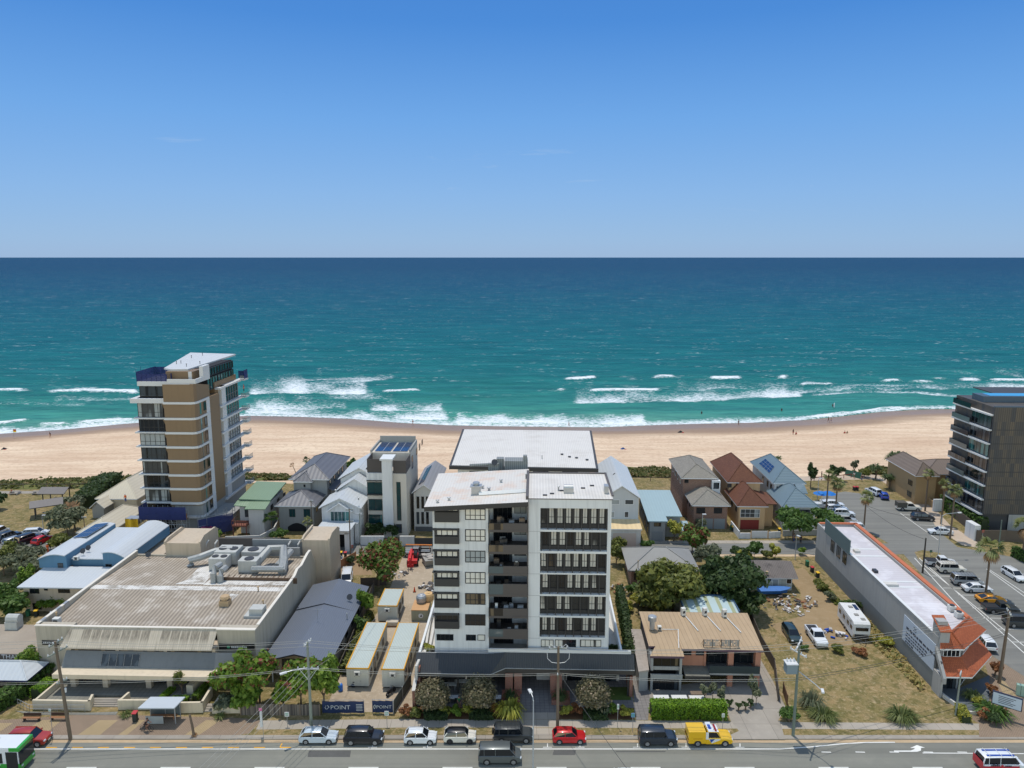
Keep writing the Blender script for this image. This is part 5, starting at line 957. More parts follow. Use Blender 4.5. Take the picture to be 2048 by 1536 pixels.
mb.face([v(p,zl_) for p in (F_,A_,D_,C_,B_,E_)],1); far=Vector((C_.x,C_.y+.6,0)); mb.tube([A_,B_],.14,5); mb.tube([A_,D_],.14,5)
B.part('roof',mb,[TILE,FR_WHITE])
mb=MB(); a=B.front(1875,1240,-.2); mb.box(.05,-.3,zU-.2,1.3,1.6,rzp+.6,1); mb.slab((-.1,-.5,rzp+.55),(1.5,-.5,rzp+.55),(1.5,1.9,rzp+1.7),(-.1,1.9,rzp+1.7),.15); mb.box(.05,.4,rzp+.5,1.3,1.6,rzp+1.5,1); B.part('chimney',mb,[TILE,GW])
fx=B.front(1923,1310,-.1)[0]; sidep=[(0,0),(fx,0),(far.x-1.5,far.y+1.4),(WD-.4,far.y+4),(WD,6),(0,6)]
mb=MB(); mb.prism(sidep,0,zU-.15); B.part('wall',mb,mat('shopfront_grey',(132,134,136),.7,.08,.5))
zw=zl0+1.6; window(B.r,.8,zw-.05,fx-.2,zU-.25,-.02,cols=4,frame=FR_WHITE,glass=GL_DARK); window(B.r,.3,.1,fx-.3,2.4,-.02,cols=4)
d=Vector((far.x-.6-fx,far.y+.4,0)); ang=math.atan2(d.y,d.x)
for u0,u1,za,zb in ((.08,.45,zw,zU-.3),(.5,.92,zw,zU-.3),(.05,.9,.1,2.4)):
 c_=Vector((fx,0,0))+d*((u0+u1)/2); w=d.length*(u1-u0); o2=window(B.r,-w/2,za,w/2,zb,0,cols=3,frame=FR_WHITE,glass=GL_DARK); o2.location=(c_.x+.03*math.sin(ang),c_.y-.03*math.cos(ang),za); o2.rotation_euler=(0,0,ang)
mb=MB(); mb.face([(0,-2.3,zl0),(xl1,-2.3,zl0),(fx,-.05,zw),(.1,-.05,zw)]); mb.face([(xl1,-2.3,zl0),(farl.x,farl.y,zl0),(far.x-.55,far.y+.4,zw),(fx,-.05,zw)]); mb.face([(farl.x,farl.y,zl0),(WD+1.2,far.y+4.5,zl0),(WD,far.y+3,zw),(far.x-.55,far.y+.4,zw)])
mb.face([(0,-2.3,zl0-.2),(xl1,-2.3,zl0-.2),(xl1,-2.3,zl0),(0,-2.3,zl0)],1); mb.face([(xl1,-2.3,zl0-.2),(farl.x,farl.y,zl0-.2),(farl.x,farl.y,zl0),(xl1,-2.3,zl0)],1); mb.face([(0,-2.3,zl0-.2),(0,-.05,zl0-.2),(fx,-.05,zl0-.2),(far.x-.55,far.y+.4,zl0-.2),(farl.x,farl.y,zl0-.2),(xl1,-2.3,zl0-.2)],1)
B.part('roof',mb,[TILE,FR_WHITE])
mb=MB(); mb.box(-.25,-2.0,0,.05,0,zl0-.2,0); mb.slab((-.3,-2.6,zl0-.1),(.1,-2.6,zl0-.1),(.1,.0,zU),(-.3,.0,zU),.8,0); B.part('side_fin',mb,GW)
mb=MB(); mb.prism([(0,-.1),(fx,-.1),(farl.x,farl.y),(xl1+.6,-5.4),(1.4,-5.4)],.0,.18); B.part('shopfront_terrace',mb,mat('terrace_dark',(92,98,102),.7,.08,.5)); mb=MB(); mb.obox((.6,-3.0,.2),(.25,6.0,.6),R(14)); mb.box(1.3,-5.6,0,xl1+.7,-5.35,.4); B.part('low_wall',mb,OFFW)
a=B.side(1809,1229,-.06); b_=B.side(1866,1338,-.06)
m,nt,bs=nodes('advert_sheet'); v=coord(nt,'Object'); sx=nt.nodes.new('ShaderNodeSeparateXYZ'); nt.links.new(v,sx.inputs[0]); n=nz(nt,v,1.6,4,.7); n2=nz(nt,coord(nt,'Object',(1,1,1)),3.2,2)
msk=mth(nt,'MULTIPLY',ramp(nt,mth(nt,'ADD',mth(nt,'MULTIPLY',sx.outputs[1],-.1),mth(nt,'MULTIPLY',sx.outputs[2],-.14)),((-.65,0.),(-.4,1.)))
 ,ramp(nt,n,((.5,0.),(.56,1.)))); pic=ramp(nt,n2,((.3,lin((150,86,70))),(.45,lin((206,170,140))),(.55,lin((96,70,60))),(.7,lin((200,120,90)))))
nt.links.new(mixc(nt,msk,lin((176,186,198)),pic),bs.inputs['Base Color']); bs.inputs['Roughness'].default_value=.5
pz1=a[1]; ya1=a[0]; mb=MB(); zb1=B.side(1809,1282,-.06)[1]; mb.box(-.09,.3,zb1,-.012,ya1,pz1); adv=B.part('advert_panel',mb,m)
LT=mat('advert_lettering',(62,66,78),.6,.02)
mb=MB(); rr=random.Random(5); yy=ya1-.8
def bars(y,z,n,w,h):
 for i in range(n):
  l=w*(.7+.5*rr.random()); mb.box(-.1,y-l,z,-.093,y,z+h*(.8+.4*rr.random())); y-=l+w*.25
bars(ya1-.9,pz1-1.7,11,.72,.35); bars(ya1-.9,pz1-2.3,9,.55,.22); bars(ya1-.9,pz1-2.75,9,.55,.22); bars(ya1-.9,pz1-3.2,8,.55,.22); bars(ya1-.9,pz1-3.65,4,.5,.22)
mb.build('advert_text',LT,adv); text(adv,'advert_number','25',.9,(-.1,ya1-3.2,pz1-.75),(R(90),0,R(-90)),LT,.004); mb=MB(); 
#    slatted tower on the right
o=P(1970,1062); B=Bld('apartment_tower','dark tower clad in vertical brown slats with wedge shaped glass balconies and a roof pool','apartment tower',0,0,at=o)
zz=[B.front(1985,y)[1] for y in (829.8,859.6,887.3,916,943.7,971.4,999,1027.9)]; ztop=B.front(1990,815)[1]; BX=B.front(1990,815)[0]; SLW=24.0
m,nt,bs=nodes('slat_cladding'); v=coord(nt,'Object'); sx=nt.nodes.new('ShaderNodeSeparateXYZ'); nt.links.new(v,sx.inputs[0]); u=mth(nt,'ADD',sx.outputs[0],sx.outputs[1]); w=mth(nt,'SINE',mth(nt,'MULTIPLY',u,2*math.pi/.42)); lv=mth(nt,'FLOOR',mth(nt,'MULTIPLY',sx.outputs[2],1/2.95)); n=nt.nodes.new('ShaderNodeTexWhiteNoise'); n.noise_dimensions='2D'; cb=nt.nodes.new('ShaderNodeCombineXYZ'); nt.links.new(mth(nt,'FLOOR',mth(nt,'MULTIPLY',u,1/.9)),cb.inputs[0]); nt.links.new(lv,cb.inputs[1]); nt.links.new(cb.outputs[0],n.inputs['Vector'])
c=ramp(nt,n.outputs[0],((0,lin((64,66,70))),(.35,lin((80,76,72))),(.7,lin((98,88,76))),(1,lin((74,74,76))))); c=mixc(nt,mth(nt,'MULTIPLY',mth(nt,'ADD',w,1),.28),c,lin((40,38,36))); nt.links.new(c,bs.inputs['Base Color']); bs.inputs['Roughness'].default_value=.6; SLAT=m
mb=MB(); mb.box(BX,0,zz[-1]-.2,BX+SLW,14,ztop); mb.box(BX+.2,.2,0,BX+SLW,14,zz[-1]-.2,1); B.part('slat_facade',mb,[SLAT,DARKM])
mb=MB()
for z in zz[1:]: mb.box(BX-.02,-.04,z-.12,BX+SLW,.05,z+.02)
B.part('floor_joint',mb,DARKM)
yfar=[B.side(px,py,BX)[0] for px,py in ((1913,803),)][0]; DPT=B.side(1915,803,BX)[0]
for k,z in enumerate(zz):
 e=B.at(1912.5-3*k*.9,803.3+25.6*k,z); L=DPT
 mb=MB(); mb.prism([(BX,.3),(BX,L),(BX-6.4,L),(BX-4.6,L*.62)] and [(BX+.05,.2),(BX+.05,L),(BX-1.0,L),(BX-.6,.4)],z-.32,z); mb.prism([(BX-.0,14),(BX+12,14),(BX+12,L),(BX,L)],z-.32,z-.01); o=B.part('balcony_slab',mb,WHS)
 g=MB(); g.box(BX-.95,L*.5,z,BX-.9,L,z+1.05); g.box(BX-.95,L-.06,z,BX+10,L,z+1.05); g.build('glass_balustrade',GL_RAIL if k%2 else GL_DARK,o)
 if k: 
  zc=zz[k-1]-.32; mb=MB(); mb.box(BX+.25,13.9,z,BX+9,L-5,zc); mb.box(BX+.4,L-4.2,z,BX+.9,L-3.6,zc); B.part('column',mb,[DEEP])
  window(B.r,.5,z+.05,L-6,zc-.05,rz=R(-90),xl=BX-.05,cols=5,glass=GL_DARK if k%3 else GL_TEAL,frame=FR_DARK,name='glazing'); mb=MB(); mb.box(BX+.4,L-4.4,z,BX+1,L-3.8,zc); B.part('column',mb,GREYR)
mb=MB(); mb.box(BX+.3,14,0,BX+SLW,DPT-8,zz[0]-.3); B.part('core',mb,DEEP)
mb=MB(); mb.box(BX,0,ztop,BX+SLW,.3,ztop+.25); mb.box(BX+.8,5.5,ztop,BX+SLW,9.6,ztop+1.3); mb.box(BX+2.6,6.2,ztop+1.3,BX+SLW-1,9.2,ztop+1.33,1); B.part('roof_pool',mb,[mat('pool_edge',(70,86,100),.5,.05,1),glassy('pool_water',(40,150,200),rough=.05)])
mb=MB(); q=B.front(1987,786,16); zq=q[1]; mb.box(q[0],16,zq-.2,q[0]+16,24,zq)
for X in (q[0]+.2,q[0]+5,q[0]+10):
 for Y in (16.2,23.6): mb.box(X,Y,ztop,X+.2,Y+.2,zq-.2)
B.part('pergola',mb,CHAR); mb=MB(); mb.box(BX+.1,14,zz[0]+.01,BX+6,DPT-2,zz[0]+.06); 
for i in range(5): mb.box(BX+1+i*1.4,DPT-9+i,zz[0],BX+2+i*1.4,DPT-8+i,zz[0]+.7)
B.part('roof_terrace',mb,GREYR)
mb=MB(); q=B.front(2016,1042,.0); mb.box(q[0],-.06,q[1]-3,q[0]+12,0,q[1]+1.4); B.part('base_panel',mb,GREYR)
#    houses along the beach lane and the left edge
def house(label,xl,xr,ybase,yeave,D,rise,wall,roof,fas=None,over=.5,gable=False,ridge=None,name='house',cat='house',y0=0.0,roof_on=True):
 B=Bld(name,label,cat,xl,ybase); a=B.front(xl,yeave,-over); b=B.front(xr,yeave,-over); B.z=a[1]; B.W=B.front(xr,ybase)[0]
 block(B,0,y0,B.W,y0+D,B.z,rise,wall,roof,fas,over,gable,ridge); return B
def block(B,x0,y0,x1,y1,z,rise,wall,roof,fas=None,over=.5,gable=False,ridge=None,zb=0.0):
 mb=MB(); mb.box(x0,y0,zb,x1,y1,z-.15)
 if gable:
  if (ridge or ('x' if x1-x0>y1-y0 else 'y'))=='y':
   k=rise*(1-2*over/(x1-x0+2*over)) ; mb.prism([(x0,y0+.001),(x1,y0+.001),(x1,y1-.001),(x0,y1-.001)],0,0) if 0 else None
   mb.face([(x0,y0,z-.15),(x1,y0,z-.15),((x0+x1)/2,y0,z+rise-.25)]); mb.face([(x1,y1,z-.15),(x0,y1,z-.15),((x0+x1)/2,y1,z+rise-.25)])
  else:
   mb.face([(x1,y0,z-.15),(x1,y1,z-.15),(x1,(y0+y1)/2,z+rise-.25)]); mb.face([(x0,y1,z-.15),(x0,y0,z-.15),(x0,(y0+y1)/2,z+rise-.25)])
 B.part('wall',mb,wall); mb=MB()
 if gable: gable_roof(mb,x0-over,y0-over,x1+over,y1+over,z,rise,ridge or ('x' if x1-x0>y1-y0 else 'y'))
 else: mb.hip(x0-over,y0-over,x1+over,y1+over,z,rise,0,1,ridge=ridge)
 B.part('roof',mb,[roof,fas or FR_WHITE])
def gable_roof(mb,x0,y0,x1,y1,z,rise,ax,th=.16):
 if ax=='y':
  xm=(x0+x1)/2; mb.slab((x0,y0,z),(xm,y0,z+rise),(xm,y1,z+rise),(x0,y1,z),th,0,1); mb.slab((xm,y0,z+rise),(x1,y0,z),(x1,y1,z),(xm,y1,z+rise),th,0,1)
 else:
  ym=(y0+y1)/2; mb.slab((x0,y0,z),(x1,y0,z),(x1,ym,z+rise),(x0,ym,z+rise),th,0,1); mb.slab((x0,ym,z+rise),(x1,ym,z+rise),(x1,y1,z),(x0,y1,z),th,0,1)
GREEN=ribbed('green_sheet',(118,140,112),.5,0,.5,.06,.06); DSL=ribbed('dark_grey_sheet',(100,100,104),.9,0,.5,.08,.16); LGS=ribbed('light_grey_sheet',(186,190,192),.6,0,.45,.04,.05); PBS=ribbed('pale_blue_sheet',(150,170,172),.6,0,.45,.05,.05)
GTILE=tiled('grey_tiles',(150,144,132),(132,126,116)); BTILE=tiled('brown_tiles',(118,76,56),(98,62,46)); BGS=ribbed('blue_grey_sheet',(104,122,130),.55,1,.5,.06,.12); CRM=ribbed('cream_sheet',(196,186,164),.6,0,.55,.05,.05); GSH=mat('grey_flat_sheet',(140,138,132),.6,.08,.4,streak=.05)
GAR=mat('garage_door_grey',(132,136,136),.6,.06,.5); 
B=Bld('house','green metal roofed house with a raised timber deck beside the bronze tower','house',471,1071); a=B.front(476,1060)[0]; z=B.front(531,1018,-.4)[1]; W=B.front(529,1060)[0]; W2=B.front(499,1060)[0]; De=B.at(575,972,z+.9).y
mb=MB(); mb.box(a,1.5,0,W2,De,z-.1); mb.box(W2,0,0,W,De,z-.1); B.part('wall',mb,OFFW)
mb=MB(); y1=B.at(548,1003,z+.5).y; mb.slab((a-.9,.8,z+.3),(W2-.6,.8,z+.1),(W2-.6,y1,z+.7),(a-.9,y1,z+.7),.16); mb.slab((W2-.6,-.5,z),(W+.6,-.5,z),(W+.6,y1,z+.7),(W2-.6,y1,z+.7),.16); mb.slab((a-.5,y1-.3,z+1.1),(W+.6,y1-.3,z+.9),(W+.6,De+.5,z+1.6),(a-.5,De+.5,z+1.8),.2); B.part('roof',mb,GREEN)
zd=B.front(490,1046,0)[1]; mb=MB(); mb.box(a-.6,-1.5,zd-.3,W2,1.5,zd); 
for i in range(7): X=a-.6+(W2-a+.6)*i/6; mb.box(X-.05,-1.5,zd,X+.05,-1.42,zd+.95)
mb.box(a-.6,-1.52,zd+.9,W2,-1.42,zd+1); mb.box(a-.6,-1.5,zd+.9,a-.52,1.5,zd+1)
for X in (a-.5,W2-.2): mb.box(X,-1.4,0,X+.15,-1.25,zd-.3)
B.part('deck',mb,mat('red_deck',(124,76,60),.8,.15,1)); wpx(B,489,1015,497,1034,1.48,cols=1,name='door')
for y in (4,8,12): window(B.r,y,z-1.9,y+1.5,z-.8,rz=R(90),xl=W+.01,cols=2)
window(B.r,y1,z+.3,De-1,z+.95,rz=R(90),xl=W+.02,cols=4,glass=GL_BLIND)
B=house('two storey grey house with stepped dark ribbed hip roofs and an arched carport','560' and 560,629,1062,1012,8,2.0,GREYR,DSL,over=.7); Wd=B.W; z=B.z
xa=B.front(590,980,8)[0]; z2=B.at(637,954,0).z; zu=B.front(637,954,8)[1]
block(B,B.front(588,985,7)[0],7,Wd+1.0,24,zu,2.2,GREYR,DSL,over=.8)
zt_=B.front(610,962,6.2)[1]; block(B,B.front(594,975,6.2)[0],6.2,B.front(621,975,6.2)[0],10,zt_,1.6,GREYR,DSL,over=.6,zb=z)
wpx(B,578,1018,591,1034,-.01,cols=2,glass=GL_TEAL); wpx(B,607,1018,621,1034,-.01,cols=2,glass=GL_TEAL); wpx(B,607,969,611,974,6.19,cols=1)
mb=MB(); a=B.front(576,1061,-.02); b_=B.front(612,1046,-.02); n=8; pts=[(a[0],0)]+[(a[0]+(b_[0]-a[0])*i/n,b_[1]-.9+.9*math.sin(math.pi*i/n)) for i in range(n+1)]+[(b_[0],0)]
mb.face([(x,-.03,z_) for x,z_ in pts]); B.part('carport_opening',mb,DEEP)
for y in (9,12.5,16,19.5): window(B.r,y,zu-2.4,y+1.2,zu-1,rz=R(90),xl=Wd+1.02,cols=1,glass=GL_TEAL)
for y in (1.5,4.5): window(B.r,y,3.6,y+1.3,4.9,rz=R(90),xl=Wd+.02,cols=1)
mb=MB(); mb.slab((Wd+1.0,8,zu-2.6),(Wd+2.2,8,zu-3.1),(Wd+2.2,22,zu-3.1),(Wd+1.0,22,zu-2.6),.15); B.part('side_awning',mb,DSL); mb=MB(); mb.box(Wd+1,10,0,Wd+2.2,22,zu-3.3); mb.box(Wd+.6,19,zu-3,Wd+.8,19.2,zu-.2); B.part('side_wall',mb,OFFW)
B=house('white weatherboard house with three stepped gables above a flat roofed garage','646' and 646,721,1080,1016,7.5,2.1,WHITEW,LGS,over=.5,gable=True,ridge='y'); Wd=B.W; z=B.z
zg=B.front(705,980,7.5); block(B,B.front(678,990,7.5)[0],7.5,Wd+.9,12,z+1.3,2.6,WHITEW,LGS,over=.5,gable=True,ridge='y'); block(B,B.front(682,975,12)[0],12,Wd+1.5,24,z+2.4,2.6,WHITEW,LGS,over=.5,gable=True,ridge='y')
a=B.front(659,1045,-.6); b_=B.front(701,1022,-.6); mb=MB(); mb.box(a[0],-.6,2.6,b_[0],0,b_[1]); mb.face([(a[0],-.6,b_[1]),(b_[0],-.6,b_[1]),((a[0]+b_[0])/2,-.6,b_[1]+1.5)]); B.part('wall',mb,WHITEW); mb=MB(); gable_roof(mb,a[0]-.4,-1.1,b_[0]+.4,.4,b_[1],1.75,'y'); B.part('roof',mb,[LGS,FR_WHITE]); window(B.r,a[0]+.25,3.1,b_[0]-.25,b_[1]-.1,-.61,cols=5,rows=1,frame=FR_WHITE,glass=GL_TEAL)
zg=B.front(660,1062,-6)[1]; x0=B.front(632,1062,-6)[0]; x1=B.front(698,1062,-6)[0]; mb=MB(); mb.box(x0,-6,zg-.3,x1,0,zg); mb.box(x0+.2,-5.8,0,x0+.5,0,zg-.3); mb.box(x1-1,-5.8,0,x1-.2,0,zg-.3); mb.box(x0+.2,-5.8,zg-.75,x1-.2,-5.6,zg-.3); B.part('garage',mb,[WHITEW]); mb=MB(); mb.box(x0-.2,-6.2,zg,x1+.2,.1,zg+.12); B.part('roof',mb,LGS); mb=MB(); mb.box(x0+.5,-3.5,0,x1-1,-3.4,zg-.35); B.part('garage_door',mb,DEEP)
mb=MB(); mb.box(x1,-1.6,0,Wd,0,zg*1.0); B.part('porch',mb,WHITEW)
for px,py in ((671,982),(717,998)): q=B.at(px,py,z+1.7); pipe_vent(B,q.x,q.y,z+1.5,.4,.12)
dish(B,Wd-1,13,z+3.6)
B=Bld('house','white and charcoal four storey house with a tall teal window, roof terrace and solar panels','house',733,1074); X=lambda px:B.front(px,1000)[0]; zf=lambda y,yl=0:B.front(760,y,yl)[1]
W=X(813); D_=B.at(849,886,zf(922)).y; ztp=zf(948); zrf=zf(920)
mb=MB(); mb.box(X(733),1,0,X(766),6,ztp); mb.box(X(786),.3,0,W,6,ztp); mb.box(X(766),.4,0,X(786),6,ztp); mb.box(0,6,0,W,D_,zrf); B.part('wall',mb,mat('warm_white_render',(200,192,178),.75,.08,.3,streak=.1))
mb=MB(); mb.box(X(766),-.3,0,X(786),.4,zf(921,-.3)); B.part('column',mb,WHITEW); mb=MB(); mb.box(X(762.5),-.5,zf(921,-.3),X(788),3.2,zf(921,-.3)+.35); B.part('column_cap',mb,WHM)
mb=MB(); mb.box(X(733),.6,zf(964,.6),X(766),1.0,ztp); B.part('wall',mb,WHITEW)
mb=MB(); h=zf(921)-ztp; mb.box(X(734),1.0,ztp,X(766),1.08,ztp+h); mb.box(X(734),1.08,ztp,X(735),6,ztp+h); B.part('terrace_screen',mb,mat('screen_charcoal',(82,76,72),.6,.1,.6)); mb=MB(); mb.box(X(787),.5,ztp,X(813),.58,ztp+h*.95); mb.box(W-.1,.58,ztp,W-.02,6,ztp+h*.95); B.part('terrace_screen',mb,mat('screen_charcoal',(82,76,72),.6,.1,.6))
mb=MB()
for px in (790,797,806): mb.obox((X(px),2.5,ztp+.5),(.7,.7,.9)); 
B.part('terrace_furniture',mb,[DARKM])
wpx(B,734,964,766,990,.95,cols=2,glass=GL_TEAL); wpx(B,737,998,765,1021,.95,cols=2,glass=GL_TEAL); wpx(B,737,1029,765,1047,.95,cols=2,glass=GL_TEAL); wpx(B,792.5,964,803,1041,.29,cols=1,rows=6,glass=GL_TEAL); wpx(B,792,1048,804,1066,.29,cols=1,glass=GL_DARK,name='door')
mb=MB(); mb.box(X(733.4),.3,zf(992),X(767),1,zf(990)); mb.box(X(733.4),.3,zf(964),X(767),1,zf(962)); B.part('window_hood',mb,CHAR)
mb=MB(); mb.box(0,6,zrf,.3,D_,zrf+.5); mb.box(W-.3,6,zrf,W,D_,zrf+.6); mb.box(.3,D_-.3,zrf,W-.3,D_,zrf+1.4); B.part('parapet',mb,GREYR)
a,b_,c,d=[B.at(*q,zrf) for q in ((768,918),(795,918),(815,893),(784,894))]; solar(B,(.8,6.5,zrf),(W*.5,6.5,zrf),(W*.5,D_-1,zrf),(.8,D_-1,zrf),2,8); solar(B,(W*.54,6.5,zrf),(W-.7,6.5,zrf),(W-.7,D_-1,zrf),(W*.54,D_-1,zrf),2,8)
for y,z0_,z1_ in ((7,zrf-4,zrf-1.2),(13,zrf-2.6,zrf-1.2),(17,zrf-2.6,zrf-1.2),(21,zrf-2.4,zrf-1.2),(8,3,5),(14,4,6)): window(B.r,y,z0_,y+1.8,z1_,rz=R(90),xl=W+.01,cols=2)
B=house('pale house with narrow dark windows and grey solar roof beside the white apartment block','829' and 829,870,1062,986,18,1.8,OFFW,ribbed('mid_grey_sheet',(146,146,148),.6,0,.5,.05,.08),over=.4,gable=True,ridge='y'); z=B.z
for px in (836,845.5,855):
 wpx(B,px-3,993,px+3,1017,-.01,cols=1); wpx(B,px-3,1024,px+3,1048,-.01,cols=1)
mb=MB(); a=B.front(831,1053,-.03); b_=B.front(868,1061,-.03); mb.box(a[0],-.1,0,b_[0],-.02,a[1]); B.part('garage_door',mb,mat('dark_garage',(92,92,92),.6,.06,.5))
hw=B.W/2; sl=1.8/(hw+.4); solar(B,(.6,2.5,z+sl*1.0),(hw-.3,2.5,z+sl*(hw+.1)),(hw-.3,15,z+sl*(hw+.1)),(.6,15,z+sl*1.0),2,7)
B=house('tall pale grey gabled house with a sand roofed garage at its foot','1207' and 1207,1275,1083,996,22,2.6,mat('pale_grey_boards',(186,188,188),.7,.05,.4,streak=.06),LGS,over=.35,gable=True,ridge='y'); z=B.z
for a,b_,c,d in ((1222,999,1239,1009),(1250,999,1267,1009),(1222,1023,1229,1035),(1249,1023,1257,1035)): wpx(B,a,b_,c,d,-.01,cols=1,frame=FR_WHITE,glass=GL_BLIND)
zg=B.front(1240,1057,-4)[1]; x0=B.front(1206,1057,-4)[0]; x1=B.front(1282,1057,-4)[0]; mb=MB(); mb.box(x0,-4,0,x1,0,zg-.2); B.part('garage',mb,OFFW); mb=MB(); mb.slab((x0-.2,-4.3,zg),(x1+.2,-4.3,zg),(x1+.2,0,zg+.5),(x0-.2,0,zg+.5),.2,0,1); B.part('roof',mb,[ribbed('sand_sheet',(214,188,142),.9,0,.5,.04,.1),FR_WHITE]); a=B.front(1226,1066,-4.02); b_=B.front(1272,1083,-4.02); mb=MB(); mb.box(a[0],-4.06,0,b_[0],-4,a[1]); B.part('garage_door',mb,mat('garage_pink',(190,172,158),.7,.05,.6))
dish(B,3,9,z+1.3)
B=Bld('house','house with a flat pale blue metal roof and grey walls','house',1299,1082); z=B.front(1315,1042,-.4)[1]; W=B.front(1330,1070)[0]; fr=B.at(1361,1035,z+.2); bk=B.at(1330,980,z+1.2); bl=B.at(1275,980,z+1.2); W2=B.front(1360,1070,2)[0]
mb=MB(); mb.slab((-.5,-.5,z),(W+.4,-.5,z),(W+.4,bk.y,z+1.2),(-.5,bk.y,z+1.2),.2); mb.slab((W+.4,2.0,z+.2),(W2+.3,2.0,z+.2),(W2+.3,bk.y,z+1.2),(W+.4,bk.y,z+1.2),.2); B.part('roof',mb,PBS)
mb=MB(); mb.box(0,0,0,W,bk.y-.5,z-.1); mb.box(W,2.5,0,W2,bk.y-.5,z-.1); B.part('wall',mb,GREYR); wpx(B,1308,1045,1322,1053,-.01,cols=3,glass=GL_WARM); mb=MB(); a=B.front(1301,1063,-.02); mb.box(.4,-.05,0,W-.5,0,a[1]); B.part('garage_door',mb,GAR)
for y in (1.5,5,8.5,12): window(B.r,y,z-2,y+1.8,z-.8,rz=R(-90),xl=-.01,cols=2); 
for y in (2,6): window(B.r,y,.8,y+1.2,2.2,rz=R(-90),xl=-.01,cols=1)
mb=MB(); mb.slab((W2-.5,-1.5,2.9),(W2+1.5,-1.5,2.9),(W2+1.5,3,3.3),(W2-.5,3,3.3),.12); mb.box(W2+.2,-.8,0,W2+.35,-.65,2.8); mb.box(W2+.2,1.8,0,W2+.35,1.95,2.8); B.part('porch_roof',mb,PBS)
def duo(label,xl,xr,yb,ye,xu0,xu1,yu,D1,D2,r1,r2,wall,roof,up=None,over=.55):
 B=house(label,xl,xr,yb,ye,D1,r1,wall,roof,over=over); a=B.front(xu0,yu,D1-2.2); b=B.front(xu1,yu,D1-2.2); B.zu=a[1]; B.xu=(a[0]+over,b[0]-over); block(B,a[0]+over,D1-1.6,b[0]-over,D1+D2,a[1],r2,up or wall,roof,over=over); B.D1=D1; return B
B=duo('brick house with worn grey tiled hip roofs and two pale garage doors','1386' and 1386,1453,1057,1011,1363,1437,956.5,9,13,2.2,2.1,BRICKB,GTILE)
wpx(B,1393,1015,1410,1027,-.01,cols=2); wpx(B,1428,1015,1444,1027,-.01,cols=2); mb=MB(); a=B.front(1404,1037,-.02); m_=B.front(1427,1037)[0]; e=B.front(1450,1037)[0]; mb.box(a[0],-.06,0,m_-.1,0,a[1]); B.part('garage_door',mb,GAR); mb=MB(); mb.box(m_+.1,-.06,0,e,0,a[1]); B.part('garage_door',mb,GAR); mb=MB(); mb.box(.5,-.03,0,a[0]-.5,-.01,a[1]-.1); B.part('porch_opening',mb,DEEP)
wpx(B,1369,959,1377,966,B.D1-1.61,cols=1); zq=B.z
for y in (1.2,3.6,6): window(B.r,y,zq-1.9,y+1.0,zq-.9,rz=R(-90),xl=-.01,cols=1)
for y in (10,13,16,19): window(B.r,y,B.zu-2.3,y+1.2,B.zu-1,rz=R(-90),xl=B.xu[0]-.01,cols=1,frame=FR_WHITE)
mb=MB(); a=B.front(1424,972,6.5); mb.box(a[0],6.4,a[1]-2.5,a[0]+1.8,7.4,a[1]+1.2); B.part('dormer',mb,WHITEW); window(B.r,a[0]+.2,a[1]-.7,a[0]+1.6,a[1]+.9,6.39,cols=1,frame=FR_WHITE)
B=duo('peach rendered house with brown tiled hip roofs and a red garage door','1476' and 1476,1528,1058,1012.5,1455,1527,965,10,14,3.2,3.4,mat('peach_render',(204,170,128),.8,.08,.3,streak=.1),BTILE)
wpx(B,1481,1018,1519,1035,-.01,cols=4,rows=2,frame=FR_WHITE,glass=GL_BLIND); a=B.front(1481,1039.5,-.02); b_=B.front(1517,1057,-.02); mb=MB(); mb.box(a[0],-.07,0,b_[0],0,a[1]); B.part('garage_door',mb,mat('red_door',(128,48,42),.6,.08,.8)); wpx(B,1455,967,1463,975,B.D1-1.61,cols=1,glass=GL_BLIND)
mb=MB(); mb.box(B.W,2,0,B.W+2.3,9,B.z-.2); B.part('wall',mb,MATS['peach_render']); mb=MB(); mb.slab((B.W-.2,1.2,B.z+.05),(B.W+2.9,1.2,B.z-.05),(B.W+2.9,9,B.z),(B.W-.2,9,B.z+.9),.15); B.part('roof',mb,BTILE)
for y in (1.5,5): window(B.r,y,B.z-2,y+1.1,B.z-.9,rz=R(-90),xl=-.01,cols=1)
B=duo('white house with blue grey ribbed hip roofs and a solar array at its left','1565' and 1565,1629,1059,1013.5,1546,1613,967,10,15,3.0,3.0,WHITEW,BGS)
wpx(B,1573,1020,1594,1036,-.01,cols=4); wpx(B,1597,1019,1619,1037,-.01,cols=3); wpx(B,1553,973,1564,982,B.D1-1.61,cols=1,glass=GL_BLIND)
xu0,xu1=B.xu; z=B.zu; hw=(xu1-xu0)/2+.55; f=lambda u:(xu0-.55+u*hw,z+u*3.0)
u0,u1=.22,.62; (ax,az),(bx,bz_)=f(u0),f(u1); y0=B.D1+3.2
solar(B,(ax,y0,az),(bx,y0+1.2,bz_),(bx,y0+8,bz_),(ax,y0+8,az),3,4); 
for y in (1.5,4.5): window(B.r,y,B.z-2,y+.9,B.z-.8,rz=R(-90),xl=-.01,cols=1,frame=FR_WHITE)
for y in (10,12.5,16): window(B.r,y,B.zu-2.4,y+1.1,B.zu-1,rz=R(-90),xl=xu0-.01,cols=1)
mb=MB(); mb.slab((B.W-2.2,4.5,B.z+1.6),(B.W-.2,4.5,B.z+1.3),(B.W-.2,7,B.z+2.6),(B.W-2.2,7,B.z+2.6),.15); B.part('roof',mb,BGS)
B=house('low tan brick house with a brown hip roof left of the slatted tower','1828' and 1828,1868,1008,952,14,2.6,mat('tan_brick',(164,136,98),.85,.12,.5),ribbed('brown_grey_sheet',(112,98,86),.6,0,.6,.08,.1),over=.5)
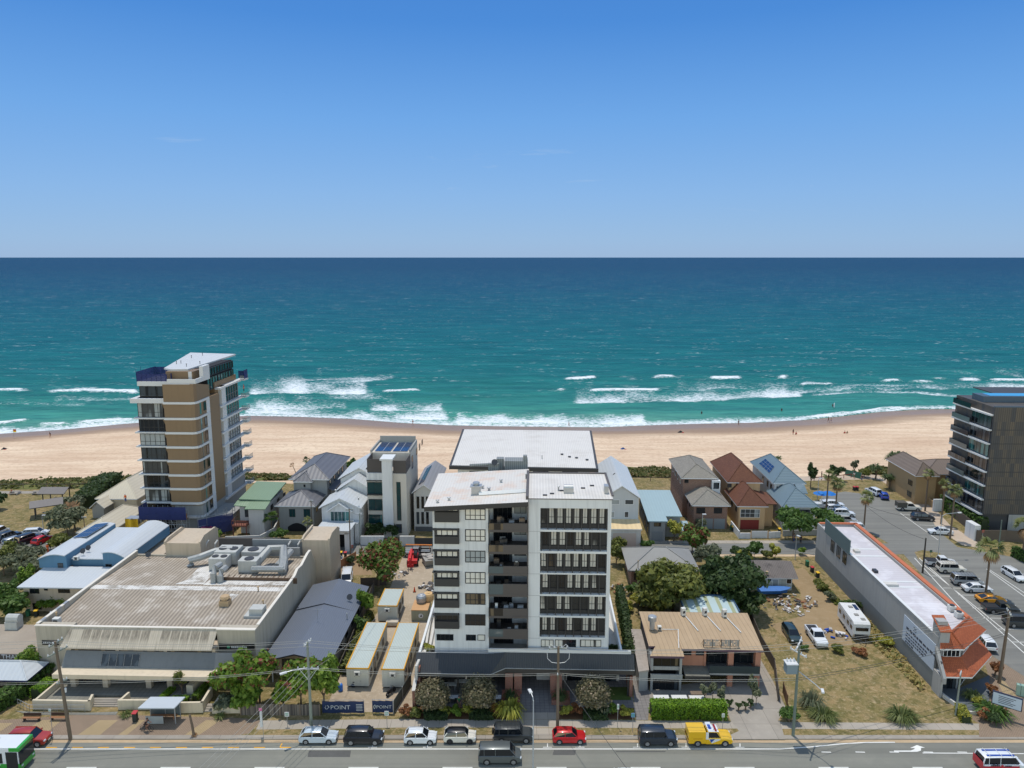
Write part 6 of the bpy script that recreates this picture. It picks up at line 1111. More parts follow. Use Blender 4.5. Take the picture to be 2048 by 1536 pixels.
for y0,z0 in ((1.5,1),(1.5,3.8)): window(B.r,y0,z0,y0+2.0,z0+1.3,rz=R(-90),xl=-.01,cols=2)
block(B,B.W-1,3,B.W+12,13,B.z-.4,2.2,MATS['tan_brick'],MATS['brown_grey_sheet'])
B=Bld('house','brick bungalow under a plain grey hip roof half hidden by trees','house',1262,1158); z=3.3; fl=B.at(1256,1141,z); fr=B.at(1406,1152,z); bl=B.at(1244,1089,z); br=B.at(1388,1103,z)
mb=MB(); mb.hip(fl.x,fl.y,fr.x,bl.y-1.5,z,2.3,0,1,ridge='x'); B.part('roof',mb,[GSH,FR_GREY]); mb=MB(); mb.box(fl.x+.7,fl.y+.7,0,fr.x-.7,bl.y-2,z-.1); B.part('wall',mb,BRICKB)
for px,py in ((1276,1133),(1317,1109),(1395,1146)): q=B.at(px,py,z+.5); pipe_vent(B,q.x,q.y,z+.3,1.2,.07,RUST)
wpx(B,1268,1146,1284,1160,fl.y+.69,cols=2)
B=Bld('cottage','old pale fibro cottage with a rusty grey sheet roof in the untidy yard','cottage',1523,1180); z=B.front(1560,1156.5,-.6)[1]; a=B.front(1500,1156,-.6)[0]; W=B.front(1584,1170)[0]; bk=B.at(1577,1120,z+.1)
OLD=ribbed('old_fibre_roof',(112,104,98),.3,0,.95,.25,.3,patch=(84,78,74),pscale=.5); mb=MB(); gable_roof(mb,a-2,-.6,W+.8,bk.y,z,1.5,'x'); B.part('roof',mb,[OLD,OFFW]); mb=MB(); mb.box(a-1.5,0,0,W,bk.y-.6,z-.05); B.part('wall',mb,mat('fibro',(176,178,170),.8,.15,.6,streak=.25))
wpx(B,1535,1156.5,1543,1163,-.01,cols=1,frame=FR_WHITE); wpx(B,1545,1158,1556,1176,-.01,cols=1,frame=FR_WHITE,glass=GL_BLIND,name='door'); wpx(B,1573,1157,1583,1168,-.01,cols=1,frame=FR_WHITE); q=B.at(1534,1147,z+.5); pipe_vent(B,q.x,q.y,z+.3,.5,.15,RUST)
B=house('cream house with a large plain hip roof behind the bronze tower scaffold','199' and 199,275,1024,997.5,20,3.2,CREAM,CRM,over=.5)
B=Bld('house','long cream roofed house beside the blue hoarding, nearest the blue apartments','house',160,1084); z=B.front(190,1066,-.4)[1]; W=B.front(216,1075)[0]; bk=B.at(245,1012,z+1.5)
mb=MB(); mb.hip(-.4,-.4,W+.5,bk.y+3,z,2.0,0,1,ridge='y'); B.part('roof',mb,[CRM,FR_WHITE]); mb=MB(); mb.box(.1,.1,0,W,bk.y+2.6,z-.1); B.part('wall',mb,CREAM); pipe_vent(B,3,5,z+1.0,.5,.08)
B=house('little grey gabled outhouse with a cream roof between the two cream houses','186' and 186,209,1036,1016,4.5,1.5,GREYR,CRM,over=.4,gable=True,ridge='y')
BLUEW=mat('blue_render',(84,122,148),.75,.07,.3,streak=.08)
B=Bld('apartment_block','blue and beige flats with curved pale roofs and solar panels by the left trees','flats',52,1222); zl=B.front(60,1174,-.5)[1]; W=B.front(172,1190)[0]; up=B.at(80,1141,zl)
yb=B.at(80,1141,zl+.1).y; mb=MB(); mb.box(0,0,0,W+6,yb+14,zl-.15); B.part('wall',mb,BEIGE); mb=MB(); mb.slab((-.6,-.6,zl),(W+6,-.6,zl),(W+6,yb+.5,zl+.7),(-.2,yb+.5,zl+.7),.2); B.part('roof',mb,LGS)
for a,b_,c,d in ((59,1177,79,1187),(88,1176,96,1181),(116,1177,140,1186),(65,1206,84,1219)): wpx(B,a,b_,c,d,-.01,cols=2)
def curved(x0,x1,y0,y1,zb,zl_,zr_,mw,mr):
 mb=MB(); mb.box(x0,y0,zb,x1,y1,min(zl_,zr_)); n=8; pts=[]
 for i in range(n+1):
  u=i/n; zz_=zl_+(zr_-zl_)*u+.5*math.sin(math.pi*u); pts.append((x0+(x1-x0)*u,zz_))
 for yy in (y0,y1): mb.face([(x0,yy,min(zl_,zr_)),*[(x,yy,z_) for x,z_ in pts],(x1,yy,min(zl_,zr_))][::-1 if yy==y0 else 1])
 mb.face([(x1,y0,min(zl_,zr_)),(x1,y1,min(zl_,zr_)),(x1,y1,zr_),(x1,y0,zr_)]); mb.face([(x0,y0,min(zl_,zr_)),(x0,y1,min(zl_,zr_)),(x0,y1,zl_),(x0,y0,zl_)][::-1]); B.part('wall',mb,mw); mb=MB()
 for (xa,za),(xb,zb_) in zip(pts,pts[1:]): mb.slab((xa,y0-.4,za+.14),(xb,y0-.4,zb_+.14),(xb,y1,zb_+.14),(xa,y1,za+.14),.14)
 B.part('roof',mb,mr)
a0=B.front(80,1142,yb)[0]; a1=B.front(135,1142,yb)[0]; b0=B.front(201,1142,yb)[0]; b1=B.front(248,1142,yb)[0]; zA=B.front(82,1118,yb)[1]; zB_=B.front(134,1111,yb)[1]
yd=B.at(195,1073,zB_).y
curved(a0,a1,yb,yb+15,zl+.6,zA,zB_,BLUEW,LGS); curved(b0,b1,yb+1,yb+16,zl+.6,B.front(201,1110,yb)[1],B.front(248,1120,yb)[1],BLUEW,LGS)
mb=MB(); zm=B.front(170,1117,yb+1.5)[1]; mb.box(a1,yb+1.5,zl+.3,b0,yb+14,zm); B.part('wall',mb,BLUEW); mb=MB(); mb.slab((a1+.1,yb+1.2,zm+.1),(b0-.1,yb+1.2,zm+.1),(b0+2,yb+15,zm+.5),(a1+.1,yb+15,zm+.5),.15); B.part('roof',mb,LGS)
wpx(B,115,1126,127,1138,yb-.01,cols=2); wpx(B,211,1128,224,1138,yb+.99,cols=2); n_=(zA+zB_)/2
solar(B,(a0+1.6,yb+7,zA+.9),(a1-.6,yb+7,zB_+.5),(a1-.6,yb+14,zB_+.5),(a0+1.6,yb+14,zA+.9),4,3); dish(B,a1+1.5,yb+4,zm+.3); dish(B,a1+1.4,yb+2.6,zm+.3); aircon(B,a1+1.1,yb+1.0,zl+1.6,.9,.4,.7)
o=P(70,1309,3.6); B=Bld('restaurant','low restaurant with a grey roof, dark sign fascia and white hipped awning','restaurant',0,0,at=(o.x,o.y,0)); z=3.6; bk=B.at(70,1252,z)
mb=MB(); mb.slab((-16,0,z),(0,0,z),(0,bk.y,z+.2),(-16,bk.y,z+.2),.25); B.part('roof',mb,surf('bitumen_roof',((158,146,130),(142,130,116),(172,160,144)),(.3,1.2,9))); mb=MB(); mb.box(-16,.6,0,-.1,bk.y-.1,z-.1); B.part('wall',mb,GREYR)
mb=MB(); q=B.front(41,1307,-.1)[0]; zs=B.front(20,1323,-.1)[1]; mb.box(-16,-.25,zs,q,-.02,z+.05); s=B.part('sign_fascia',mb,mat('sign_brown',(72,66,60),.6,.06,1)); x,zt_=B.front(18.5,1314,-.27); text(s,'sign_text','THAI',.85,(x,-.27,zt_),(R(90),0,0),LET,.01,sx=1.15)
mb=MB(); 
for i in range(6): mb.box(x-1.1+i*.42,-.275,zt_-.85,x-.82+i*.42,-.256,zt_-.68)
mb.build('sign_small_text',LET,s)
mb=MB(); e=B.front(61,1346,-3.6); x1=e[0]; ze=B.front(30,1361,-4.4)[1]; mb.hip(-16,-4.4,x1,0,ze,1.5,0,1,ridge='x'); B.part('awning_roof',mb,[LGS,mat('navy_trim',(52,56,88),.6,.05,1)]); window(B.r,-14,.2,-3,2.3,.59,cols=6)
q=B.at(29,1257,z); mb=MB(); mb.box(q.x-.9,q.y-.7,z,q.x+.9,q.y+.7,z+1.3); mb.tube([(q.x-.8,q.y,z+1.6),(q.x+1,q.y,z+1.6)],.65,10); B.part('exhaust_fan',mb,mat('unit_grey',())); mb=MB(); mb.slab((-3,bk.y-.2,z+.3),(0,bk.y-.2,z+.3),(0,bk.y+4.5,z),(-6,bk.y+4.5,z),.15); B.part('roof',mb,LGS)
#    fences and walls
def fence(name,label,cat,pts,h,t,m,post=None,pm=None,pg=2.4,base=0.0,group=None,caps=None):
 q=[P(*p) if p[0]!='w' else Vector((p[1],p[2],0)) for p in pts]; o=q[0]; r=thing(name,label,cat,o,0,group); mb=MB(); pp=[]
 for a,b in zip(q,q[1:]):
  d=b-a; c=(a+b)/2-o; mb.obox((c.x,c.y,base+(h-base)/2),(d.length+t*.5,t,h-base),math.atan2(d.y,d.x))
  n=max(1,int(d.length/pg))
  for i in range(n+1): pp.append(a+d*i/n-o)
 mb.build('panel',m,r)
 if post is not None:
  pb=MB(); pb.box(-.06,-.06,0,.06,.06,h+.08); p0=pb.build('post',pm or m,r,loc=pp[0])
  for p in pp[1:]: link('post',p0.data,r,p)
 if caps: cb=MB(); [cb.obox((((a+b)/2-o).x,((a+b)/2-o).y,h+.04),((b-a).length+t,t+.1,.08),math.atan2((b-a).y,(b-a).x)) for a,b in zip(q,q[1:])]; cb.build('coping',caps,r)
 return r
m,nt,b=nodes('paling_fence'); v=coord(nt,'World'); sx=nt.nodes.new('ShaderNodeSeparateXYZ'); nt.links.new(v,sx.inputs[0]); u=mth(nt,'ADD',sx.outputs[0],sx.outputs[1]); wn=nt.nodes.new('ShaderNodeTexWhiteNoise'); wn.noise_dimensions='1D'; nt.links.new(mth(nt,'FLOOR',mth(nt,'MULTIPLY',u,7)),wn.inputs['W']); nt.links.new(ramp(nt,wn.outputs[0],((0,lin((70,64,60))),(.5,lin((98,90,82))),(1,lin((124,114,102))))),b.inputs['Base Color']); b.inputs['Roughness'].default_value=.9; PAL=m
fence('paling_fence','weathered grey paling fence shaded by street trees beside the bus stop walls','fence',[(482,1430),(640,1431)],1.5,.06,PAL,1,WOOD)
NAVY=mat('navy_banner',(34,50,84),.6,.12,.8)
def banner(label,a,b,txt):
 q=P(*a); e=P(*b); d=e-q; r=thing('banner_fence',label,'banner fence',q,math.atan2(d.y,d.x),'navy banner fences at the site entrance'); L=d.length; mb=MB(); n=10
 for i in range(n):
  f=lambda u:.05*math.sin(u*19); u0,u1=i/n,(i+1)/n; mb.face([(L*u0,f(u0),.15),(L*u1,f(u1),.15),(L*u1,f(u1),1.75),(L*u0,f(u0),1.75)]); mb.face([(L*u1,f(u1)+.02,.15),(L*u0,f(u0)+.02,.15),(L*u0,f(u0)+.02,1.75),(L*u1,f(u1)+.02,1.75)])
 mb.build('banner',NAVY,r)
 for i in range(4): pb=MB(); pb.tube([(L*i/3,.12,0),(L*i/3,.12,1.9)],.04,5); pb.build('post',METAL,r)
 pb=MB(); pb.tube([(0,.12,1.85),(L,.12,1.85)],.03,4); pb.build('top_rail',METAL,r); text(r,'banner_text',txt,.78 if L>4.5 else .6,(L*(.44 if L>4.5 else .57),-.09,.95),(R(90),0,0),LET,.01,sx=1.1)
 mb=MB(); mb.tube([(L*.1,-.08,1.2),(L*.07,-.08,.95),(L*.1,-.08,.7)],.05,4); mb.tube([(L*.13,-.08,1.25),(L*.17,-.08,1.0),(L*.12,-.08,.75)],.05,4); mb.build('banner_logo',LET,r)
 if L>4.5: mb=MB(); [mb.box(L*.8+.1,-.08,.5+.2*i,L*.8+.9,-.07,.58+.2*i) for i in range(5)]; mb.build('small_print',LET,r)
banner('navy site banner lettered POINT left of the gravel entrance',(645,1428),(728,1428),'POINT')
banner('navy site banner lettered POINT right of the gravel entrance',(745,1427),(786,1427),'POINT')
fence('mesh_fence','site fence of dark mesh running back beside the apartment ramp','fence',[(787,1427),(822,1370)],1.7,.05,mat('fence_mesh_dark',(70,78,74),.8,.2,1.5),1,METAL)
fence('brick_wall','low red brick boundary wall along the apartment side path','wall',[(828,1418),(840,1350)],2.6,.35,BRICKR,caps=OFFW)
fence('boundary_fence','dark boarded fence between the tan roofed shop drive and the vacant lot','fence',[(1556,1402),(1548,1340),(1520,1290),(1500,1240)],1.7,.08,mat('dark_boards',(84,76,68),.85,.2,1.2),1)
fence('lot_fence','leaning brown fence panel at the front corner of the vacant lot','fence',[(1574,1412),(1566,1386)],1.5,.06,mat('brown_boards',(98,70,48),.85,.2,1.2),1)
fence('side_fence','grey timber fence beside the long slate roofed house','fence',[(668,1375),(700,1300),(748,1180)],1.6,.06,PAL,1,WOOD)
fence('yard_fence','timber yard fence behind the white van on the rear lane','fence',[(682,1135),(712,1118)],1.5,.1,TIMBER,1); fence('yard_fence','low dark timber fence under the big tree beside the worksite','fence',[(722,1172),(772,1170)],1.5,.08,mat('dark_boards',()),1)
fence('garden_wall','cream rendered wall in front of the grey hipped house','wall',[(452,1087),(520,1085),(548,1070),(560,1046)],1.5,.25,OFFW)
fence('garden_wall','dark stone wall across the back of the commercial building','wall',[(440,1097),(562,1097)],2.2,.3,mat('dark_stone',(104,100,96),.9,.15,.8)); fence('garden_wall','white wall with gates before the modern four storey house','wall',[(722,1090),(768,1090)],1.9,.3,WHITEW); fence('front_gate','dark panel gate between white piers on the lane','gate',[(768,1091),(800,1091)],1.6,.1,CHAR); fence('garden_wall','white pier beside the dark lane gates','wall',[(801,1091),(828,1091)],2.0,.4,OFFW); fence('front_gate','dark double gate behind the parked work ute','gate',[(829,1091),(866,1091)],1.6,.1,CHAR)
fence('front_wall','white picket wall and gates of the peach house','wall',[(1478,1077),(1500,1077)],1.2,.2,WHITEW,1,MATS['peach_render'],2); fence('driveway_gate','white panel gate in the peach house wall','gate',[(1502,1076),(1535,1076)],1.5,.1,WHM,1,MATS['peach_render'],4); fence('front_wall','low white wall at the right of the white driveway gate','wall',[(1537,1076),(1560,1075)],1.3,.2,WHITEW,1,MATS['peach_render'],2); fence('side_wall','white wall stepping down between the brick and peach houses','wall',[(1462,1056),(1478,1077)],1.6,.2,WHITEW)
fence('front_wall','grey wall under the street tree by the white blue roofed house','wall',[(1566,1072),(1640,1070)],1.2,.25,GREYR)
fence('timber_fence','tall dark slat fence along the car park below the slatted tower','fence',[(1888,1020),(1938,1060)],2.4,.12,mat('slat_fence',(92,82,72),.8,.15,1),1); fence('white_wall','white rendered wall block at the corner of the slatted tower','wall',[(1936,1071),(1951,1080)],3.2,1.2,WHITEW); fence('front_fence','dark slat fence and gates in front of the slatted tower','fence',[(1952,1082),(2010,1082),(2100,1088)],2.3,.15,mat('slat_fence',()),1); fence('white_wall','white wall and cabinet beside the palms left of the slatted tower','wall',[(1866,1022),(1881,1022)],2.8,.4,WHITEW)
fence('tan_wall','tan garden wall with piers below the brown hipped house','wall',[(1822,980),(1846,1000),(1868,1018)],1.6,.3,MATS['tan_brick'],1,MATS['tan_brick'],4); fence('park_fence','dark post and rail fence along the dune at the left parkland','fence',[(-200,978),(0,976),(140,976),(226,972)],1.1,.04,mat('rail_dark',(92,86,74),.9,.2,1),1,WOOD,5,.9); fence('park_fence','post and wire fence along the dune right of the pale gabled house','fence',[(1262,962),(1340,962)],1.1,.04,mat('rail_dark',()),1,WOOD,4,.9)
fence('walkway_rail','red railed beach walkway along the dune by the car park','railing',[(1628,962),(1702,955)],1.0,.06,mat('rail_red',(128,70,62),.8,.15,1),1,None,2,.8); fence('walkway_screen','green mesh screen beside the red railed beach walkway','screen',[(1690,950),(1722,958)],1.6,.06,mat('green_mesh',(70,116,96),.8,.15,1),1,METAL,2); fence('lane_rail','low white post rail along the rear lane near the corner building','railing',[(1590,1112),(1634,1118)],.9,.05,OFFW,1,OFFW,2,.7)
o=P(300,1410); T=thing('forecourt','paved forecourt with low rendered walls, steps and planters before the commercial building','forecourt',o); L=lambda x,y:(P(x,y).x-o.x,P(x,y).y-o.y)
mb=MB(); mb.prism([L(70,1404),L(186,1404),L(190,1394),L(245,1394),L(250,1402),L(400,1402),L(440,1352),L(140,1352)],0,.32); mb.build('terrace',surf('terrace_pave',((136,134,124),(122,120,112),(150,146,136)),(.3,1.5,9),joints=(.6,.6)),T)
def wl(pts,h,t=.3,name='low_wall',m=CREAM):
 mb=MB(); q=[Vector((*L(*p),0)) for p in pts]
 for a,b in zip(q,q[1:]): d=b-a; c=(a+b)/2; mb.obox((c.x,c.y,h/2),(d.length+t,t,h),math.atan2(d.y,d.x))
 mb.build(name,m,T)
wl([(70,1418),(180,1420),(186,1408)],1.3); wl([(72,1417),(124,1372)],1.2); wl([(240,1418),(330,1418)],1.3); wl([(240,1418),(258,1402)],1.2); wl([(352,1425),(405,1424)],1.4); wl([(405,1424),(423,1394)],1.4); wl([(428,1426),(480,1425)],1.0); wl([(428,1426),(440,1406)],1.0)
wl([(384,1388),(408,1362)],1.5,.9,'planter',CREAM)
for k in range(4): mb=MB(); a=L(186,1414-k*3.2); b_=L(240,1414-k*3.2); mb.box(a[0],a[1],0,b_[0],a[1]+.42,.1+.09*k); mb.build('step',CONC2,T)
for k in range(3): mb=MB(); a=L(408,1424-k*4); b_=L(428,1424-k*4); mb.box(a[0],a[1],0,b_[0],a[1]+.5,.12+.1*k); mb.build('step',CONC2,T)
mb=MB(); q=[L(36,1412),L(60,1424),L(170,1424)]
for a,b_ in zip(q,q[1:]):
 for z in (.5,1.0): mb.tube([(*a,z),(*b_,z)],.03,4)
 for i in range(5): u=i/4; p=(a[0]+(b_[0]-a[0])*u,a[1]+(b_[1]-a[1])*u); mb.tube([(*p,0),(*p,1.0)],.03,4)
mb.build('handrail',METAL,T)
mb=MB(); mb.prism([L(30,1422),L(66,1424),L(180,1426),L(236,1424),L(232,1430),L(60,1430)],0,.05); mb.build('landing',MATS['terrace_pave'],T)
#    vegetation
LIME=leafy('lime_leaves',(122,146,50),(74,104,32),(146,84,64),p3=.1); LIMEG=leafy('lime_green',(130,152,54),(82,112,38)); DKG=leafy('dark_leaves',(80,98,52),(50,70,38)); OLV=leafy('olive_leaves',(132,134,62),(84,94,46)); GRYG=leafy('grey_leaves',(134,136,104),(86,96,72)); MIDG=leafy('mid_leaves',(102,128,58),(64,92,42)); BALL=leafy('clipped_leaves',(130,120,90),(84,86,60),(172,154,128),p3=.08); REDG=leafy('red_tipped',(110,132,54),(70,94,40),(138,78,58),p3=.15); HEDG=leafy('hedge_leaves',(138,172,46),(80,116,34)); PALMG=leafy('palm_leaves',(146,148,92),(96,108,64)); PALMD=leafy('dead_fronds',(186,150,108),(144,112,82)); STRP=leafy('strap_leaves',(132,138,80),(78,94,48)); YELG=leafy('yellow_leaves',(190,182,76),(128,134,56)); CROT=leafy('rust_leaves',(168,112,68),(116,80,54)); PNDG=leafy('pandanus_leaves',(110,126,78),(66,84,52)); PINKF=leafy('pink_flowers',(200,84,136),(136,66,96))
BARK=mat('bark',(104,88,72),.9,.25,2,fine=.2); PBARK=mat('palm_bark',(110,94,78),.9,.2,2,fine=.2)
def quads_mesh(name,V,m,rnd):
 n=len(V)//4; me=bpy.data.meshes.new(name); me.vertices.add(n*4); me.vertices.foreach_set('co',V.astype(np.float32).ravel())
 me.loops.add(n*4); me.loops.foreach_set('vertex_index',np.arange(n*4,dtype=np.int32)); me.polygons.add(n); me.polygons.foreach_set('loop_start',np.arange(0,n*4,4,dtype=np.int32))
 try: me.polygons.foreach_set('loop_total',np.full(n,4,dtype=np.int32))
 except Exception: pass
 me.materials.append(m); a=me.attributes.new('rnd','FLOAT','FACE'); a.data.foreach_set('value',rnd.astype(np.float32)); me.update(calc_edges=True); me.validate(); return me
def leaf_quads(c,nrm,size,rg,asp=.6):
 n=len(c); t=rg.normal(size=(n,3)); u=np.cross(nrm,t); u/=np.linalg.norm(u,axis=1)[:,None]+1e-9; w=np.cross(nrm,u); s=size[:,None]
 bend=nrm*s*.18
 return np.stack([c-u*s,c+w*s*asp-bend*0+bend,c+u*s,c-w*s*asp+bend],1).reshape(-1,3)
def lobe_leaves(lobes,n,leaf,rg,shell=.55):
 w=np.array([l[1][0]*l[1][1]+l[1][2]*l[1][1] for l in lobes]); k=rg.choice(len(lobes),n,p=w/w.sum())
 C_=np.array([l[0] for l in lobes])[k]; Rr=np.array([l[1] for l in lobes])[k]
 d=rg.normal(size=(n,3)); d/=np.linalg.norm(d,axis=1)[:,None]; d[:,2]=np.where(d[:,2]<-.35,-d[:,2]*.6,d[:,2]); r=(shell+(1-shell)*rg.random(n)**.6)*(1+.12*rg.normal(size=n)); c=C_+d*Rr*r[:,None]
 nr=d+rg.normal(size=(n,3))*.55+np.array([0,0,.45]); nr/=np.linalg.norm(nr,axis=1)[:,None]
 return leaf_quads(c,nr,leaf*(.5+1.0*rg.random(n)),rg)
def make_lobes(R_,H_,nl,rg,spread=.7,size=.44):
 L=[(np.array([0,0,0.]),np.array([R_*.62,R_*.62,H_*.62]))]
 for i in range(nl):
  a=2*math.pi*(i/nl)+rg.random()*.8; e=(rg.random()-.35)*1.5; rr=spread*(.75+.4*rg.random()); s=size*(.7+.5*rg.random())
  L.append((np.array([R_*rr*math.cos(a)*math.cos(e*.6),R_*rr*math.sin(a)*math.cos(e*.6),H_*rr*math.sin(e)]),np.array([R_*s,R_*s,H_*s])))
 return L
def depth_px(Y,z=0): return CF/(Y*cP+(CH-z)*sP)
SEED=[100]
def tree(name,label,px,py,cx,ytop,ybot,hw,m,cat='tree',nl=7,leaf=None,dens=1.0,group=None,trunk=.14,size=.44,shell=.5,lean=None,bark=None,z0=0.0,single=False):
 SEED[0]+=1; rg=np.random.default_rng(SEED[0]); o=P(px,py,z0); s=depth_px(o.y,2); R_=hw/s; zt=ht(o.y,ytop)-z0; zb=max(.02,ht(o.y,ybot)-z0); H_=max((zt-zb)/2,.25); zc=(zt+zb)/2; dx=(cx-px)/s
 r=thing(name,label,cat,o,0,group); lobes=[(c+np.array([dx,0,zc]),q) for c,q in ([(np.zeros(3),np.array([R_,R_,H_]))] if single else make_lobes(R_,H_,nl,rg,size=size))]
 leaf=leaf or min(.42,max(.13,R_*.13)); area=4*3.14*R_*max(R_,H_)
 n=int(min(5200,max(160,area/(leaf*leaf*.55)*dens*(1.2 if not single else 1.1)))); V=lobe_leaves(lobes,n,leaf,rg,shell)
 V[:,2]=np.maximum(V[:,2],.02)
 me=quads_mesh('crown',V,m,np.repeat(rg.random(n),1)); link('crown',me,r)
 mb=MB(); top=Vector((dx*.6,0,max(zb+H_*.5,.15))); mb.tube([(0,0,-.05),(dx*.25,.02,top.z*.5),top],trunk,6,r1=trunk*.6)
 for l in lobes[1:6]: mb.tube([top*.8,(top*.8+Vector(l[0]))/2+Vector((0,0,-.1)),Vector(l[0])],trunk*.45,5,r1=trunk*.15)
 mb.build('trunk',bark or BARK,r); return r
def hedge(name,label,pts,h,t,m,leaf=.12,dens=1.0,cat='hedge',z0=0.0):
 SEED[0]+=1; rg=np.random.default_rng(SEED[0]); q=[P(*p,z0) for p in pts]; o=q[0]; r=thing(name,label,cat,o); VV=[]; core=MB()
 for a,b in zip(q,q[1:]):
  d=b-a; L=d.length; c0=(a-o); u=d/L; w=Vector((-u.y,u.x,0)); n=int(L*(t+2*h)*dens/(leaf*leaf*.55)); k=rg.random(n); f=rg.random(n); per=t+2*h; sx_=f*per
  off=np.where(sx_<h,-t/2,np.where(sx_<h+t,-t/2+(sx_-h),t/2)); z=np.where(sx_<h,sx_,np.where(sx_<h+t,h,per-sx_)); nn=np.zeros((n,3)); side=np.where(sx_<h,-1,np.where(sx_<h+t,0,1))
  nn+=np.outer(side,np.array(w))+np.outer(side==0,np.array([0,0,1.])); c=np.array(c0)+np.outer(k*L,np.array(u))+np.outer(off,np.array(w)); c[:,2]=z; c+=rg.normal(size=(n,3))*leaf*.5; nr=nn+rg.normal(size=(n,3))*.5; nr/=np.linalg.norm(nr,axis=1)[:,None]; VV.append(leaf_quads(c,nr,leaf*(.7+.6*rg.random(n)),rg))
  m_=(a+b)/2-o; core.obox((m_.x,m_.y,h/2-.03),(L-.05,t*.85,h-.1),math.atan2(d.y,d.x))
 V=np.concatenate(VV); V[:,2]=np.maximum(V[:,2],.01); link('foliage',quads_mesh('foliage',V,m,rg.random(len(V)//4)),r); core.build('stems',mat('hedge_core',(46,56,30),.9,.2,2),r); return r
def strap_clump(name,label,px,py,R_,H_,m,n=60,cat='plant',wd=.045,group=None,z0=0.0):
 SEED[0]+=1; rg=np.random.default_rng(SEED[0]); o=P(px,py,z0); r=thing(name,label,cat,o,0,group); V=[]
 n=int(n*1.7)
 for i in range(n):
  a=rg.random()*6.283; l=R_*(.6+.5*rg.random()); h=H_*(.6+.5*rg.random()); off=np.array([math.cos(a),math.sin(a),0]); sd=np.array([-off[1],off[0],0])*wd; b=off*R_*.25*rg.random()*2; p0=b+np.array([0,0,0.]); p1=b+off*l*.45+np.array([0,0,h]); p2=b+off*l+np.array([0,0,h*(.25+.5*rg.random())])
  V+= [p0-sd,p0+sd,p1+sd,p1-sd, p1-sd,p1+sd,p2+sd*.2,p2-sd*.2]
 V=np.array(V); link('leaves',quads_mesh('leaves',V,m,np.repeat(rg.random(n),2)),r); mb=MB(); mb.lathe((0,0,0),[(R_*.22,0),(R_*.16,H_*.2),(R_*.05,H_*.3)],7); mb.build('crown_base',BARK,r); return r
def palm(label,px,py,ytop,hw,name='palm_tree',fans=26,dead=14,lean=0,group=None,cat='palm',m=None,tr=.2):
 SEED[0]+=1; rg=np.random.default_rng(SEED[0]); o=P(px,py); s=depth_px(o.y,5); R_=hw/s; Ht=ht(o.y,ytop)-R_*.75; r=thing(name,label,cat,o,0,group); mb=MB(); dx=lean/s; mb.tube([(0,0,-.05),(dx*.3,0,Ht*.4),(dx,0,Ht)],tr,8,r1=tr*.75)
 mb.build('trunk',PBARK,r)
 def fan(n,lo,hi,fac,seed):
  V=[]; rn=[]
  for i in range(n):
   a=rg.random()*6.283; e=lo+(hi-lo)*(i+.5)/n; st=R_*(.42+.15*rg.random())*fac; d=np.array([math.cos(a)*math.cos(e),math.sin(a)*math.cos(e),math.sin(e)]); c=np.array([dx,0,Ht])+d*st; sd=np.array([-math.sin(a),math.cos(a),0]); up=np.cross(d,sd); k=rg.random()
   V+=[np.array([dx,0,Ht])-sd*.02,np.array([dx,0,Ht])+sd*.02,c+sd*.02,c-sd*.02]; rn.append(k)
   for j in range(9):
    t=(j-4)/4*1.25; l=R_*(.5+.1*rg.random())*fac*(1-.25*abs(t)); dd=d*math.cos(t)+sd*math.sin(t); tip=c+dd*l+np.array([0,0,-.28*l-.15*R_*(e<.3)]); md=c+dd*l*.6; wv=(d*-math.sin(t)+sd*math.cos(t))*R_*.055
    V+=[c,md-wv,tip,md+wv]; rn.append(k)
  return np.array(V),np.array(rn)
 V,rn=fan(fans,-.35,1.25,1,0); link('fronds',quads_mesh('fronds',V,m or PALMG,rn),r)
 if dead: V,rn=fan(dead,-1.35,-.6,.85,1); link('dead_skirt',quads_mesh('dead_skirt',V,PALMD,rn),r)
 return r
def pandanus(label,px,py,ytop,hw,heads=9,group='pandanus trees along the dune'):
 SEED[0]+=1; rg=np.random.default_rng(SEED[0]); o=P(px,py); s=depth_px(o.y,3); R_=hw/s; H_=ht(o.y,ytop); r=thing('pandanus_tree',label,'tree',o,0,group); mb=MB(); mb.tube([(0,0,-.05),(.1,0,H_*.35)],.22,7,r1=.17); V=[]; rn=[]
 for i in range(heads):
  a=6.283*i/heads+rg.random()*.5; rr=R_*(.25+.5*rg.random()) if i else 0; c=np.array([math.cos(a)*rr,math.sin(a)*rr,H_*(.55+.25*rg.random())]); mb.tube([(.1,0,H_*.33),tuple(c*np.array([.5,.5,.85])),tuple(c)],.09,5,r1=.06)
  for j in range(34):
   b=rg.random()*6.283; e=-.4+1.5*rg.random(); l=R_*(.34+.14*rg.random()); d=np.array([math.cos(b)*math.cos(e),math.sin(b)*math.cos(e),math.sin(e)]); sd=np.array([-math.sin(b),math.cos(b),0])*R_*.035; m1=c+d*l*.6; tp=c+d*l+np.array([0,0,-l*.35]); V+=[c-sd,c+sd,m1+sd,m1-sd,m1-sd,m1+sd,tp+sd*.1,tp-sd*.1]; k=rg.random(); rn+=[k,k]
 link('crown',quads_mesh('crown',np.array(V),PNDG,np.array(rn)),r); mb.build('trunk',BARK,r); return r
G='umbrella trees along the street fence'
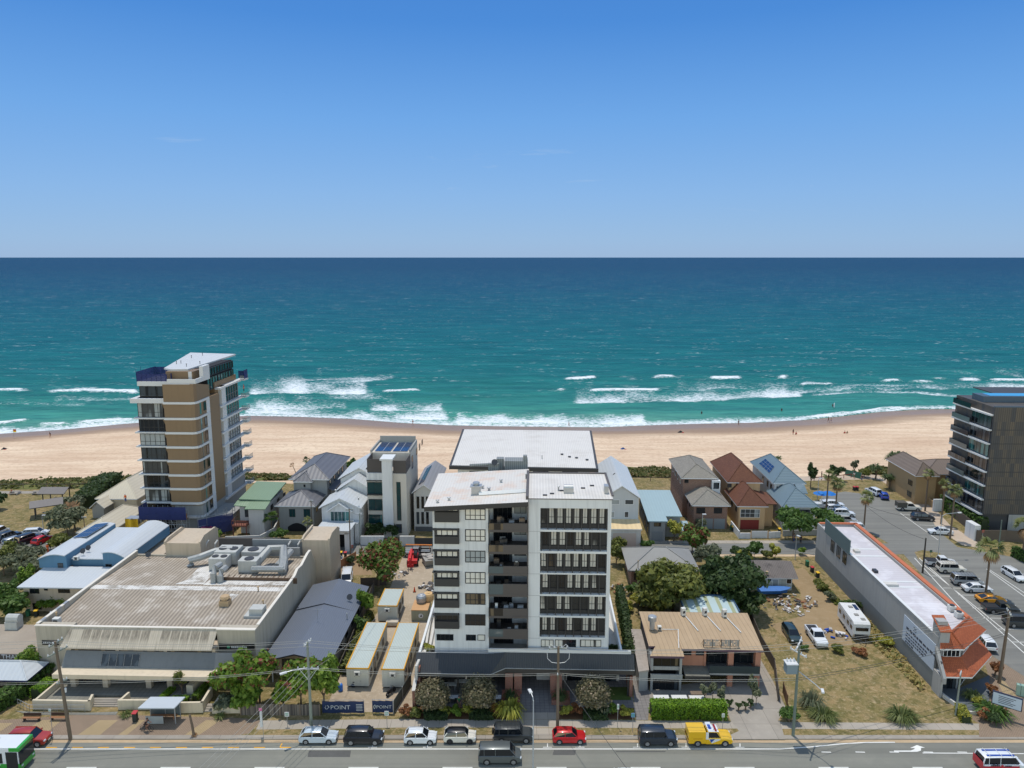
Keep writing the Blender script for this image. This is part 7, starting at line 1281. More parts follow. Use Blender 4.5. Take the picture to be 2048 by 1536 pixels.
tree('umbrella_tree','umbrella tree with red flower spikes before the commercial building right pier',462,1408,468,1308,1400,40,LIME,nl=8,leaf=.34,group=G); tree('umbrella_tree','umbrella tree leaning over the forecourt steps, below the slate roof corner',520,1410,522,1296,1388,34,LIME,nl=7,leaf=.34,group=G); tree('umbrella_tree','lower umbrella tree just behind the paling fence, left half',500,1418,492,1360,1412,30,LIMEG,nl=6,leaf=.3,group=G); tree('umbrella_tree','umbrella tree under the front eave of the slate roofed house',602,1415,604,1318,1410,40,LIME,nl=8,leaf=.34,group=G); tree('umbrella_tree','umbrella tree between the pale power pole and the site sheds',648,1418,650,1304,1414,32,LIMEG,nl=7,leaf=.34,group=G); tree('umbrella_tree','short umbrella tree at the middle of the paling fence',568,1418,566,1358,1414,24,LIMEG,nl=5,leaf=.28,group=G)
tree('shrub','grey green shrub in the forecourt planter beside the steps',458,1420,456,1386,1418,22,GRYG,cat='shrub',nl=5); 
hedge('box_hedge','yellow green box hedge along the forecourt planter edge',[(324,1404),(344,1386),(346,1384)],.75,.8,HEDG,.1); hedge('box_hedge','box hedge in front of the little conifer',[(346,1404),(378,1404)],.7,.7,HEDG,.1); hedge('box_hedge','box hedge beside the sloping planter wall',[(390,1404),(416,1376)],.9,.8,LIMEG,.1); tree('conifer','spindly little conifer in the forecourt bed',366,1392,363,1328,1386,11,OLV,cat='tree',nl=5,leaf=.16,dens=.6)
hedge('hedge','broad rough hedge sloping back at the left edge of the street',[(-30,1432),(40,1392),(76,1364)],1.7,2.2,MIDG,.2,.8); hedge('hedge','clipped block hedge at the corner of the low walls',[(72,1400),(106,1376)],1.5,1.6,HEDG,.14); tree('tree','round lime green tree beside the restaurant sign',60,1360,60,1288,1342,20,LIMEG,nl=6); tree('shrub','small leafy tree beside the pale shed wall on the left',102,1356,101,1320,1350,13,MIDG,cat='tree',nl=4)
strap_clump('strap_plant','strappy plants against the low wall near the red bin',252,1432,.8,.5,STRP,40); strap_clump('strap_plant','strappy plants at the foot of the wall by the forecourt steps',440,1436,.8,.5,STRP,40); 
G='clipped ball trees before the apartment block'
for x,yb,lab in ((866,1428,'brownish clipped ball tree at the left end of the apartment garden'),(958,1426,'brownish clipped ball tree between the café and the driveway'),(1185,1427,'brownish clipped ball tree right of the centre power pole')): tree('ball_tree',lab,x+4,yb,x,1358 if x>900 else 1364,1418,31,BALL,leaf=.15,single=True,shell=.82,dens=1.5,group=G,trunk=.09)
strap_clump('cordyline','big lime strappy bush at the left corner of the driveway',1020,1432,1.7,1.7,YELG,110,wd=.09); 
for x,y,m_,l in ((890,1428,YELG,'yellow leafed plants between the left and middle ball trees'),(912,1431,LIMEG,'low green shrub right of the left ball tree'),(934,1428,YELG,'yellow shrub left of the middle ball tree'),(990,1430,CROT,'rusty croton beside the big lime bush'),(1132,1430,YELG,'yellow green plants at the right corner of the driveway'),(1152,1428,CROT,'rust coloured shrub left of the right ball tree'),(1226,1428,LIMEG,'green shrub right of the right ball tree'),(1252,1432,YELG,'pale yellow shrub near the blue sign post'),(832,1432,OLV,'olive shrub at the end of the banner fence'),(812,1432,CROT,'dry brown shrub beside the banner fence gate')): tree('shrub',l,x,y,x,y-18,y,13,m_,cat='shrub',nl=4,leaf=.14,trunk=.04)
for x,l in ((872,'dark ground shrub under the left ball tree'),(962,'dark ground shrub under the middle ball tree'),(1190,'dark ground shrub under the right ball tree')): hedge('low_shrub',l,[(x-24,1434),(x+24,1434)],.7,1.4,DKG,.13,.7,cat='shrub')
strap_clump('cordyline','purple grey cordyline right of the right ball tree',1210,1428,.9,1.1,GRYG,50)
strap_clump('planter_plant','dark strappy plant in the left brick planter of the driveway',1022,1400,1.0,1.2,DKG,50,z0=.6); strap_clump('planter_plant','dark strappy plant in the right brick planter of the driveway',1121,1400,1.0,1.2,DKG,50,z0=.6)
hedge('tall_hedge','tall narrow dark hedge down the right side of the apartment block',[(1262,1345),(1250,1262),(1238,1205)],3.2,1.0,DKG,.22,.8); 
for x0,l in ((886,'bamboo clump behind the left terrace parapet'),(924,'middle bamboo clump behind the terrace parapet'),(958,'right bamboo clump behind the terrace parapet')): tree('bamboo',l,x0,1304,x0,1266,1302,10,OLV,cat='plant',nl=4,leaf=.17,z0=4.4,trunk=.04)
tree('shrub','yellow shrub at the left corner of the terrace parapet',857,1304,857,1286,1302,11,YELG,cat='shrub',nl=3,z0=4.4,leaf=.15,trunk=.04); hedge('trough_hedge','low dark trough planting on the right terrace',[(1195,1300),(1252,1300)],.6,.5,DKG,.12,z0=4.4)
hedge('box_hedge','long bright clipped hedge along the footpath before the tan roofed shop',[(1301,1432),(1451,1433)],1.9,1.5,HEDG,.13,1.3)
for x,y,t,l in ((1408,1406,1366,'thin potted bamboo nearest the hedge end'),(1425,1402,1358,'tall thin potted bamboo behind the picnic tables'),(1442,1408,1372,'leafy potted bamboo right of the hedge'),(1504,1404,1350,'tall bamboo at the right corner of the tan roofed shop'),(1512,1410,1372,'leafy bamboo beside the shop driveway')): tree('potted_bamboo',l,x,y,x,t,y-8,9,GRYG,cat='plant',nl=4,leaf=.15,dens=.8,trunk=.05)
for x,y,l in ((1459,1415,'dark potted shrub nearest the hedge on the paved yard'),(1477,1421,'dark potted shrub at the front of the paved yard'),(1491,1420,'leafy potted shrub beside the shop driveway'),(1501,1415,'dark potted shrub before the tall bamboo')): tree('potted_shrub',l,x,y,x,y-16,y-5,7,DKG,cat='plant',nl=3,leaf=.12,trunk=.12)
tree('bush','round bright green bush at the foot of the transformer pole',1578,1442,1578,1410,1441,18,MIDG,cat='bush',nl=5,leaf=.16,dens=1.2); strap_clump('strap_clump','grey strappy clump behind the transformer pole',1622,1412,1.7,1.5,GRYG,110); strap_clump('strap_clump','wide strappy clump right of the transformer pole',1646,1436,1.7,1.0,STRP,170); strap_clump('strap_clump','big strappy clump alone in the vacant lot front',1803,1438,1.8,1.05,STRP,180)
for x,y,hw,tp,m_,l in ((1676,1305,13,1292,OLV,'dense olive bush in front of the white utility'),(1722,1310,14,1297,CROT,'dry brown bush below the caravan drawbar'),(1608,1300,9,1290,MIDG,'small green bush behind the transformer'),(1690,1225,14,1196,MIDG,'leafy green bush behind the caravan'),(1710,1223,12,1198,DKG,'dark bush against the grey wall behind the caravan'),(1660,1200,12,1182,GRYG,'dry scrubby bush along the grey wall'),(1645,1180,12,1166,OLV,'weedy bush near the yellow lidded bin'),(1770,1290,14,1275,YELG,'dry grass tussock by the grey wall')): tree('bush',l,x,y,x,tp,y,hw,m_,cat='bush',nl=4,leaf=.17,trunk=.05)
hedge('flower_hedge','yellow green ball hedge beside the corner shop pole',[(1918,1420),(1932,1446)],.9,1.1,YELG,.12); strap_clump('strap_clump','pale strappy clump at the corner shop terrace',1945,1400,1.3,1.1,STRP,80); tree('bush','yellow green clipped bush in the corner garden',1958,1412,1958,1392,1411,12,YELG,cat='bush',nl=4,leaf=.13); strap_clump('cycad','large cycad in the corner garden by the sign board',1986,1432,1.9,1.2,MIDG,90,wd=.1); tree('bush','low purple brown bush in front of the cycad',1966,1438,1966,1420,1437,13,CROT,cat='bush',nl=4,leaf=.13); tree('bush','dark green low bush at the front of the corner garden',1984,1446,1984,1424,1445,14,DKG,cat='bush',nl=4,leaf=.14); tree('bush','rust leaved croton at the foot of the right power pole',1990,1352,1990,1322,1350,12,CROT,cat='bush',nl=5,leaf=.16); tree('bush','purple brown shrub beside the corner shop wall',1982,1390,1982,1368,1388,12,CROT,cat='bush',nl=4,leaf=.14)
tree('big_tree','big red tipped tree beside the worksite at the rear lane',757,1172,760,1080,1168,44,REDG,nl=10,leaf=.36,dens=1.15,trunk=.25); tree('tree','leafy green tree along the slate roofed house',734,1238,733,1176,1232,17,LIMEG,nl=6,leaf=.3); tree('tree','lower leafy shrub tree along the slate roofed house',720,1272,722,1226,1270,11,MIDG,nl=4,leaf=.26); hedge('grass_hedge','tall grassy hedge between the slate roofed house and first shed',[(690,1350),(716,1290),(742,1238)],1.4,.9,OLV,.2,.7)
tree('round_tree','wide olive green tree over the brick bungalow',1345,1222,1340,1128,1215,62,OLV,nl=12,leaf=.4,dens=1.2,trunk=.3); tree('round_tree','dark spreading tree between the bungalow and the old cottage',1460,1215,1458,1118,1208,62,DKG,nl=12,leaf=.4,dens=1.2,trunk=.3); tree('tree','olive tree behind the striped carport',1410,1216,1405,1165,1214,34,OLV,nl=7,leaf=.34); tree('tree','dark bushy tree right of the striped carport',1495,1240,1497,1178,1238,28,DKG,nl=7,leaf=.32); tree('tree','dark bushy tree left of the striped carport',1312,1222,1310,1180,1220,34,OLV,nl=7,leaf=.32); tree('tree','dark creeper covered bush beside the pale lean-to',1278,1212,1280,1190,1211,18,YELG,nl=5,leaf=.24)
tree('tree','round tree with reddish flowers at the lane by the brick house',1384,1108,1384,1046,1104,27,REDG,nl=8,leaf=.34,dens=1.1); tree('tree','greyish tree on the lane corner above the bungalow roof',1412,1135,1412,1082,1128,27,GRYG,nl=7,leaf=.32); tree('tree','yellowish shrub tree beside the pale blue roofed house',1347,1082,1350,1042,1080,14,YELG,nl=5,leaf=.26); tree('tree','small grey tree by the brick house porch',1401,1062,1401,1034,1060,11,GRYG,nl=4,leaf=.22); tree('shrub','dark shrub against the cream roofed garage',1290,1100,1292,1080,1099,14,MIDG,cat='shrub',nl=4,leaf=.24); tree('shrub','tall bush between the apartment block and bungalow',1232,1130,1234,1086,1128,16,OLV,cat='shrub',nl=6,leaf=.28)
for x,l in ((1586,'dense round street tree with dark trunk before the blue grey roofed house'),(1648,'dense round street tree beside the car park entrance')): tree('street_tree',l,x,1082 if x<1600 else 1078,x-2 if x<1600 else x+2,1020,1062,33 if x<1600 else 29,MIDG,nl=9,leaf=.34,dens=1.25,group='round street trees on the lane corner',trunk=.22)
for x,y,tp,hw,m_,l in ((1478,1117,1092,17,DKG,'dark shrub left of the yellow bush on the lane'),(1490,1120,1100,15,YELG,'yellow green bush behind the old cottage roof'),(1508,1117,1082,15,MIDG,'tall leafy shrub behind the old cottage'),(1532,1118,1098,12,OLV,'small banana leafed shrub near the lane'),(1550,1118,1090,11,YELG,'thin leafy shrub at the lane edge by the cottage')): tree('shrub',l,x,y,x,tp,y,hw,m_,cat='shrub',nl=5,leaf=.25,trunk=.06)
tree('round_tree','bright green rounded tree between the commercial building and bronze tower',423,1092,422,1062,1090,20,LIMEG,nl=6,leaf=.26,dens=1.2); tree('bougainvillea','pink flowering bougainvillea at the tower entry',418,1080,416,1052,1078,14,PINKF,cat='shrub',nl=4,leaf=.22); tree('shrub','leafy bush in the garden below the grey hipped house',560,1078,562,1058,1077,17,MIDG,cat='shrub',nl=4,leaf=.24); tree('shrub','low bush behind the cream garden wall',531,1088,530,1076,1087,10,MIDG,cat='shrub',nl=4,leaf=.2)
for x,l in ((745,'dark leafy bush at the left of the modern house garden'),(765,'dark leafy bush in front of the modern house windows'),(785,'dark leafy bush before the modern house door')): tree('shrub',l,x,1076,x,1046,1072,15,DKG,cat='shrub',nl=5,leaf=.25,group='garden bushes at the modern house')
palm('small garden palm in front of the grey hipped house wall',544,1070,1022,18,dead=0,fans=20,m=MIDG,tr=.12); palm('small garden palm beside the arched carport',616,1072,1034,13,dead=0,fans=18,m=PALMG,tr=.1)
palm('windblown palm on the dune behind the grey hipped house',608,948,914,10,dead=0,fans=18,m=DKG,tr=.12,lean=6); palm('bent little palm beside the windblown palm',592,948,926,7,dead=0,fans=12,m=PALMD,tr=.1,lean=-6); tree('shrub','round dune bush between the grey and white houses',686,950,686,926,948,9,DKG,cat='shrub',nl=4,leaf=.25); tree('shrub','taller dune bush behind the white gabled house',703,952,704,916,948,12,MIDG,cat='shrub',nl=5,leaf=.26)
for x,y,tp,hw,m_,l in ((40,1140,1096,44,GRYG,'grey green tree below the parked cars at the left'),(8,1150,1088,26,OLV,'olive tree at the left edge under the parked cars'),(64,1165,1120,26,GRYG,'grey green tree beside the blue flats'),(16,1205,1160,24,MIDG,'dark tree at the left edge beside the bare ground'),(28,1236,1190,32,MIDG,'leafy green tree nearest the restaurant roof'),(112,1216,1176,28,LIMEG,'bright green tree in front of the beige flats'),(58,1190,1128,14,LIMEG,'small bright tree at the corner of the blue flats'),(-8,1210,1190,20,YELG,'yellow green shrub at the far left edge')): tree('tree',l,x,y,x,tp,y-3,hw,m_,nl=8,leaf=.32,dens=1.0)
tree('casuarina','feathery grey shrub mass beside the park car park',136,1070,134,1012,1066,34,GRYG,nl=9,leaf=.34,dens=1.1); tree('casuarina','feathery grey shrub behind the pale palm',148,1024,146,988,1020,18,GRYG,nl=6,leaf=.3); palm('pale drooping palm in the left parkland shrubs',150,1060,1004,26,dead=16,fans=18,m=PALMD); tree('shrub','dull shrub at the end of the red parked car',118,1098,120,1068,1096,20,OLV,cat='shrub',nl=6,leaf=.28); hedge('dune_hedge','dark windswept hedge behind the park shelters',[(172,1016),(196,990),(226,968)],3.0,4.5,DKG,.34,.9); tree('tree','rounded tree at the left edge of the parkland',0,1020,-4,980,1014,17,DKG,nl=6,leaf=.3)
pandanus('large spreading pandanus alone on the dune edge',1797,940,898,28,13); pandanus('pandanus in the parkland left of the large spreading one',1751,958,924,18,9); pandanus('pandanus beside the parked blue car',1778,978,943,20,10); pandanus('pandanus behind the blue grey roofed house',1545,955,902,20,10)
tree('tree','dark little tree beside the boardwalk rail',1672,960,1672,930,955,14,DKG,nl=5,leaf=.26); tree('tree','sparse grey tree near the green mesh screen',1708,950,1708,918,946,8,GRYG,nl=4,leaf=.24,dens=.5); tree('tree','dark upright tree left of the car park palms',1621,975,1621,929,968,9,DKG,nl=5,leaf=.26); tree('shrub','low dune shrub right of the green screen',1728,954,1728,936,953,12,OLV,cat='shrub',nl=4,leaf=.25)
G='fan palms around the beach car park'
for x,y,tp,hw,l in ((1652,1022,940,13,'left fan palm of the pair by the white parked cars'),(1671,1020,954,17,'right fan palm of the pair by the white parked cars'),(1727,1063,982,17,'fan palm standing in the middle of the car park entrance'),(1850,1022,938,13,'tall fan palm before the brown hipped house'),(1882,1048,958,14,'fan palm at the corner of the slatted tower fence'),(1900,1078,969,16,'fan palm behind the white sedan by the tower'),(1971,1190,1076,29,'large fan palm in the centre parking strip'),(2044,1120,1034,26,'fan palm at the right edge below the slatted tower')): palm(l,x,y,tp,hw,group=G)
hedge('garden_hedge','planted strip sloping down beside the slatted tower',[(1884,1014),(1925,1042),(1968,1064)],2.9,1.6,MIDG,.26,.6); hedge('garden_hedge','hedge on the white wall at the right edge of the side street',[(2026,1112),(2060,1128)],2.0,1.2,MIDG,.2,.8)
def cover(name,regions,n,m,h=.35,leaf=.3,thr=.55):
 rg=np.random.default_rng(SEED[0]+len(regions)); C_=[]
 for poly in regions:
  q=np.array([[*P(*p)[:2]] for p in poly]); x0,y0=q.min(0); x1,y1=q.max(0); k=0; pts=[]
  X=x0+(x1-x0)*rg.random(n*4); Y=y0+(y1-y0)*rg.random(n*4); ins=np.zeros(n*4,bool)
  for i in range(len(q)):
   a=q[i]; b=q[(i+1)%len(q)]; c=((a[1]>Y)!=(b[1]>Y))&(X<(b[0]-a[0])*(Y-a[1])/(b[1]-a[1]+1e-9)+a[0]); ins^=c
  dn=vnoise(X,Y,.35,3)+.5*vnoise(X,Y,1.1,4); sel=ins&(dn>thr); C_.append(np.stack([X[sel][:n],Y[sel][:n],(h*(dn[sel][:n]-.4)*rg.random(sel.sum())[:n])+.03],1))
 c=np.concatenate(C_); nr=rg.normal(size=(len(c),3))*.6+np.array([0,-.2,1]); nr/=np.linalg.norm(nr,axis=1)[:,None]; V=leaf_quads(c,nr,leaf*(.6+.8*rg.random(len(c))),rg); V[:,2]=np.maximum(V[:,2],.015)
 o=link(name,quads_mesh(name,V,m,rg.random(len(c)))); tag(o,kind='stuff'); return o
cover('dune_creeper',[[(-300,984),(150,976),(200,970),(290,960),(300,950),(150,957),(0,962),(-300,972)],[(482,962),(590,960),(660,962),(660,952),(600,950),(482,948)],[(1255,954),(1330,956),(1420,956),(1420,951),(1330,938),(1250,933)],[(1700,945),(1760,950),(1850,944),(1900,935),(1850,933),(1750,935)]],2600,leafy('creeper_leaves',(112,112,58),(70,84,36),(150,128,84)),.9,.42)
for reg,n,h,l,m,lab in (([(1690,1200),(1745,1250),(1800,1310),(1850,1372),(1840,1384),(1780,1320),(1730,1275),(1680,1235)],1500,.7,.3,leafy('tall_dry_grass',(186,166,108),(140,128,70),(104,112,56)),.35),([(1630,1150),(1700,1222),(1690,1230),(1622,1160)],700,.6,.28,OLV,.5)): cover('wall_weeds',[reg],n,m,h,l,lab)
for x,y,tp,hw,m_,l in ((1252,1222,1200,14,YELG,'yellow green bush at the foot of the tall narrow hedge'),(1262,1190,1168,12,MIDG,'leafy bush behind the bungalow side fence'),(1300,1200,1172,16,OLV,'olive bush under the bungalow eave'),(1470,1222,1192,18,MIDG,'leafy bush filling the gap behind the tan roofed shop'),(1236,1108,1066,15,OLV,'tall bush at the lane beside the cream roofed garage'),(700,1128,1112,10,DKG,'dark weeds beside the side yard fence'),(1604,1110,1094,8,LIMEG,'small bush on the lane verge near the post rail'),(205,1105,1088,12,LIMEG,'small bright bush behind the blue flats'),(646,1062,1048,8,MIDG,'small bush at the white house garage corner')): tree('shrub',l,x,y,x,tp,y,hw,m_,cat='shrub',nl=5,leaf=.24,trunk=.06)
#    vehicles
TYRE=mat('tyre',(30,30,31),.85,.1,3); RIM=mat('wheel_rim',(150,152,156),.35,.05,2,metal=.6); RIMD=mat('dark_rim',(56,56,60),.4,.05,2,metal=.4); CARGL=glassy('car_glass',(22,27,33),rough=.05,spec=.7); LAMPW=glassy('headlight_lens',(205,210,214),rough=.1); LAMPR=glassy('tail_light',(140,24,22),rough=.15); PLAST=mat('black_plastic',(38,38,40),.6,.06,2); PLATE=mat('number_plate',(214,212,196),.5,.03,2)
def paint(name,c,metal=.1): return mat('car_paint_'+name,c,.32,.04,.5,metal=metal,spec=.5,coat=.6)
KIND={
 'hatch':(4.15,1.75,1.5,.86,.95,.26,.42,.86,.97,.95),'sedan':(4.7,1.8,1.45,.82,.92,.27,.42,.7,.85,.95),'wagon':(4.75,1.82,1.52,.86,.95,.26,.41,.92,.985,.96),'suv':(4.65,1.88,1.72,.98,1.06,.26,.39,.9,.98,1.06),'boxy':(4.75,1.9,1.88,1.1,1.15,.27,.345,.95,.99,1.15),'mini':(3.85,1.73,1.42,.84,.93,.24,.33,.88,.98,.93),'sports':(4.5,1.85,1.28,.72,.82,.28,.46,.68,.92,.9),'van':(4.95,1.92,1.95,1.05,1.12,.14,.27,.95,.99,1.1)}
WHEEL={}
def wheel(par,x,y,r,side,rim):
 k=(round(r,2),rim.name)
 if k not in WHEEL:
  M=Matrix.Rotation(R(90),4,'X')
  def disc(prof,n=18):
   mb=MB(); mb.lathe((0,0,0),prof,n); mb.v=[tuple(M@Vector(p)) for p in mb.v]; return mb
  a=disc([(r*.8,-.12),(r*.97,-.1),(r,-.05),(r,.05),(r*.97,.1),(r*.8,.12)]).build('tyre',TYRE); b=disc([(r*.66,-.125),(r*.62,-.13),(r*.62,.13),(r*.66,.125)]).build('rim',rim); WHEEL[k]=(a.data,b.data); bpy.data.objects.remove(a); bpy.data.objects.remove(b)
 o=link('wheel',WHEEL[k][0],par); o.location=(x,y,r); link('rim',WHEEL[k][1],o)
def car(label,cat,kind,pt,hd,pm,roofm=None,name=None,scale=1,rack=False,spare=False,rim=None,group=None,black_arches=False,L_=None):
 L,W_,H,hh,bl,cw,wt,re,rb,th=KIND[kind]
 if L_: L=L_
 r=thing(name or {'hatch':'hatchback','boxy':'off_road_car','mini':'small_car','sports':'sports_car'}.get(kind,kind+'_car' if kind in('sedan','wagon','suv') else kind),label,cat,pt,hd,group); w=W_/2; X=lambda f:L/2-L*f
 wr=.33 if kind in('hatch','sedan','mini','sports','wagon') else .37; gl=.24 if wr<.35 else .3
 st=[(0,.0,gl+.12,hh*.70,.80),(.02,.0,gl,hh*.84,.90),(.09,0,gl-.04,hh*.95,.97),(cw-.02,0,gl-.04,hh,1.0),(cw+.06,0,gl-.04,bl,1.0),(.55,0,gl-.04,bl,1.0),(rb-.08,0,gl-.04,bl,1.0),(.965,0,gl,th*.98,.96),(.995,0,gl+.1,th*.9,.90),(1.0,0,gl+.16,th*.72,.86)]
 mb=MB(); rings=[]
 for f,_,z0,z1,wf in st:
  x=X(f); ww=w*wf; zm=z0+(z1-z0)*.55; rings.append([(x,-ww*.93,z0),(x,-ww,z0+.08),(x,-ww,zm),(x,-ww*.965,z1-.05),(x,-ww*.90,z1),(x,0,z1+.025),(x,ww*.90,z1),(x,ww*.965,z1-.05),(x,ww,zm),(x,ww,z0+.08),(x,ww*.93,z0)])
 b0=len(mb.v); n=11
 for q in rings: mb.v+=q
 for i in range(len(rings)-1):
  for k in range(n):
   j=(k+1)%n; mb.f.append((b0+i*n+k,b0+i*n+j,b0+(i+1)*n+j,b0+(i+1)*n+k)); mb.mi.append(1 if k==n-1 else 0)
 mb.f.append(tuple(range(b0+n-1,b0-1,-1))); mb.mi.append(0); e=b0+(len(rings)-1)*n; mb.f.append(tuple(range(e,e+n))); mb.mi.append(0)
 xf,xb=X(.185),X(.80)
 for x in (xf,xb):
  for s in (-1,1):
   pts=[(x+math.cos(t)*(wr+.06),s*(w+.004),wr+math.sin(t)*(wr+.06)) for t in np.linspace(-.5,math.pi+.5,13)]; mb.face(pts if s<0 else pts[::-1],1)
 mb.box(L/2-.03,-w*.62,gl+.08,L/2+.012,w*.62,gl+.26,1); mb.box(-L/2-.01,-w*.7,gl+.1,-L/2+.1,w*.7,gl+.28,1)
 rw=w*(.74 if kind not in('van','boxy') else .86); bw=w*.93; A=[(X(cw),-bw*.9,bl-.03),(X(cw),bw*.9,bl-.03)]; T=[(X(wt),-rw*.94,H-.05),(X(wt),rw*.94,H-.05)]; Bk=[(X(re),-rw*.92,H-.09),(X(re),rw*.92,H-.09)]; D=[(X(rb),-bw*.93,th-.03),(X(rb),bw*.93,th-.03)]
 RM=MB(); xs_=[X(wt)+.02,X(wt)-(.2*(re-wt)*L),X((wt+re)/2),X(re)+.1,X(re)-.03]; zs_=[H-.05,H-.005,H,H-.03,H-.09]; ws_=[.95,1,1,1,.93]; b1=len(RM.v)
 for x,z,q in zip(xs_,zs_,ws_): RM.v+=[(x,-rw*q,z-.05),(x,-rw*q*.9,z),(x,0,z+.02),(x,rw*q*.9,z),(x,rw*q,z-.05)]
 for i in range(4):
  for k in range(4): a=b1+i*5+k; RM.f.append((a,a+1,a+6,a+5)); RM.mi.append(0)
 RM.face([RM.v[b1+20+k] for k in range(5)][::-1]); RM.face([RM.v[b1+k] for k in range(5)])
 tp=.045
 for p,q in ((A[0],T[0]),(A[1],T[1]),(D[0],Bk[0]),(D[1],Bk[1])): mb.tube([p,q],tp if q in T else tp*1.7,5)
 for f in (((wt+re)/2-.01,)+((re-.09,) if kind in('wagon','suv','boxy','van') else ())):
  for s in (-1,1): mb.tube([(X(f),s*bw*.985,bl),(X(f),s*rw*1.005,H-.07)],tp*.9,4,0)
 for s in (-1,1): mb.obox((X(cw+.05),s*(w+.09),bl+.06),(.12,.18,.13))
 bo=mb.build('body',[pm,PLAST],r,smooth=False); bo.modifiers.new('wn','WEIGHTED_NORMAL') if 0 else None
 ro=RM.build('roof',roofm or pm,r,smooth=True)
 g=MB(); i_=.015
 g.face([A[0],A[1],T[1],T[0]]); g.face([D[1],D[0],Bk[0],Bk[1]])
 for s,k in ((-1,0),(1,1)):
  q=[(X(cw)-.05,s*bw*.965,bl),(X(rb)+.04,s*bw*.965,bl),(Bk[k][0],s*rw*.985,H-.09),(X(wt),s*rw*.985,H-.06)]; g.face(q if s>0 else q[::-1])
 g.build('window_glass',CARGL,r)
 for s in (-1,1):
  h=MB(); h.obox((L/2-.09,s*w*.72,hh*.78),(.16,w*.34,.14),0); h.build('headlight',LAMPW,r); h=MB(); h.obox((-L/2+.05,s*w*.74,th*.80),(.1,w*.2,.2),0); h.build('tail_light',LAMPR,r)
 h=MB(); h.box(L/2+.01,-.22,gl+.12,L/2+.03,.22,gl+.24); h.build('number_plate',PLATE,r)
 for x in (xf,xb):
  for s in (-1,1): wheel(r,x,s*(w-.10),wr,s,rim or RIM)
 if rack:
  mb=MB()
  for s in (-1,1): mb.tube([(X(wt)-.1,s*rw*.85,H+.1),(X(re)+.1,s*rw*.85,H+.1)],.03,4)
  for i in range(7): x=X(wt)-.1+(X(re)-X(wt)+.2)*i/6; mb.tube([(x,-rw*.85,H+.1),(x,rw*.85,H+.1)],.022,4)
  mb.build('roof_rack',DARKM,r)
 if spare: mb=MB(); mb.lathe((0,0,0),[(.3,-.1),(.36,-.05),(.36,.05),(.3,.1)],14); M=Matrix.Translation((-L/2-.1,.1,1.0))@Matrix.Rotation(R(90),4,'Y'); mb.v=[tuple(M@Vector(p)) for p in mb.v]; mb.build('spare_wheel',TYRE,r)
 return r
def ute(label,pt,hd,pm,tray='open',name='utility_truck',cat='ute',rim=None,traym=None):
 L,w=5.3,.93; r=thing(name,label,cat,pt,hd); mb=MB(); X=lambda f:L/2-L*f; wr=.37; rings=[]
 for f,z0,z1,wf in ((0,.45,.82,.84),(.03,.32,.98,.94),(.1,.3,1.06,.98),(.26,.3,1.1,1),(.6,.3,1.12,1),(.605,.34,1.08,.98),(.97,.34,1.08,.98),(1,.45,1.04,.96)):
  x=X(f); ww=w*wf; rings.append([(x,-ww*.94,z0),(x,-ww,z0+.1),(x,-ww,z1-.12),(x,-ww*.93,z1),(x,ww*.93,z1),(x,ww,z1-.12),(x,ww,z0+.1),(x,ww*.94,z0)])
 n=8
 for q in rings: mb.v+=q
 for i in range(len(rings)-1):
  for k in range(n): j=(k+1)%n; mb.f.append((i*n+k,i*n+j,(i+1)*n+j,(i+1)*n+k)); mb.mi.append(1 if k==7 else 0)
 mb.f.append(tuple(range(n-1,-1,-1))); mb.mi.append(0); e=(len(rings)-1)*n; mb.f.append(tuple(range(e,e+n))); mb.mi.append(0)
 for x in (X(.18),X(.79)):
  for s in (-1,1): pts=[(x+math.cos(t)*.44,s*(w+.004),wr+math.sin(t)*.44) for t in np.linspace(-.5,math.pi+.5,13)]; mb.face(pts if s<0 else pts[::-1],1)
 A=[(X(.27),-.82,1.08),(X(.27),.82,1.08)]; T=[(X(.37),-.66,1.75),(X(.37),.66,1.75)]; Bk=[(X(.57),-.68,1.72),(X(.57),.68,1.72)]; D=[(X(.6),-.84,1.1),(X(.6),.84,1.1)]
 for p,q in ((A[0],T[0]),(A[1],T[1]),(D[0],Bk[0]),(D[1],Bk[1])): mb.tube([p,q],.055,5)
 mb.box(X(.575),-.7,1.7,X(.365),.7,1.79); mb.build('body',[pm,PLAST],r)
 g=MB(); g.face([A[0],A[1],T[1],T[0]]); g.face([D[1],D[0],Bk[0],Bk[1]]); g.face([A[1],D[1],Bk[1],T[1]]); g.face([D[0],A[0],T[0],Bk[0]]); g.build('window_glass',CARGL,r)
 mb=MB(); tm=traym or pm
 if tray=='open': mb.box(X(.985),-.72,1.0,X(.63),.72,1.09,1); mb.box(X(.985),-.9,1.05,X(.62),-.76,1.14); mb.box(X(.985),.76,1.05,X(.62),.9,1.14); mb.box(X(1.0),-.9,1.0,X(.985),.9,1.14)
 elif tray=='canopy': mb.box(X(1.0),-.94,.75,X(.615),.94,1.95)
 else: mb.box(X(1.0),-.98,.95,X(.615),.98,1.02,1); mb.box(X(1.0),-.98,1.02,X(.615),-.93,1.3); mb.box(X(1.0),.93,1.02,X(.615),.98,1.3); mb.box(X(1.0),-.93,1.02,X(.99),.93,1.3); mb.box(X(.64),-.93,1.02,X(.625),.93,1.85)
 mb.build('canopy' if tray=='canopy' else 'tray',[tm,PLAST],r,bevel=.03 if tray=='canopy' else 0)
 for s in (-1,1):
  h=MB(); h.obox((L/2-.1,s*.68,.84),(.16,.3,.16)); h.build('headlight',LAMPW,r); h=MB(); h.obox((-L/2+.02,s*.84,.8),(.08,.12,.24)); h.build('tail_light',LAMPR,r)
 for x in (X(.18),X(.79)):
  for s in (-1,1): wheel(r,x,s*(w-.10),wr,s,rim or RIM)
 return r
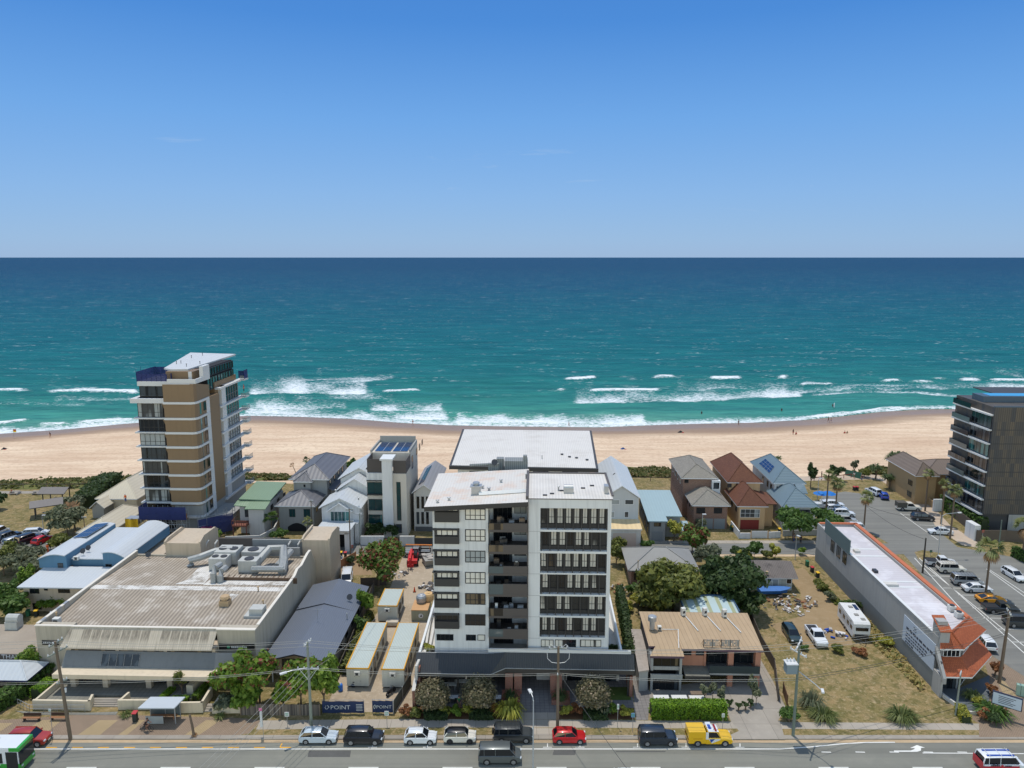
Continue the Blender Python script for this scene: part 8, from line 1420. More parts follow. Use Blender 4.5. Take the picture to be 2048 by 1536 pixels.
def street(x0,x1,yb,w=.9): p=P((x0+x1)/2,yb,RD); return Vector((p.x,p.y+w,RD))
WH=paint('white',(214,216,216),0); PB_=paint('pale_blue_white',(190,200,206)); BK=paint('black',(24,26,32)); NV=paint('navy',(34,44,56)); DG_=paint('dark_grey',(58,62,64),.3); RDp=paint('red',(188,24,30)); SLV=paint('silver',(160,164,166),.4); GRYV=paint('grey_van',(92,98,98),.3); YLp=paint('yellow',(226,178,14)); ORG=paint('orange_yellow',(226,150,16)); GRN_=paint('green_sedan',(40,56,52),.2); REDO=paint('rust_red',(160,44,30)); BLUEp=paint('blue',(24,64,160)); CRMW=paint('cream_white',(216,210,196),0); SILG=paint('warm_silver',(178,174,160),.3)
G='cars parked along the main road kerb'
car('pale blue white hatchback parked left of the black off roader','car','hatch',street(595,673,1490,.88),0,PB_,group=G,L_=4.46); car('black off roader parked between two white hatchbacks','car','suv',street(685,765,1492,.94),0,BK,group=G); car('plain small white hatchback parked left of the black roofed one','car','hatch',street(809,870,1491,.87),0,WH,group=G,L_=3.85); car('small white car with a black roof parked by the clipped ball trees','car','mini',street(887,951,1489,.86),0,CRMW,BK,group=G,rim=RIMD); car('dark grey off roader with roof rack and rear spare wheel by the kerb','car','boxy',street(986,1068,1488,.95),0,DG_,rack=True,spare=True,group=G); car('bright red hatchback parked below the centre power pole','car','hatch',street(1106,1172,1490,.87),0,RDp,group=G,L_=4.0); car('dark navy boxy off roader parked behind the yellow service ute','car','boxy',street(1280,1355,1494,.95),0,NV,group=G,L_=4.5)
car('grey people mover van driving in the near lane','van','van',street(955,1044,1531,.96),0,GRYV,name='van'); car('rust red car parked at the kerb behind the bus','car','suv',street(18,82,1495,.94),0,REDO,group=G)
car('white car at the bottom edge of the picture, only its roof in view','car','sedan',P(1246,1566,RD),R(180),WH)
r=ute('yellow roadside service ute with a boxy canopy and white cab panels',street(1377,1466,1494,.95),0,YLp,'canopy',name='service_truck'); mb=MB(); mb.box(-.35,-.945,1.96,.28,.945,1.985); mb.box(-.62,-.955,.98,-.3,-.942,1.9); mb.box(.28,-.72,1.792,.95,.72,1.81); mb.build('white_panel',WH,r); mb=MB(); mb.box(.5,-.62,1.81,.72,.62,1.93); mb.build('light_bar',LAMPR,r); mb=MB(); mb.obox((-.04,0,1.995),(.34,.9,.02)); mb.face([(.0,-.95,.52),(.45,-.95,1.0),(-.15,-.95,1.0)]); mb.build('emblem',mat('emblem_blue',(32,70,150),.5,.02),r); mb=MB(); [mb.box(-2.1+.14*i,-.96,1.0,-2.0+.14*i,-.945,1.1) for i in range(8)]; mb.build('lettering',mat('faded_yellow',(190,140,20),.5,.02),r); mb=MB(); mb.face([(.12,-.942,.46),(1.1,-.942,.9),(1.1,-.942,1.02),(-.3,-.942,1.02)]); mb.build('white_panel',WH,r)
def bus():
 L,w,H=11.5,1.25,3.1; p=P(52,1536,RD); r=thing('bus','white and green city bus at the left edge of the road','bus',(p.x-L/2,p.y+.4,RD)); GRN=paint('bus_green',(36,150,44),0); mb=MB(); mb.box(-L/2,-w,.35,L/2-.1,w,H-.12,0); mb.box(-L/2,-w,.35,L/2-.3,-w-.005,.95,1); mb.build('body',[WH,GRN],r,bevel=.06)
 mb=MB(); mb.box(-L/2+.05,-w+.05,H-.12,L/2-.25,w-.05,H); mb.build('roof',WH,r,bevel=.05); mb=MB(); mb.prism([(L/2-1.1,-w-.012),(L/2+.05,-w-.012),(L/2+.05,w+.012),(L/2-1.1,w+.012)],H-.45,H-.02); mb.build('green_trim',GRN,r); mb=MB(); mb.box(L/2-.02,-w-.01,.35,L/2+.06,w+.01,1.0); mb.build('green_bumper',GRN,r); mb=MB(); mb.box(L/2-2.2,-w-.015,.4,L/2,-w-.008,1.15); mb.build('green_skirt',GRN,r)
 mb=MB(); mb.box(L/2-.06,-w+.08,1.0,L/2+.045,w-.08,H-.46); mb.build('windscreen',CARGL,r); mb=MB()
 for i in range(6): mb.box(-L/2+.4+i*1.55,-w-.012,1.2,-L/2+1.85+i*1.55,-w-.002,2.45)
 mb.box(L/2-1.5,-w-.02,.6,L/2-.2,-w-.012,2.6); mb.build('side_window',CARGL,r); mb=MB(); mb.box(-3,-.7,H,-.5,.7,H+.22); mb.box(1.6,-.5,H,2.6,.5,H+.16); mb.build('roof_unit',WHM,r)
 for x in (L/2-2.6,-L/2+3): [wheel(r,x,s*(w-.12),.48,s,RIM) for s in (-1,1)]
 for s in (-1,1): h=MB(); h.obox((L/2+.05,s*.95,.8),(.06,.3,.18)); h.build('headlight',LAMPW,r)
bus()
r=ute('white twin cab ute at the bottom left corner beside the bus',P(62,1575,RD),0,WH,'open')
p=street(1962,2056,1548,.96); r=car('white and red campervan with lettered roof at the lower right corner','van','van',p,0,WH,name='campervan'); RDV=paint('van_red',(186,26,44),0); mb=MB(); mb.box(-2.46,-.972,.3,1.6,-.962,.95); mb.box(-2.495,-.93,.45,-2.47,.93,1.35); mb.build('red_panel',RDV,r); mb=MB(); mb.box(-1.9,-.6,1.97,1.2,-.35,1.985); mb.box(-1.9,.3,1.97,1.2,.55,1.985); mb.build('roof_stripe',mat('emblem_blue',()),r); mb=MB(); mb.face([(-.35+.24*math.cos(t)*(1 if k%2==0 else .42),-.985,1.0+.24*math.sin(t)*(1 if k%2==0 else .42)) for k,t in enumerate(np.linspace(math.pi/2,math.pi/2-2*math.pi,11)[:-1])]); mb.build('star_emblem',RDV,r); mb=MB(); [mb.box(-1.6+.2*i,-.99,.95,-1.45+.2*i,-.975,1.15+.06*(i%2)) for i in range(5)]; [mb.box(-.02+.19*i,-.99,.88,.11+.19*i,-.975,1.06) for i in range(4)]; mb.build('lettering',mat('van_lettering',(60,62,70),.5,.02),r); mb=MB()
for x in (-1.6,-.3,.9): mb.tube([(x,-.75,2.0),(x,.75,2.0)],.03,4)
mb.build('roof_bar',WHM,r)
def hd(a,b): A=P(*a);Bb=P(*b); return math.atan2(Bb.y-A.y,Bb.x-A.x)
def mid(x0,x1,yb,w=.9,z=.012): p=P((x0+x1)/2,yb,z); return Vector((p.x,p.y+w*.8,z))
G='cars in the centre parking bays of the side street'
ute('white ute with a black tub nearest the grass traffic island',mid(1854,1917,1134),R(-8),WH,'open',traym=PLAST); car('white off roader with roof rack second from the traffic island','car','boxy',mid(1877,1934,1147),R(-4),CRMW,rack=True,group=G); car('silver white van with ladder racks in the centre bays','van','van',mid(1907,1968,1172),R(-8),SLV,name='van',rack=True); car('white sedan beside the large fan palm trunk','car','sedan',mid(1930,1986,1186),R(-4),WH,group=G); car('orange yellow sports car right of the large fan palm','car','sports',mid(1958,2014,1207),R(-2),ORG,group=G,rim=RIMD); ute('dark grey ute right of the orange sports car',mid(1970,2042,1228),R(-6),DG_,'open',traym=PLAST); car('dark grey canopy van at the right edge of the side street','van','van',mid(2014,2080,1256),R(-6),DG_,name='van')
h=hd((1829,1116),(1960,1262)); car('white wagon parked at the right kerb of the side street','car','wagon',P(2027,1155,.012),h+R(12),WH); car('white off roader leaving beside the terracotta tiled corner','car','suv',P(1968,1292,.012),h+math.pi,WH)
ute('cream ute with a dark canopy in the right hand bays below the brown house',mid(1792,1847,1022),R(-8),CRMW,'canopy',traym=mat('canvas_dark',(84,80,72),.8,.1,1)); car('black off roader in the right hand bays of the car park','car','suv',mid(1829,1868,1042),R(-8),BK); car('white sedan parked behind the fan palm near the slatted tower','car','sedan',mid(1862,1906,1070),R(172),WH)
G='white cars in a row along the left side of the beach car park'
for x0,x1,yb,k,m_,l in ((1652,1686,1016,'suv',WH,'white car furthest along the left row of the beach car park'),(1658,1694,1024,'wagon',WH,'white wagon second from the sea in the left row of the beach car park'),(1673,1706,1034,'suv',WH,'white off roader third from the sea in the left row of the beach car park'),(1677,1710,1048,'suv',SILG,'silver car fourth from the sea in the left row of the beach car park')): car(l,'car',k,mid(x0,x1,yb),R(-6),m_,group=G)
car('white hatchback nearest the corner building roof in the beach car park','car','suv',mid(1686,1729,1063),R(176),WH); ute('white tray ute at the seaward end of the left row, partly behind a palm',mid(1636,1664,1018),R(-6),WH,'tray'); car('white car parked nose to the dune beside the blue one','car','suv',P(1747,988,.012),R(100),WH); car('bright blue car parked nose to the dune under a pandanus','car','hatch',P(1767,996,.012),R(75),BLUEp)
G='cars parked beside the left parkland'
for x,y,k,m_,h_,l in ((-6,1075,'van',WH,80,'white van at the left edge of the parkland car park'),(18,1081,'suv',NV,70,'dark car right of the white van at the parkland'),(32,1089,'wagon',SLV,62,'silver wagon between the dark cars at the parkland'),(57,1087,'boxy',BK,68,'black off roader left of the red car at the parkland'),(73,1073,'wagon',WH,10,'white car behind the black off roader at the parkland'),(84,1088,'hatch',RDp,80,'red car at the end of the parkland row')): car(l,'car' if k!='van' else 'van',k,P(x,y-3,.012),R(h_),m_,group=G,name='van' if k=='van' else None)
h=hd((1575,1255),(1598,1290)); car('dark green sedan parked in the vacant lot','car','wagon',P(1583,1274,.01),h,GRN_,L_=4.9); ute('white utility with smooth tub parked in the vacant lot',P(1632,1280,.01),h,WH,'canopy' if 0 else 'open')
car('white van parked in the side yard behind the slate roofed house','van','van',P(694,1163,.01),R(-82),WH,name='van'); car('white small car half hidden behind the commercial building','car','hatch',P(673,1126,.01),R(-30),WH)
r=ute('silver work ute with an orange beam on its racks on the lane by the worksite',P(834,1112,.01),R(178),SLV,'tray',traym=PLAST); mb=MB(); mb.box(-2.9,-.5,2.0,2.2,-.3,2.2); mb.tube([(-2.4,-.4,1.2),(-2.4,-.4,2.0)],.04,4); mb.tube([(-.5,-.4,1.7),(-.5,-.4,2.0)],.04,4); mb.build('orange_beam',mat('orange_beam',(220,130,60),.6,.05,1),r)
a=P(1690,1238); b_=P(1722,1283); h=math.atan2(b_.y-a.y,b_.x-a.x); r=thing('caravan','white caravan with roof hatches and a side awning beside the grey wall','caravan',(a+b_)/2,h); mb=MB(); L=7.2; prof_=[(-L/2,.5),(L/2-.5,.5),(L/2,1.2),(L/2-.15,2.7),(L/2-.5,2.95),(-L/2+.4,2.95),(-L/2,2.6)]
mb.face([(x,-1.2,z) for x,z in prof_]); mb.face([(x,1.2,z) for x,z in prof_][::-1])
for (x0_,z0_),(x1_,z1_) in zip(prof_,prof_[1:]+prof_[:1]): mb.face([(x0_,-1.2,z0_),(x0_,1.2,z0_),(x1_,1.2,z1_),(x1_,-1.2,z1_)])
mb.build('body',WHM,r); mb=MB(); [mb.box(x,y,2.96,x+.6,y+.6,3.06) for x,y in ((-2,-.3),(.6,-.3),(2,.2))]; mb.build('roof_hatch',GSH,r); mb=MB(); mb.box(-2.6,.5,2.96,-.8,1.05,3.0); mb.build('solar_panel',SOLARM,r); mb=MB(); mb.tube([(-2.6,-1.3,2.7),(2.4,-1.3,2.7)],.1,6); mb.build('awning_roll',GSH,r); mb=MB(); [mb.box(x,-1.215,1.5,x+.9,-1.2,2.1) for x in (-3,-1.2,.6,2)]; mb.box(L/2-.32,-.9,1.7,L/2-.0,.9,2.2); mb.build('window_pane',CARGL,r); mb=MB(); mb.box(L/2-.02,-1.0,.6,L/2+.05,1.0,1.15); mb.tube([(L/2,-.7,.5),(L/2+1.4,0,.5)],.06,5); mb.tube([(L/2,.7,.5),(L/2+1.4,0,.5)],.06,5); mb.build('drawbar',DARKM,r)
for x in (-.5,.35): [wheel(r,x,s*1.1,.34,s,RIM) for s in (-1,1)]
p=P(1549,1190); r=thing('boat','small boat with a bright blue cover beside the old cottage','boat',(p.x,p.y,.45),R(4)); mb=MB(); L=5.6
def hull(z,k): return [(-L/2,-.9*k,z),(L*.1,-1.0*k,z),(L*.36,-.6*k,z+.05),(L/2*k,0,z+.12),(L*.36,.6*k,z+.05),(L*.1,1.0*k,z),(-L/2,.9*k,z)]
for A_,B_ in ((hull(0,.55),hull(.75,1.0)),): 
 for i in range(7): j=(i+1)%7; mb.face([A_[i],A_[j],B_[j],B_[i]])
 mb.face(A_[::-1])
mb.build('hull',mat('boat_blue',(44,94,156),.45,.08,1),r); mb=MB(); B_=hull(.75,1.02); c=[(x*.7,0,z+.25) for x,y,z in B_[:3]]; mb.face([B_[0],B_[1],(L*.1,0,.95),(-L/2,0,.8)]); mb.face([B_[1],B_[2],B_[3],(L*.1,0,.95)]); mb.face([B_[3],B_[4],B_[5],(L*.1,0,.95)]); mb.face([B_[5],B_[6],(-L/2,0,.8),(L*.1,0,.95)]); mb.build('cover',mat('cover_blue',(66,112,172),.7,.15,1.5),r); mb=MB(); mb.box(-2,-.5,-.45,-1.8,.5,.1); mb.box(1,-.5,-.45,1.2,.5,.1); mb.build('trestle',WOOD,r)
p=P(826,1126); r=thing('telehandler','red telehandler parked on the worksite gravel','telehandler',p,R(-86)); TR=mat('machine_red',(196,44,46),.5,.1,1.5); mb=MB(); mb.box(-2,-.9,.55,1.8,.9,1.25); mb.box(-2.1,-.8,1.1,-1.0,.8,1.6); mb.build('chassis',TR,r,bevel=.05); mb=MB(); mb.box(-.9,.15,1.2,.6,.85,2.3); mb.build('cab',CARGL,r,bevel=.08); mb=MB(); mb.obox((.4,-.35,1.9),(4.6,.35,.4),0,0); mb.obox((2.8,-.35,1.2),(.3,.3,1.4)); mb.box(2.7,-.9,.35,2.85,.3,.9); mb.build('boom',TR,r); mb=MB(); mb.box(2.85,-.7,.35,4.0,-.58,.42); mb.box(2.85,0,.35,4.0,.12,.42); mb.build('fork',DARKM,r)
for x in (-1.4,1.2): [wheel(r,x,s*.95,.55,s,RIMD) for s in (-1,1)]
def bike(label,p,h,c):
 r=thing('motorbike',label,'motorbike',p,h); wheel(r,.72,0,.31,1,RIMD); wheel(r,-.68,0,.31,1,RIMD); mb=MB(); mb.tube([(.72,0,.31),(.45,0,.95),(.3,0,1.0)],.05,5); mb.tube([(.35,-.35,1.02),(.35,.35,1.02)],.025,5); mb.obox((-.0,0,.42),(.55,.26,.36)); mb.tube([(-.68,.12,.31),(-.1,.12,.4)],.05,5); mb.build('frame',DARKM,r); mb=MB(); mb.lathe((.12,0,.7),[(.08,0),(.2,.06),(.2,.16),(.1,.24)],8); mb.build('tank',c,r); mb=MB(); mb.obox((-.4,0,.78),(.7,.26,.12)); mb.build('seat',BLACK,r); mb=MB(); mb.tube([(-.5,-.16,.35),(-.95,-.16,.45)],.06,6); mb.build('exhaust',RIM,r)
bike('dark maroon motorbike with a white tank in front of the left site shed',P(717,1374),R(4),WHM); bike('black motorbike in front of the right site shed',P(782,1388),R(62),paint('black',()))
#    poles, wires, lamps
PW=mat('pole_wood',(112,98,82),.9,.15,1.5,fine=.15); PWG=mat('pole_pale',(132,138,126),.85,.12,1.5,fine=.1); INS=mat('insulator',(206,206,204),.4,.05,1); STEEL=mat('lamp_steel',(186,190,192),.4,.05,1,metal=.4)
TOP={}
def pole(key,label,px,py,ytop,m=PW,r0=.19,arms=(),lean=0,name='power_pole',cat='power pole',grp=None):
 o=P(px,py); H_=ht(o.y,ytop); r=thing(name,label,cat,o,0,grp); mb=MB(); mb.tube([(0,0,-.1),(lean*.5,0,H_*.5),(lean,0,H_)],r0,8,r1=r0*.68); mb.build('shaft',m,r)
 for z,w,ang,off in arms:
  mb=MB(); zz=H_-z; mb.obox((lean*zz/H_,off,zz),(w,.12,.14),R(ang)); o2=mb.build('crossarm',PWG if m is PW else INS,r); mb=MB(); ca,sa=math.cos(R(ang)),math.sin(R(ang))
  for u in (-.46,-.18,.18,.46): mb.lathe((lean*zz/H_+u*w*ca,off+u*w*sa,zz+.06),[(.05,0),(.09,.06),(.05,.14),(.08,.18),(.03,.26)],7)
  mb.build('insulator',INS,o2)
 TOP[key]=(o,H_,lean); return r
def hpt(key,z,dx=0,dy=0): o,H_,ln=TOP[key]; return Vector((o.x+ln*(H_-z)/H_+dx,o.y+dy,H_-z))
r=pole('a','leaning brown power pole with paired crossarms at the left of the road',141,1477,1283,PW,.22,((.25,2.0,78,.1),(1.4,2.6,70,.15),(5.2,1.2,60,.1)),lean=-.55); mb=MB(); mb.lathe((.2,-.2,6.2),[(.1,0),(.12,.5),(.05,.6)],8); mb.build('cable_box',INS,r)
r=pole('b','pale grey power pole with a street lamp by the paling fence',623,1454,1284,PWG,.2,((.2,1.5,72,.12),(3.4,2.6,2,-.2))); o,H_,_=TOP['b']; mb=MB(); mb.tube([(0,-.15,H_-3.3),(-1.6,-1.2,H_-3.0),(-2.2,-1.6,H_-3.0)],.05,5); mb.build('lamp_arm',STEEL,r); mb=MB(); mb.obox((-2.5,-1.8,H_-3.0),(.8,.3,.16),R(35)); mb.build('lamp_head',INS,r); mb=MB(); mb.tube([(-1.1,-.2,H_-3.4),(0,-.1,H_-5)],.04,4); mb.tube([(1.1,-.2,H_-3.4),(0,-.1,H_-5)],.04,4); mb.build('brace',STEEL,r)
r=pole('c','centre brown power pole with looped cables before the apartment block',1115,1454,1294,PW,.2,((.25,2.3,4,.1),(3.5,1.0,80,.1))); o,H_,_=TOP['c']; mb=MB()
for s in (-1,1):
 mb.tube([(s*.4,0,H_-.1),(s*1.0,0,H_-.2),(s*1.35,0,H_-.8),(s*1.3,0,H_-1.5),(s*.8,0,H_-2.0),(s*.15,0,H_-2.1)],.035,5); mb.tube([(s*.5,0,H_),(s*.9,0,H_+.35),(s*1.2,0,H_+.1),(s*.9,0,H_-.2)],.03,5)
mb.build('cable_loops',INS,r)
r=pole('d','power pole with a grey transformer and street lamp at the vacant lot',1586,1471,1291,mat('pole_green',(108,118,108),.85,.12,1.5),.2,((-.1,3.0,58,.15),(1.0,2.4,118,.15))); o,H_,_=TOP['d']; mb=MB(); mb.box(-1.5,-.55,H_-3.4,-.2,.55,H_-2.2); 
mb.build('transformer',mat('transformer_grey',(120,134,140),.5,.08,1),r,bevel=.05); mb=MB(); mb.box(-1.55,-.6,H_-2.2,-.15,.6,H_-2.12); [mb.lathe((-1.25+.4*i,.2,H_-2.12),[(.09,0),(.12,.1),(.06,.2),(.1,.3),(.04,.42)],7) for i in range(3)]; mb.build('bushing',INS,r); mb=MB(); mb.tube([(0,0,H_-3.2),(1.2,-2.2,H_-3.6),(1.5,-3.1,H_-3.7)],.05,5); mb.build('lamp_arm',STEEL,r); mb=MB(); mb.obox((1.6,-3.4,H_-3.72),(.3,.8,.16),R(-15)); mb.build('lamp_head',INS,r)
pole('e','tall brown power pole beside the terracotta tiled corner',1998,1366,1222,PW,.24,((.3,2.0,70,.1),),lean=.25); pole('f','dark timber pole beside the grass traffic island',1845,1146,1076,mat('pole_dark',(70,64,58),.9,.1,2),.18); pole('g','short grey service pole in front of the corner shop',1911,1430,1346,PWG,.13,((.15,.7,50,.05),),lean=.1); pole('h','thin service pole in front of the white garage',701,1112,1018,PW,.14,((.2,1.4,5,.1),(2.6,1.4,5,.1)),lean=.1); pole('i','thin grey service pole beside the white gabled house',721,1090,1027,PWG,.12,((.2,1.0,5,.1),)); pole('j','thin pole in front of the arched carport',625,1070,1001,PW,.12,((.2,.8,5,.1),)); pole('k','short power pole by the cream roofed house',171,1072,1034,PW,.12,((.2,.9,5,.1),)); pole('l','slim power pole at the left of the blue flats',217,1082,1048,PWG,.1,((.2,.8,5,.1),)); pole('m','pale green power pole at the far right beside the slatted tower gates',1997,1097,1040,mat('pole_green',()),.14)
WIRE=mat('wire',(150,148,140),.5,.05,1); WIRED=mat('wire_dark',(70,70,68),.6,.05,1)
def wire(label,a,b,sag=.5,r=.022,m=WIRE,group='overhead wires along the main road'):
 a,b=Vector(a),Vector(b); pts=[a.lerp(b,t)-Vector((0,0,4*sag*t*(1-t)))-a for t in np.linspace(0,1,11)]; mb=MB(); mb.tube(pts,r,4,cap=False); o=mb.build('power_line',m); o.location=a; tag(o,label,'wire',group,'thing'); return o
for i,(dy,z) in enumerate(((-.7,.1),(0,.0),(.7,.1))):
 n_=('nearest the road','middle','nearest the buildings')[i]
 wire(f'upper overhead wire {n_}, from the left road pole to the pale pole',hpt('a',z+.2,dy*.2,dy),hpt('b',z+.1,0,dy),.5); wire(f'upper overhead wire {n_}, from the pale pole to the centre pole',hpt('b',z+.1,0,dy),hpt('c',z+.1,-.5,dy*.3),.55); wire(f'upper overhead wire {n_}, from the centre pole to the transformer pole',hpt('c',z+.1,.5,dy*.3),hpt('d',z,0,dy),.55); wire(f'upper overhead wire {n_}, from the transformer pole to the right pole',hpt('d',z,0,dy),hpt('e',z+.3,0,dy),.5); a=hpt('a',z+.2,dy*.2,dy); wire(f'upper overhead wire {n_}, running off beyond the left road pole',a,a+Vector((-45,dy,-.3)),.4)
for i,(dy,z) in enumerate(((-.4,3.5),(.4,3.55))):
 n_=('nearer','farther')[i]; k={'a':5.1,'b':3.3,'c':3.4,'d':4.2,'e':3.2}
 for p_,q_,t in (('a','b','from the left pole to the pale pole'),('b','c','from the pale pole to the centre pole'),('c','d','from the centre pole to the transformer pole'),('d','e','from the transformer pole to the right pole')): wire(f'lower overhead wire {t}, {n_} of the pair',hpt(p_,k[p_]+i*.25,0,dy),hpt(q_,k[q_]+i*.25,0,dy),.5,.025 if p_!='d' else .03,WIRE if p_ in 'abc' else WIRED)
 a=hpt('a',5.1+i*.25,0,dy); wire(f'lower overhead wire running off beyond the left pole, {n_} of the pair',a,a+Vector((-45,0,0)),.4)
for i in range(4): a=hpt('b',3.3,-1.1+.7*i,-.2); wire(('outermost','second','third','innermost')[i]+' service wire dropping across the road from the pale pole',a,Vector((a.x-8.5,58,6.5)),.5)
a=hpt('c',3.5,.2,-.1); wire('single service wire crossing the road from the centre pole',a,Vector((a.x+9.5,56,6.5)),.3,.03,WIRED); a=hpt('b',3.3,1,0); wire('service wire from the pale pole to the first site shed',a,P(775,1210,3.0),.6)
wire('dark cable across the car park to the timber pole',P(1730,1010,8.5),hpt('f',.3),.8,.035,WIRED,None); wire('dark cable across the car park to the lamp by the tower',P(1730,1010,8.5),P(1876,1112)+Vector((0,0,7.5)),.8,.03,WIRED,None); wire('service wire between the two thin poles by the garage',hpt('h',.3),hpt('i',.3),.2,.02,WIRED,None); wire('long sagging wire across the left parkland car park',hpt('k',.3),hpt('k',.3)+Vector((-70,-3,-1)),1.2,.025,WIRED,None)
def lamp(label,px,py,ytop,arm=(0,0),m=STEEL,r0=.09):
 o=P(px,py,RD if py>1478 else 0); H_=ht(o.y,ytop); r=thing('street_lamp',label,'street lamp',o); mb=MB(); mb.tube([(0,0,-.1),(0,0,H_*.5),(0,0,H_-.3)],r0,7,r1=r0*.6); mb.build('post',m,r); ax,ay=arm; mb=MB(); mb.tube([(0,0,H_-.4),(ax*.25,ay*.25,H_),(ax,ay,H_+.15)],r0*.5,5); mb.build('arm',m,r); mb=MB(); d=math.atan2(ay,ax) if ax or ay else 0; mb.obox((ax*1.1+.2*math.cos(d),ay*1.1+.2*math.sin(d),H_+.15),(.75,.34,.16),d); mb.build('lamp_head',INS,r); return r
lamp('tall street lamp on the near side of the road with a pale square head',1066,1549,1394,(-.25,.8)); lamp('curved arm street lamp beside the traffic island',1876,1112,1028,(3.0,.3)); lamp('small lamp post on the kerb by the brick house garage',1403,1084,1030,(.1,0)); lamp('lamp post at the beach car park end by the dark little tree',1634,1004,958,(.2,0)); lamp('thin lamp post on the pavement near the street trees',1590,1120,1072,(.1,-.2)); lamp('thin lamp post in the left parkland',88,1068,1032,(.2,0))
def sign(label,px,py,ytop,w=.5,h=.6,m=None,post=METAL,name='street_sign',txt=None,rz=0):
 o=P(px,py); H_=ht(o.y,ytop); r=thing(name,label,'sign',o,rz); mb=MB(); mb.tube([(0,.03,-.05),(0,.03,H_)],.035,5); mb.build('post',post,r); mb=MB(); mb.box(-w/2,-.03,H_-h,w/2,0,H_); p=mb.build('plate',m or INS,r); mb=MB(); mb.box(-w*.35,-.036,H_-h*.45,w*.35,-.031,H_-h*.3); mb.box(-w*.35,-.036,H_-h*.75,w*.3,-.031,H_-h*.62); mb.build('sign_marks',LETG,p); return r
sign('white parking sign on the verge near the paling fence',575,1452,1424,.55,.6); sign('tall thin sign post by the left yellow paving bands',106,1476,1418,.3,.3); sign('grey parking sign before the right site banner',774,1452,1422,.55,.6); sign('blue parking sign by the apartment side path',1265,1464,1426,.45,.55,mat('sign_blue',(110,150,180),.5,.05,1)); sign('thin sign at the right garden bed of the apartments',1235,1455,1408,.25,.7); sign('white parking sign at the end of the clipped hedge',1445,1458,1427,.35,.5); sign('small red no parking sign by the tower gates',1963,1092,1060,.4,.5,mat('sign_red',(178,60,60),.5,.05,1)); sign('dark small sign on the traffic island',1861,1112,1100,.5,.5,CHAR); sign('red marker post sign beside the garage driveway',705,1112,1090,.35,.6,mat('sign_red',()))
o=P(2010,1436); r=thing('sign_board','framed white business sign board on a timber post at the street corner','sign',o,R(-38)); mb=MB(); mb.box(-.12,-.1,0,.12,.1,2.2); mb.build('post',TIMBER,r); mb=MB(); mb.box(-1.6,-.12,1.5,1.6,.12,3.2); b_=mb.build('board',mat('board_navy',(40,46,66),.5,.05,1),r); mb=MB(); mb.box(-1.5,-.135,1.6,1.5,-.122,3.1); mb.build('face',mat('board_face',(186,196,204),.5,.04,1),b_); mb=MB(); [mb.box(-.9,-.15,2.75-.22*i,.9-.25*(i%3),-.137,2.83-.22*i) for i in range(5)]; mb.build('lettering',LT,b_)
p=P(2040,1390); r=thing('utility_cabinet','pale green utility cabinet at the right corner footpath','cabinet',p,R(-30)); mb=MB(); mb.box(-.5,-.3,0,.5,.3,1.5); mb.build('body',mat('cabinet_green',(142,168,152),.6,.06,1),r,bevel=.04); mb=MB(); mb.box(-.02,-.31,.1,.02,-.3,1.4); mb.build('door_seam',DARKM,r)
a=P(288,1448); b_=P(352,1448); r=thing('bus_shelter','grey metal bus shelter with a flat pale roof beside the low walls','bus shelter',a,0); L=b_.x-a.x; mb=MB(); mb.slab((-.3,-.5,2.5),(L+.2,-.5,2.5),(L+.6,1.7,2.6),(0.2,1.7,2.6),.14); mb.build('roof',mat('shelter_roof',(176,182,186),.5,.05,1),r); mb=MB(); mb.box(.2,1.45,.2,L,1.5,2.4); mb.build('back_panel',GL_RAIL,r); mb=MB(); [mb.box(x,y,0,x+.09,y+.09,2.45) for x in (.1,L*.5,L-.1) for y in (1.42,)]; mb.box(L-.1,0,0,L,.1,2.45); mb.build('frame',METAL,r); mb=MB(); mb.box(.3,-.1,.1,L*.62,-.02,1.1); mb.build('advert_panel',GL_BLIND,r); mb=MB(); mb.box(.4,.9,.42,L-.3,1.3,.5); mb.box(.6,1.0,0,.7,1.2,.42); mb.box(L-.8,1,0,L-.7,1.2,.42); mb.build('bench',TIMBER,r)
def bench(label,px,py,rz=0,grp=None,z=0):
 r=thing('park_bench',label,'bench',P(px,py),rz,grp); mb=MB(); mb.box(-1.1,-.25,.42,1.1,.2,.47); mb.build('seat',TIMBER,r); mb=MB(); mb.box(-1.1,.2,.5,1.1,.25,.9); mb.build('backrest',mat('bench_brown',(72,56,46),.8,.1,1),r)
 for x in (-.9,.9): mb=MB(); mb.box(x-.05,-.2,0,x+.05,.2,.42); mb.build('leg',DARKM,r)
G='timber benches on the forecourt paving'; bench('left timber bench by the handrail at the left footpath',64,1441,0,G); bench('right timber bench behind the leaning power pole',119,1440,0,G)
def picnic(label,px,py):
 r=thing('picnic_table',label,'picnic table',P(px,py)); mb=MB(); mb.box(-1.1,-.4,.7,1.1,.4,.76); mb.build('table_top',CONC2,r); mb=MB(); mb.box(-1.1,-.9,.42,1.1,-.6,.46); mb.build('seat',CONC2,r); mb=MB(); mb.box(-1.1,.6,.42,1.1,.9,.46); mb.build('seat',CONC2,r)
 for x in (-.8,.8): mb=MB(); mb.box(x-.06,-.8,.0,x+.06,.8,.42); mb.box(x-.06,-.1,.42,x+.06,.1,.7); mb.build('leg',METAL,r)
picnic('white picnic table with a person sitting at it in the left parkland',31,988); picnic('empty white picnic table in the left parkland',75,988); picnic('picnic table under the farther park shelter',117,1002)
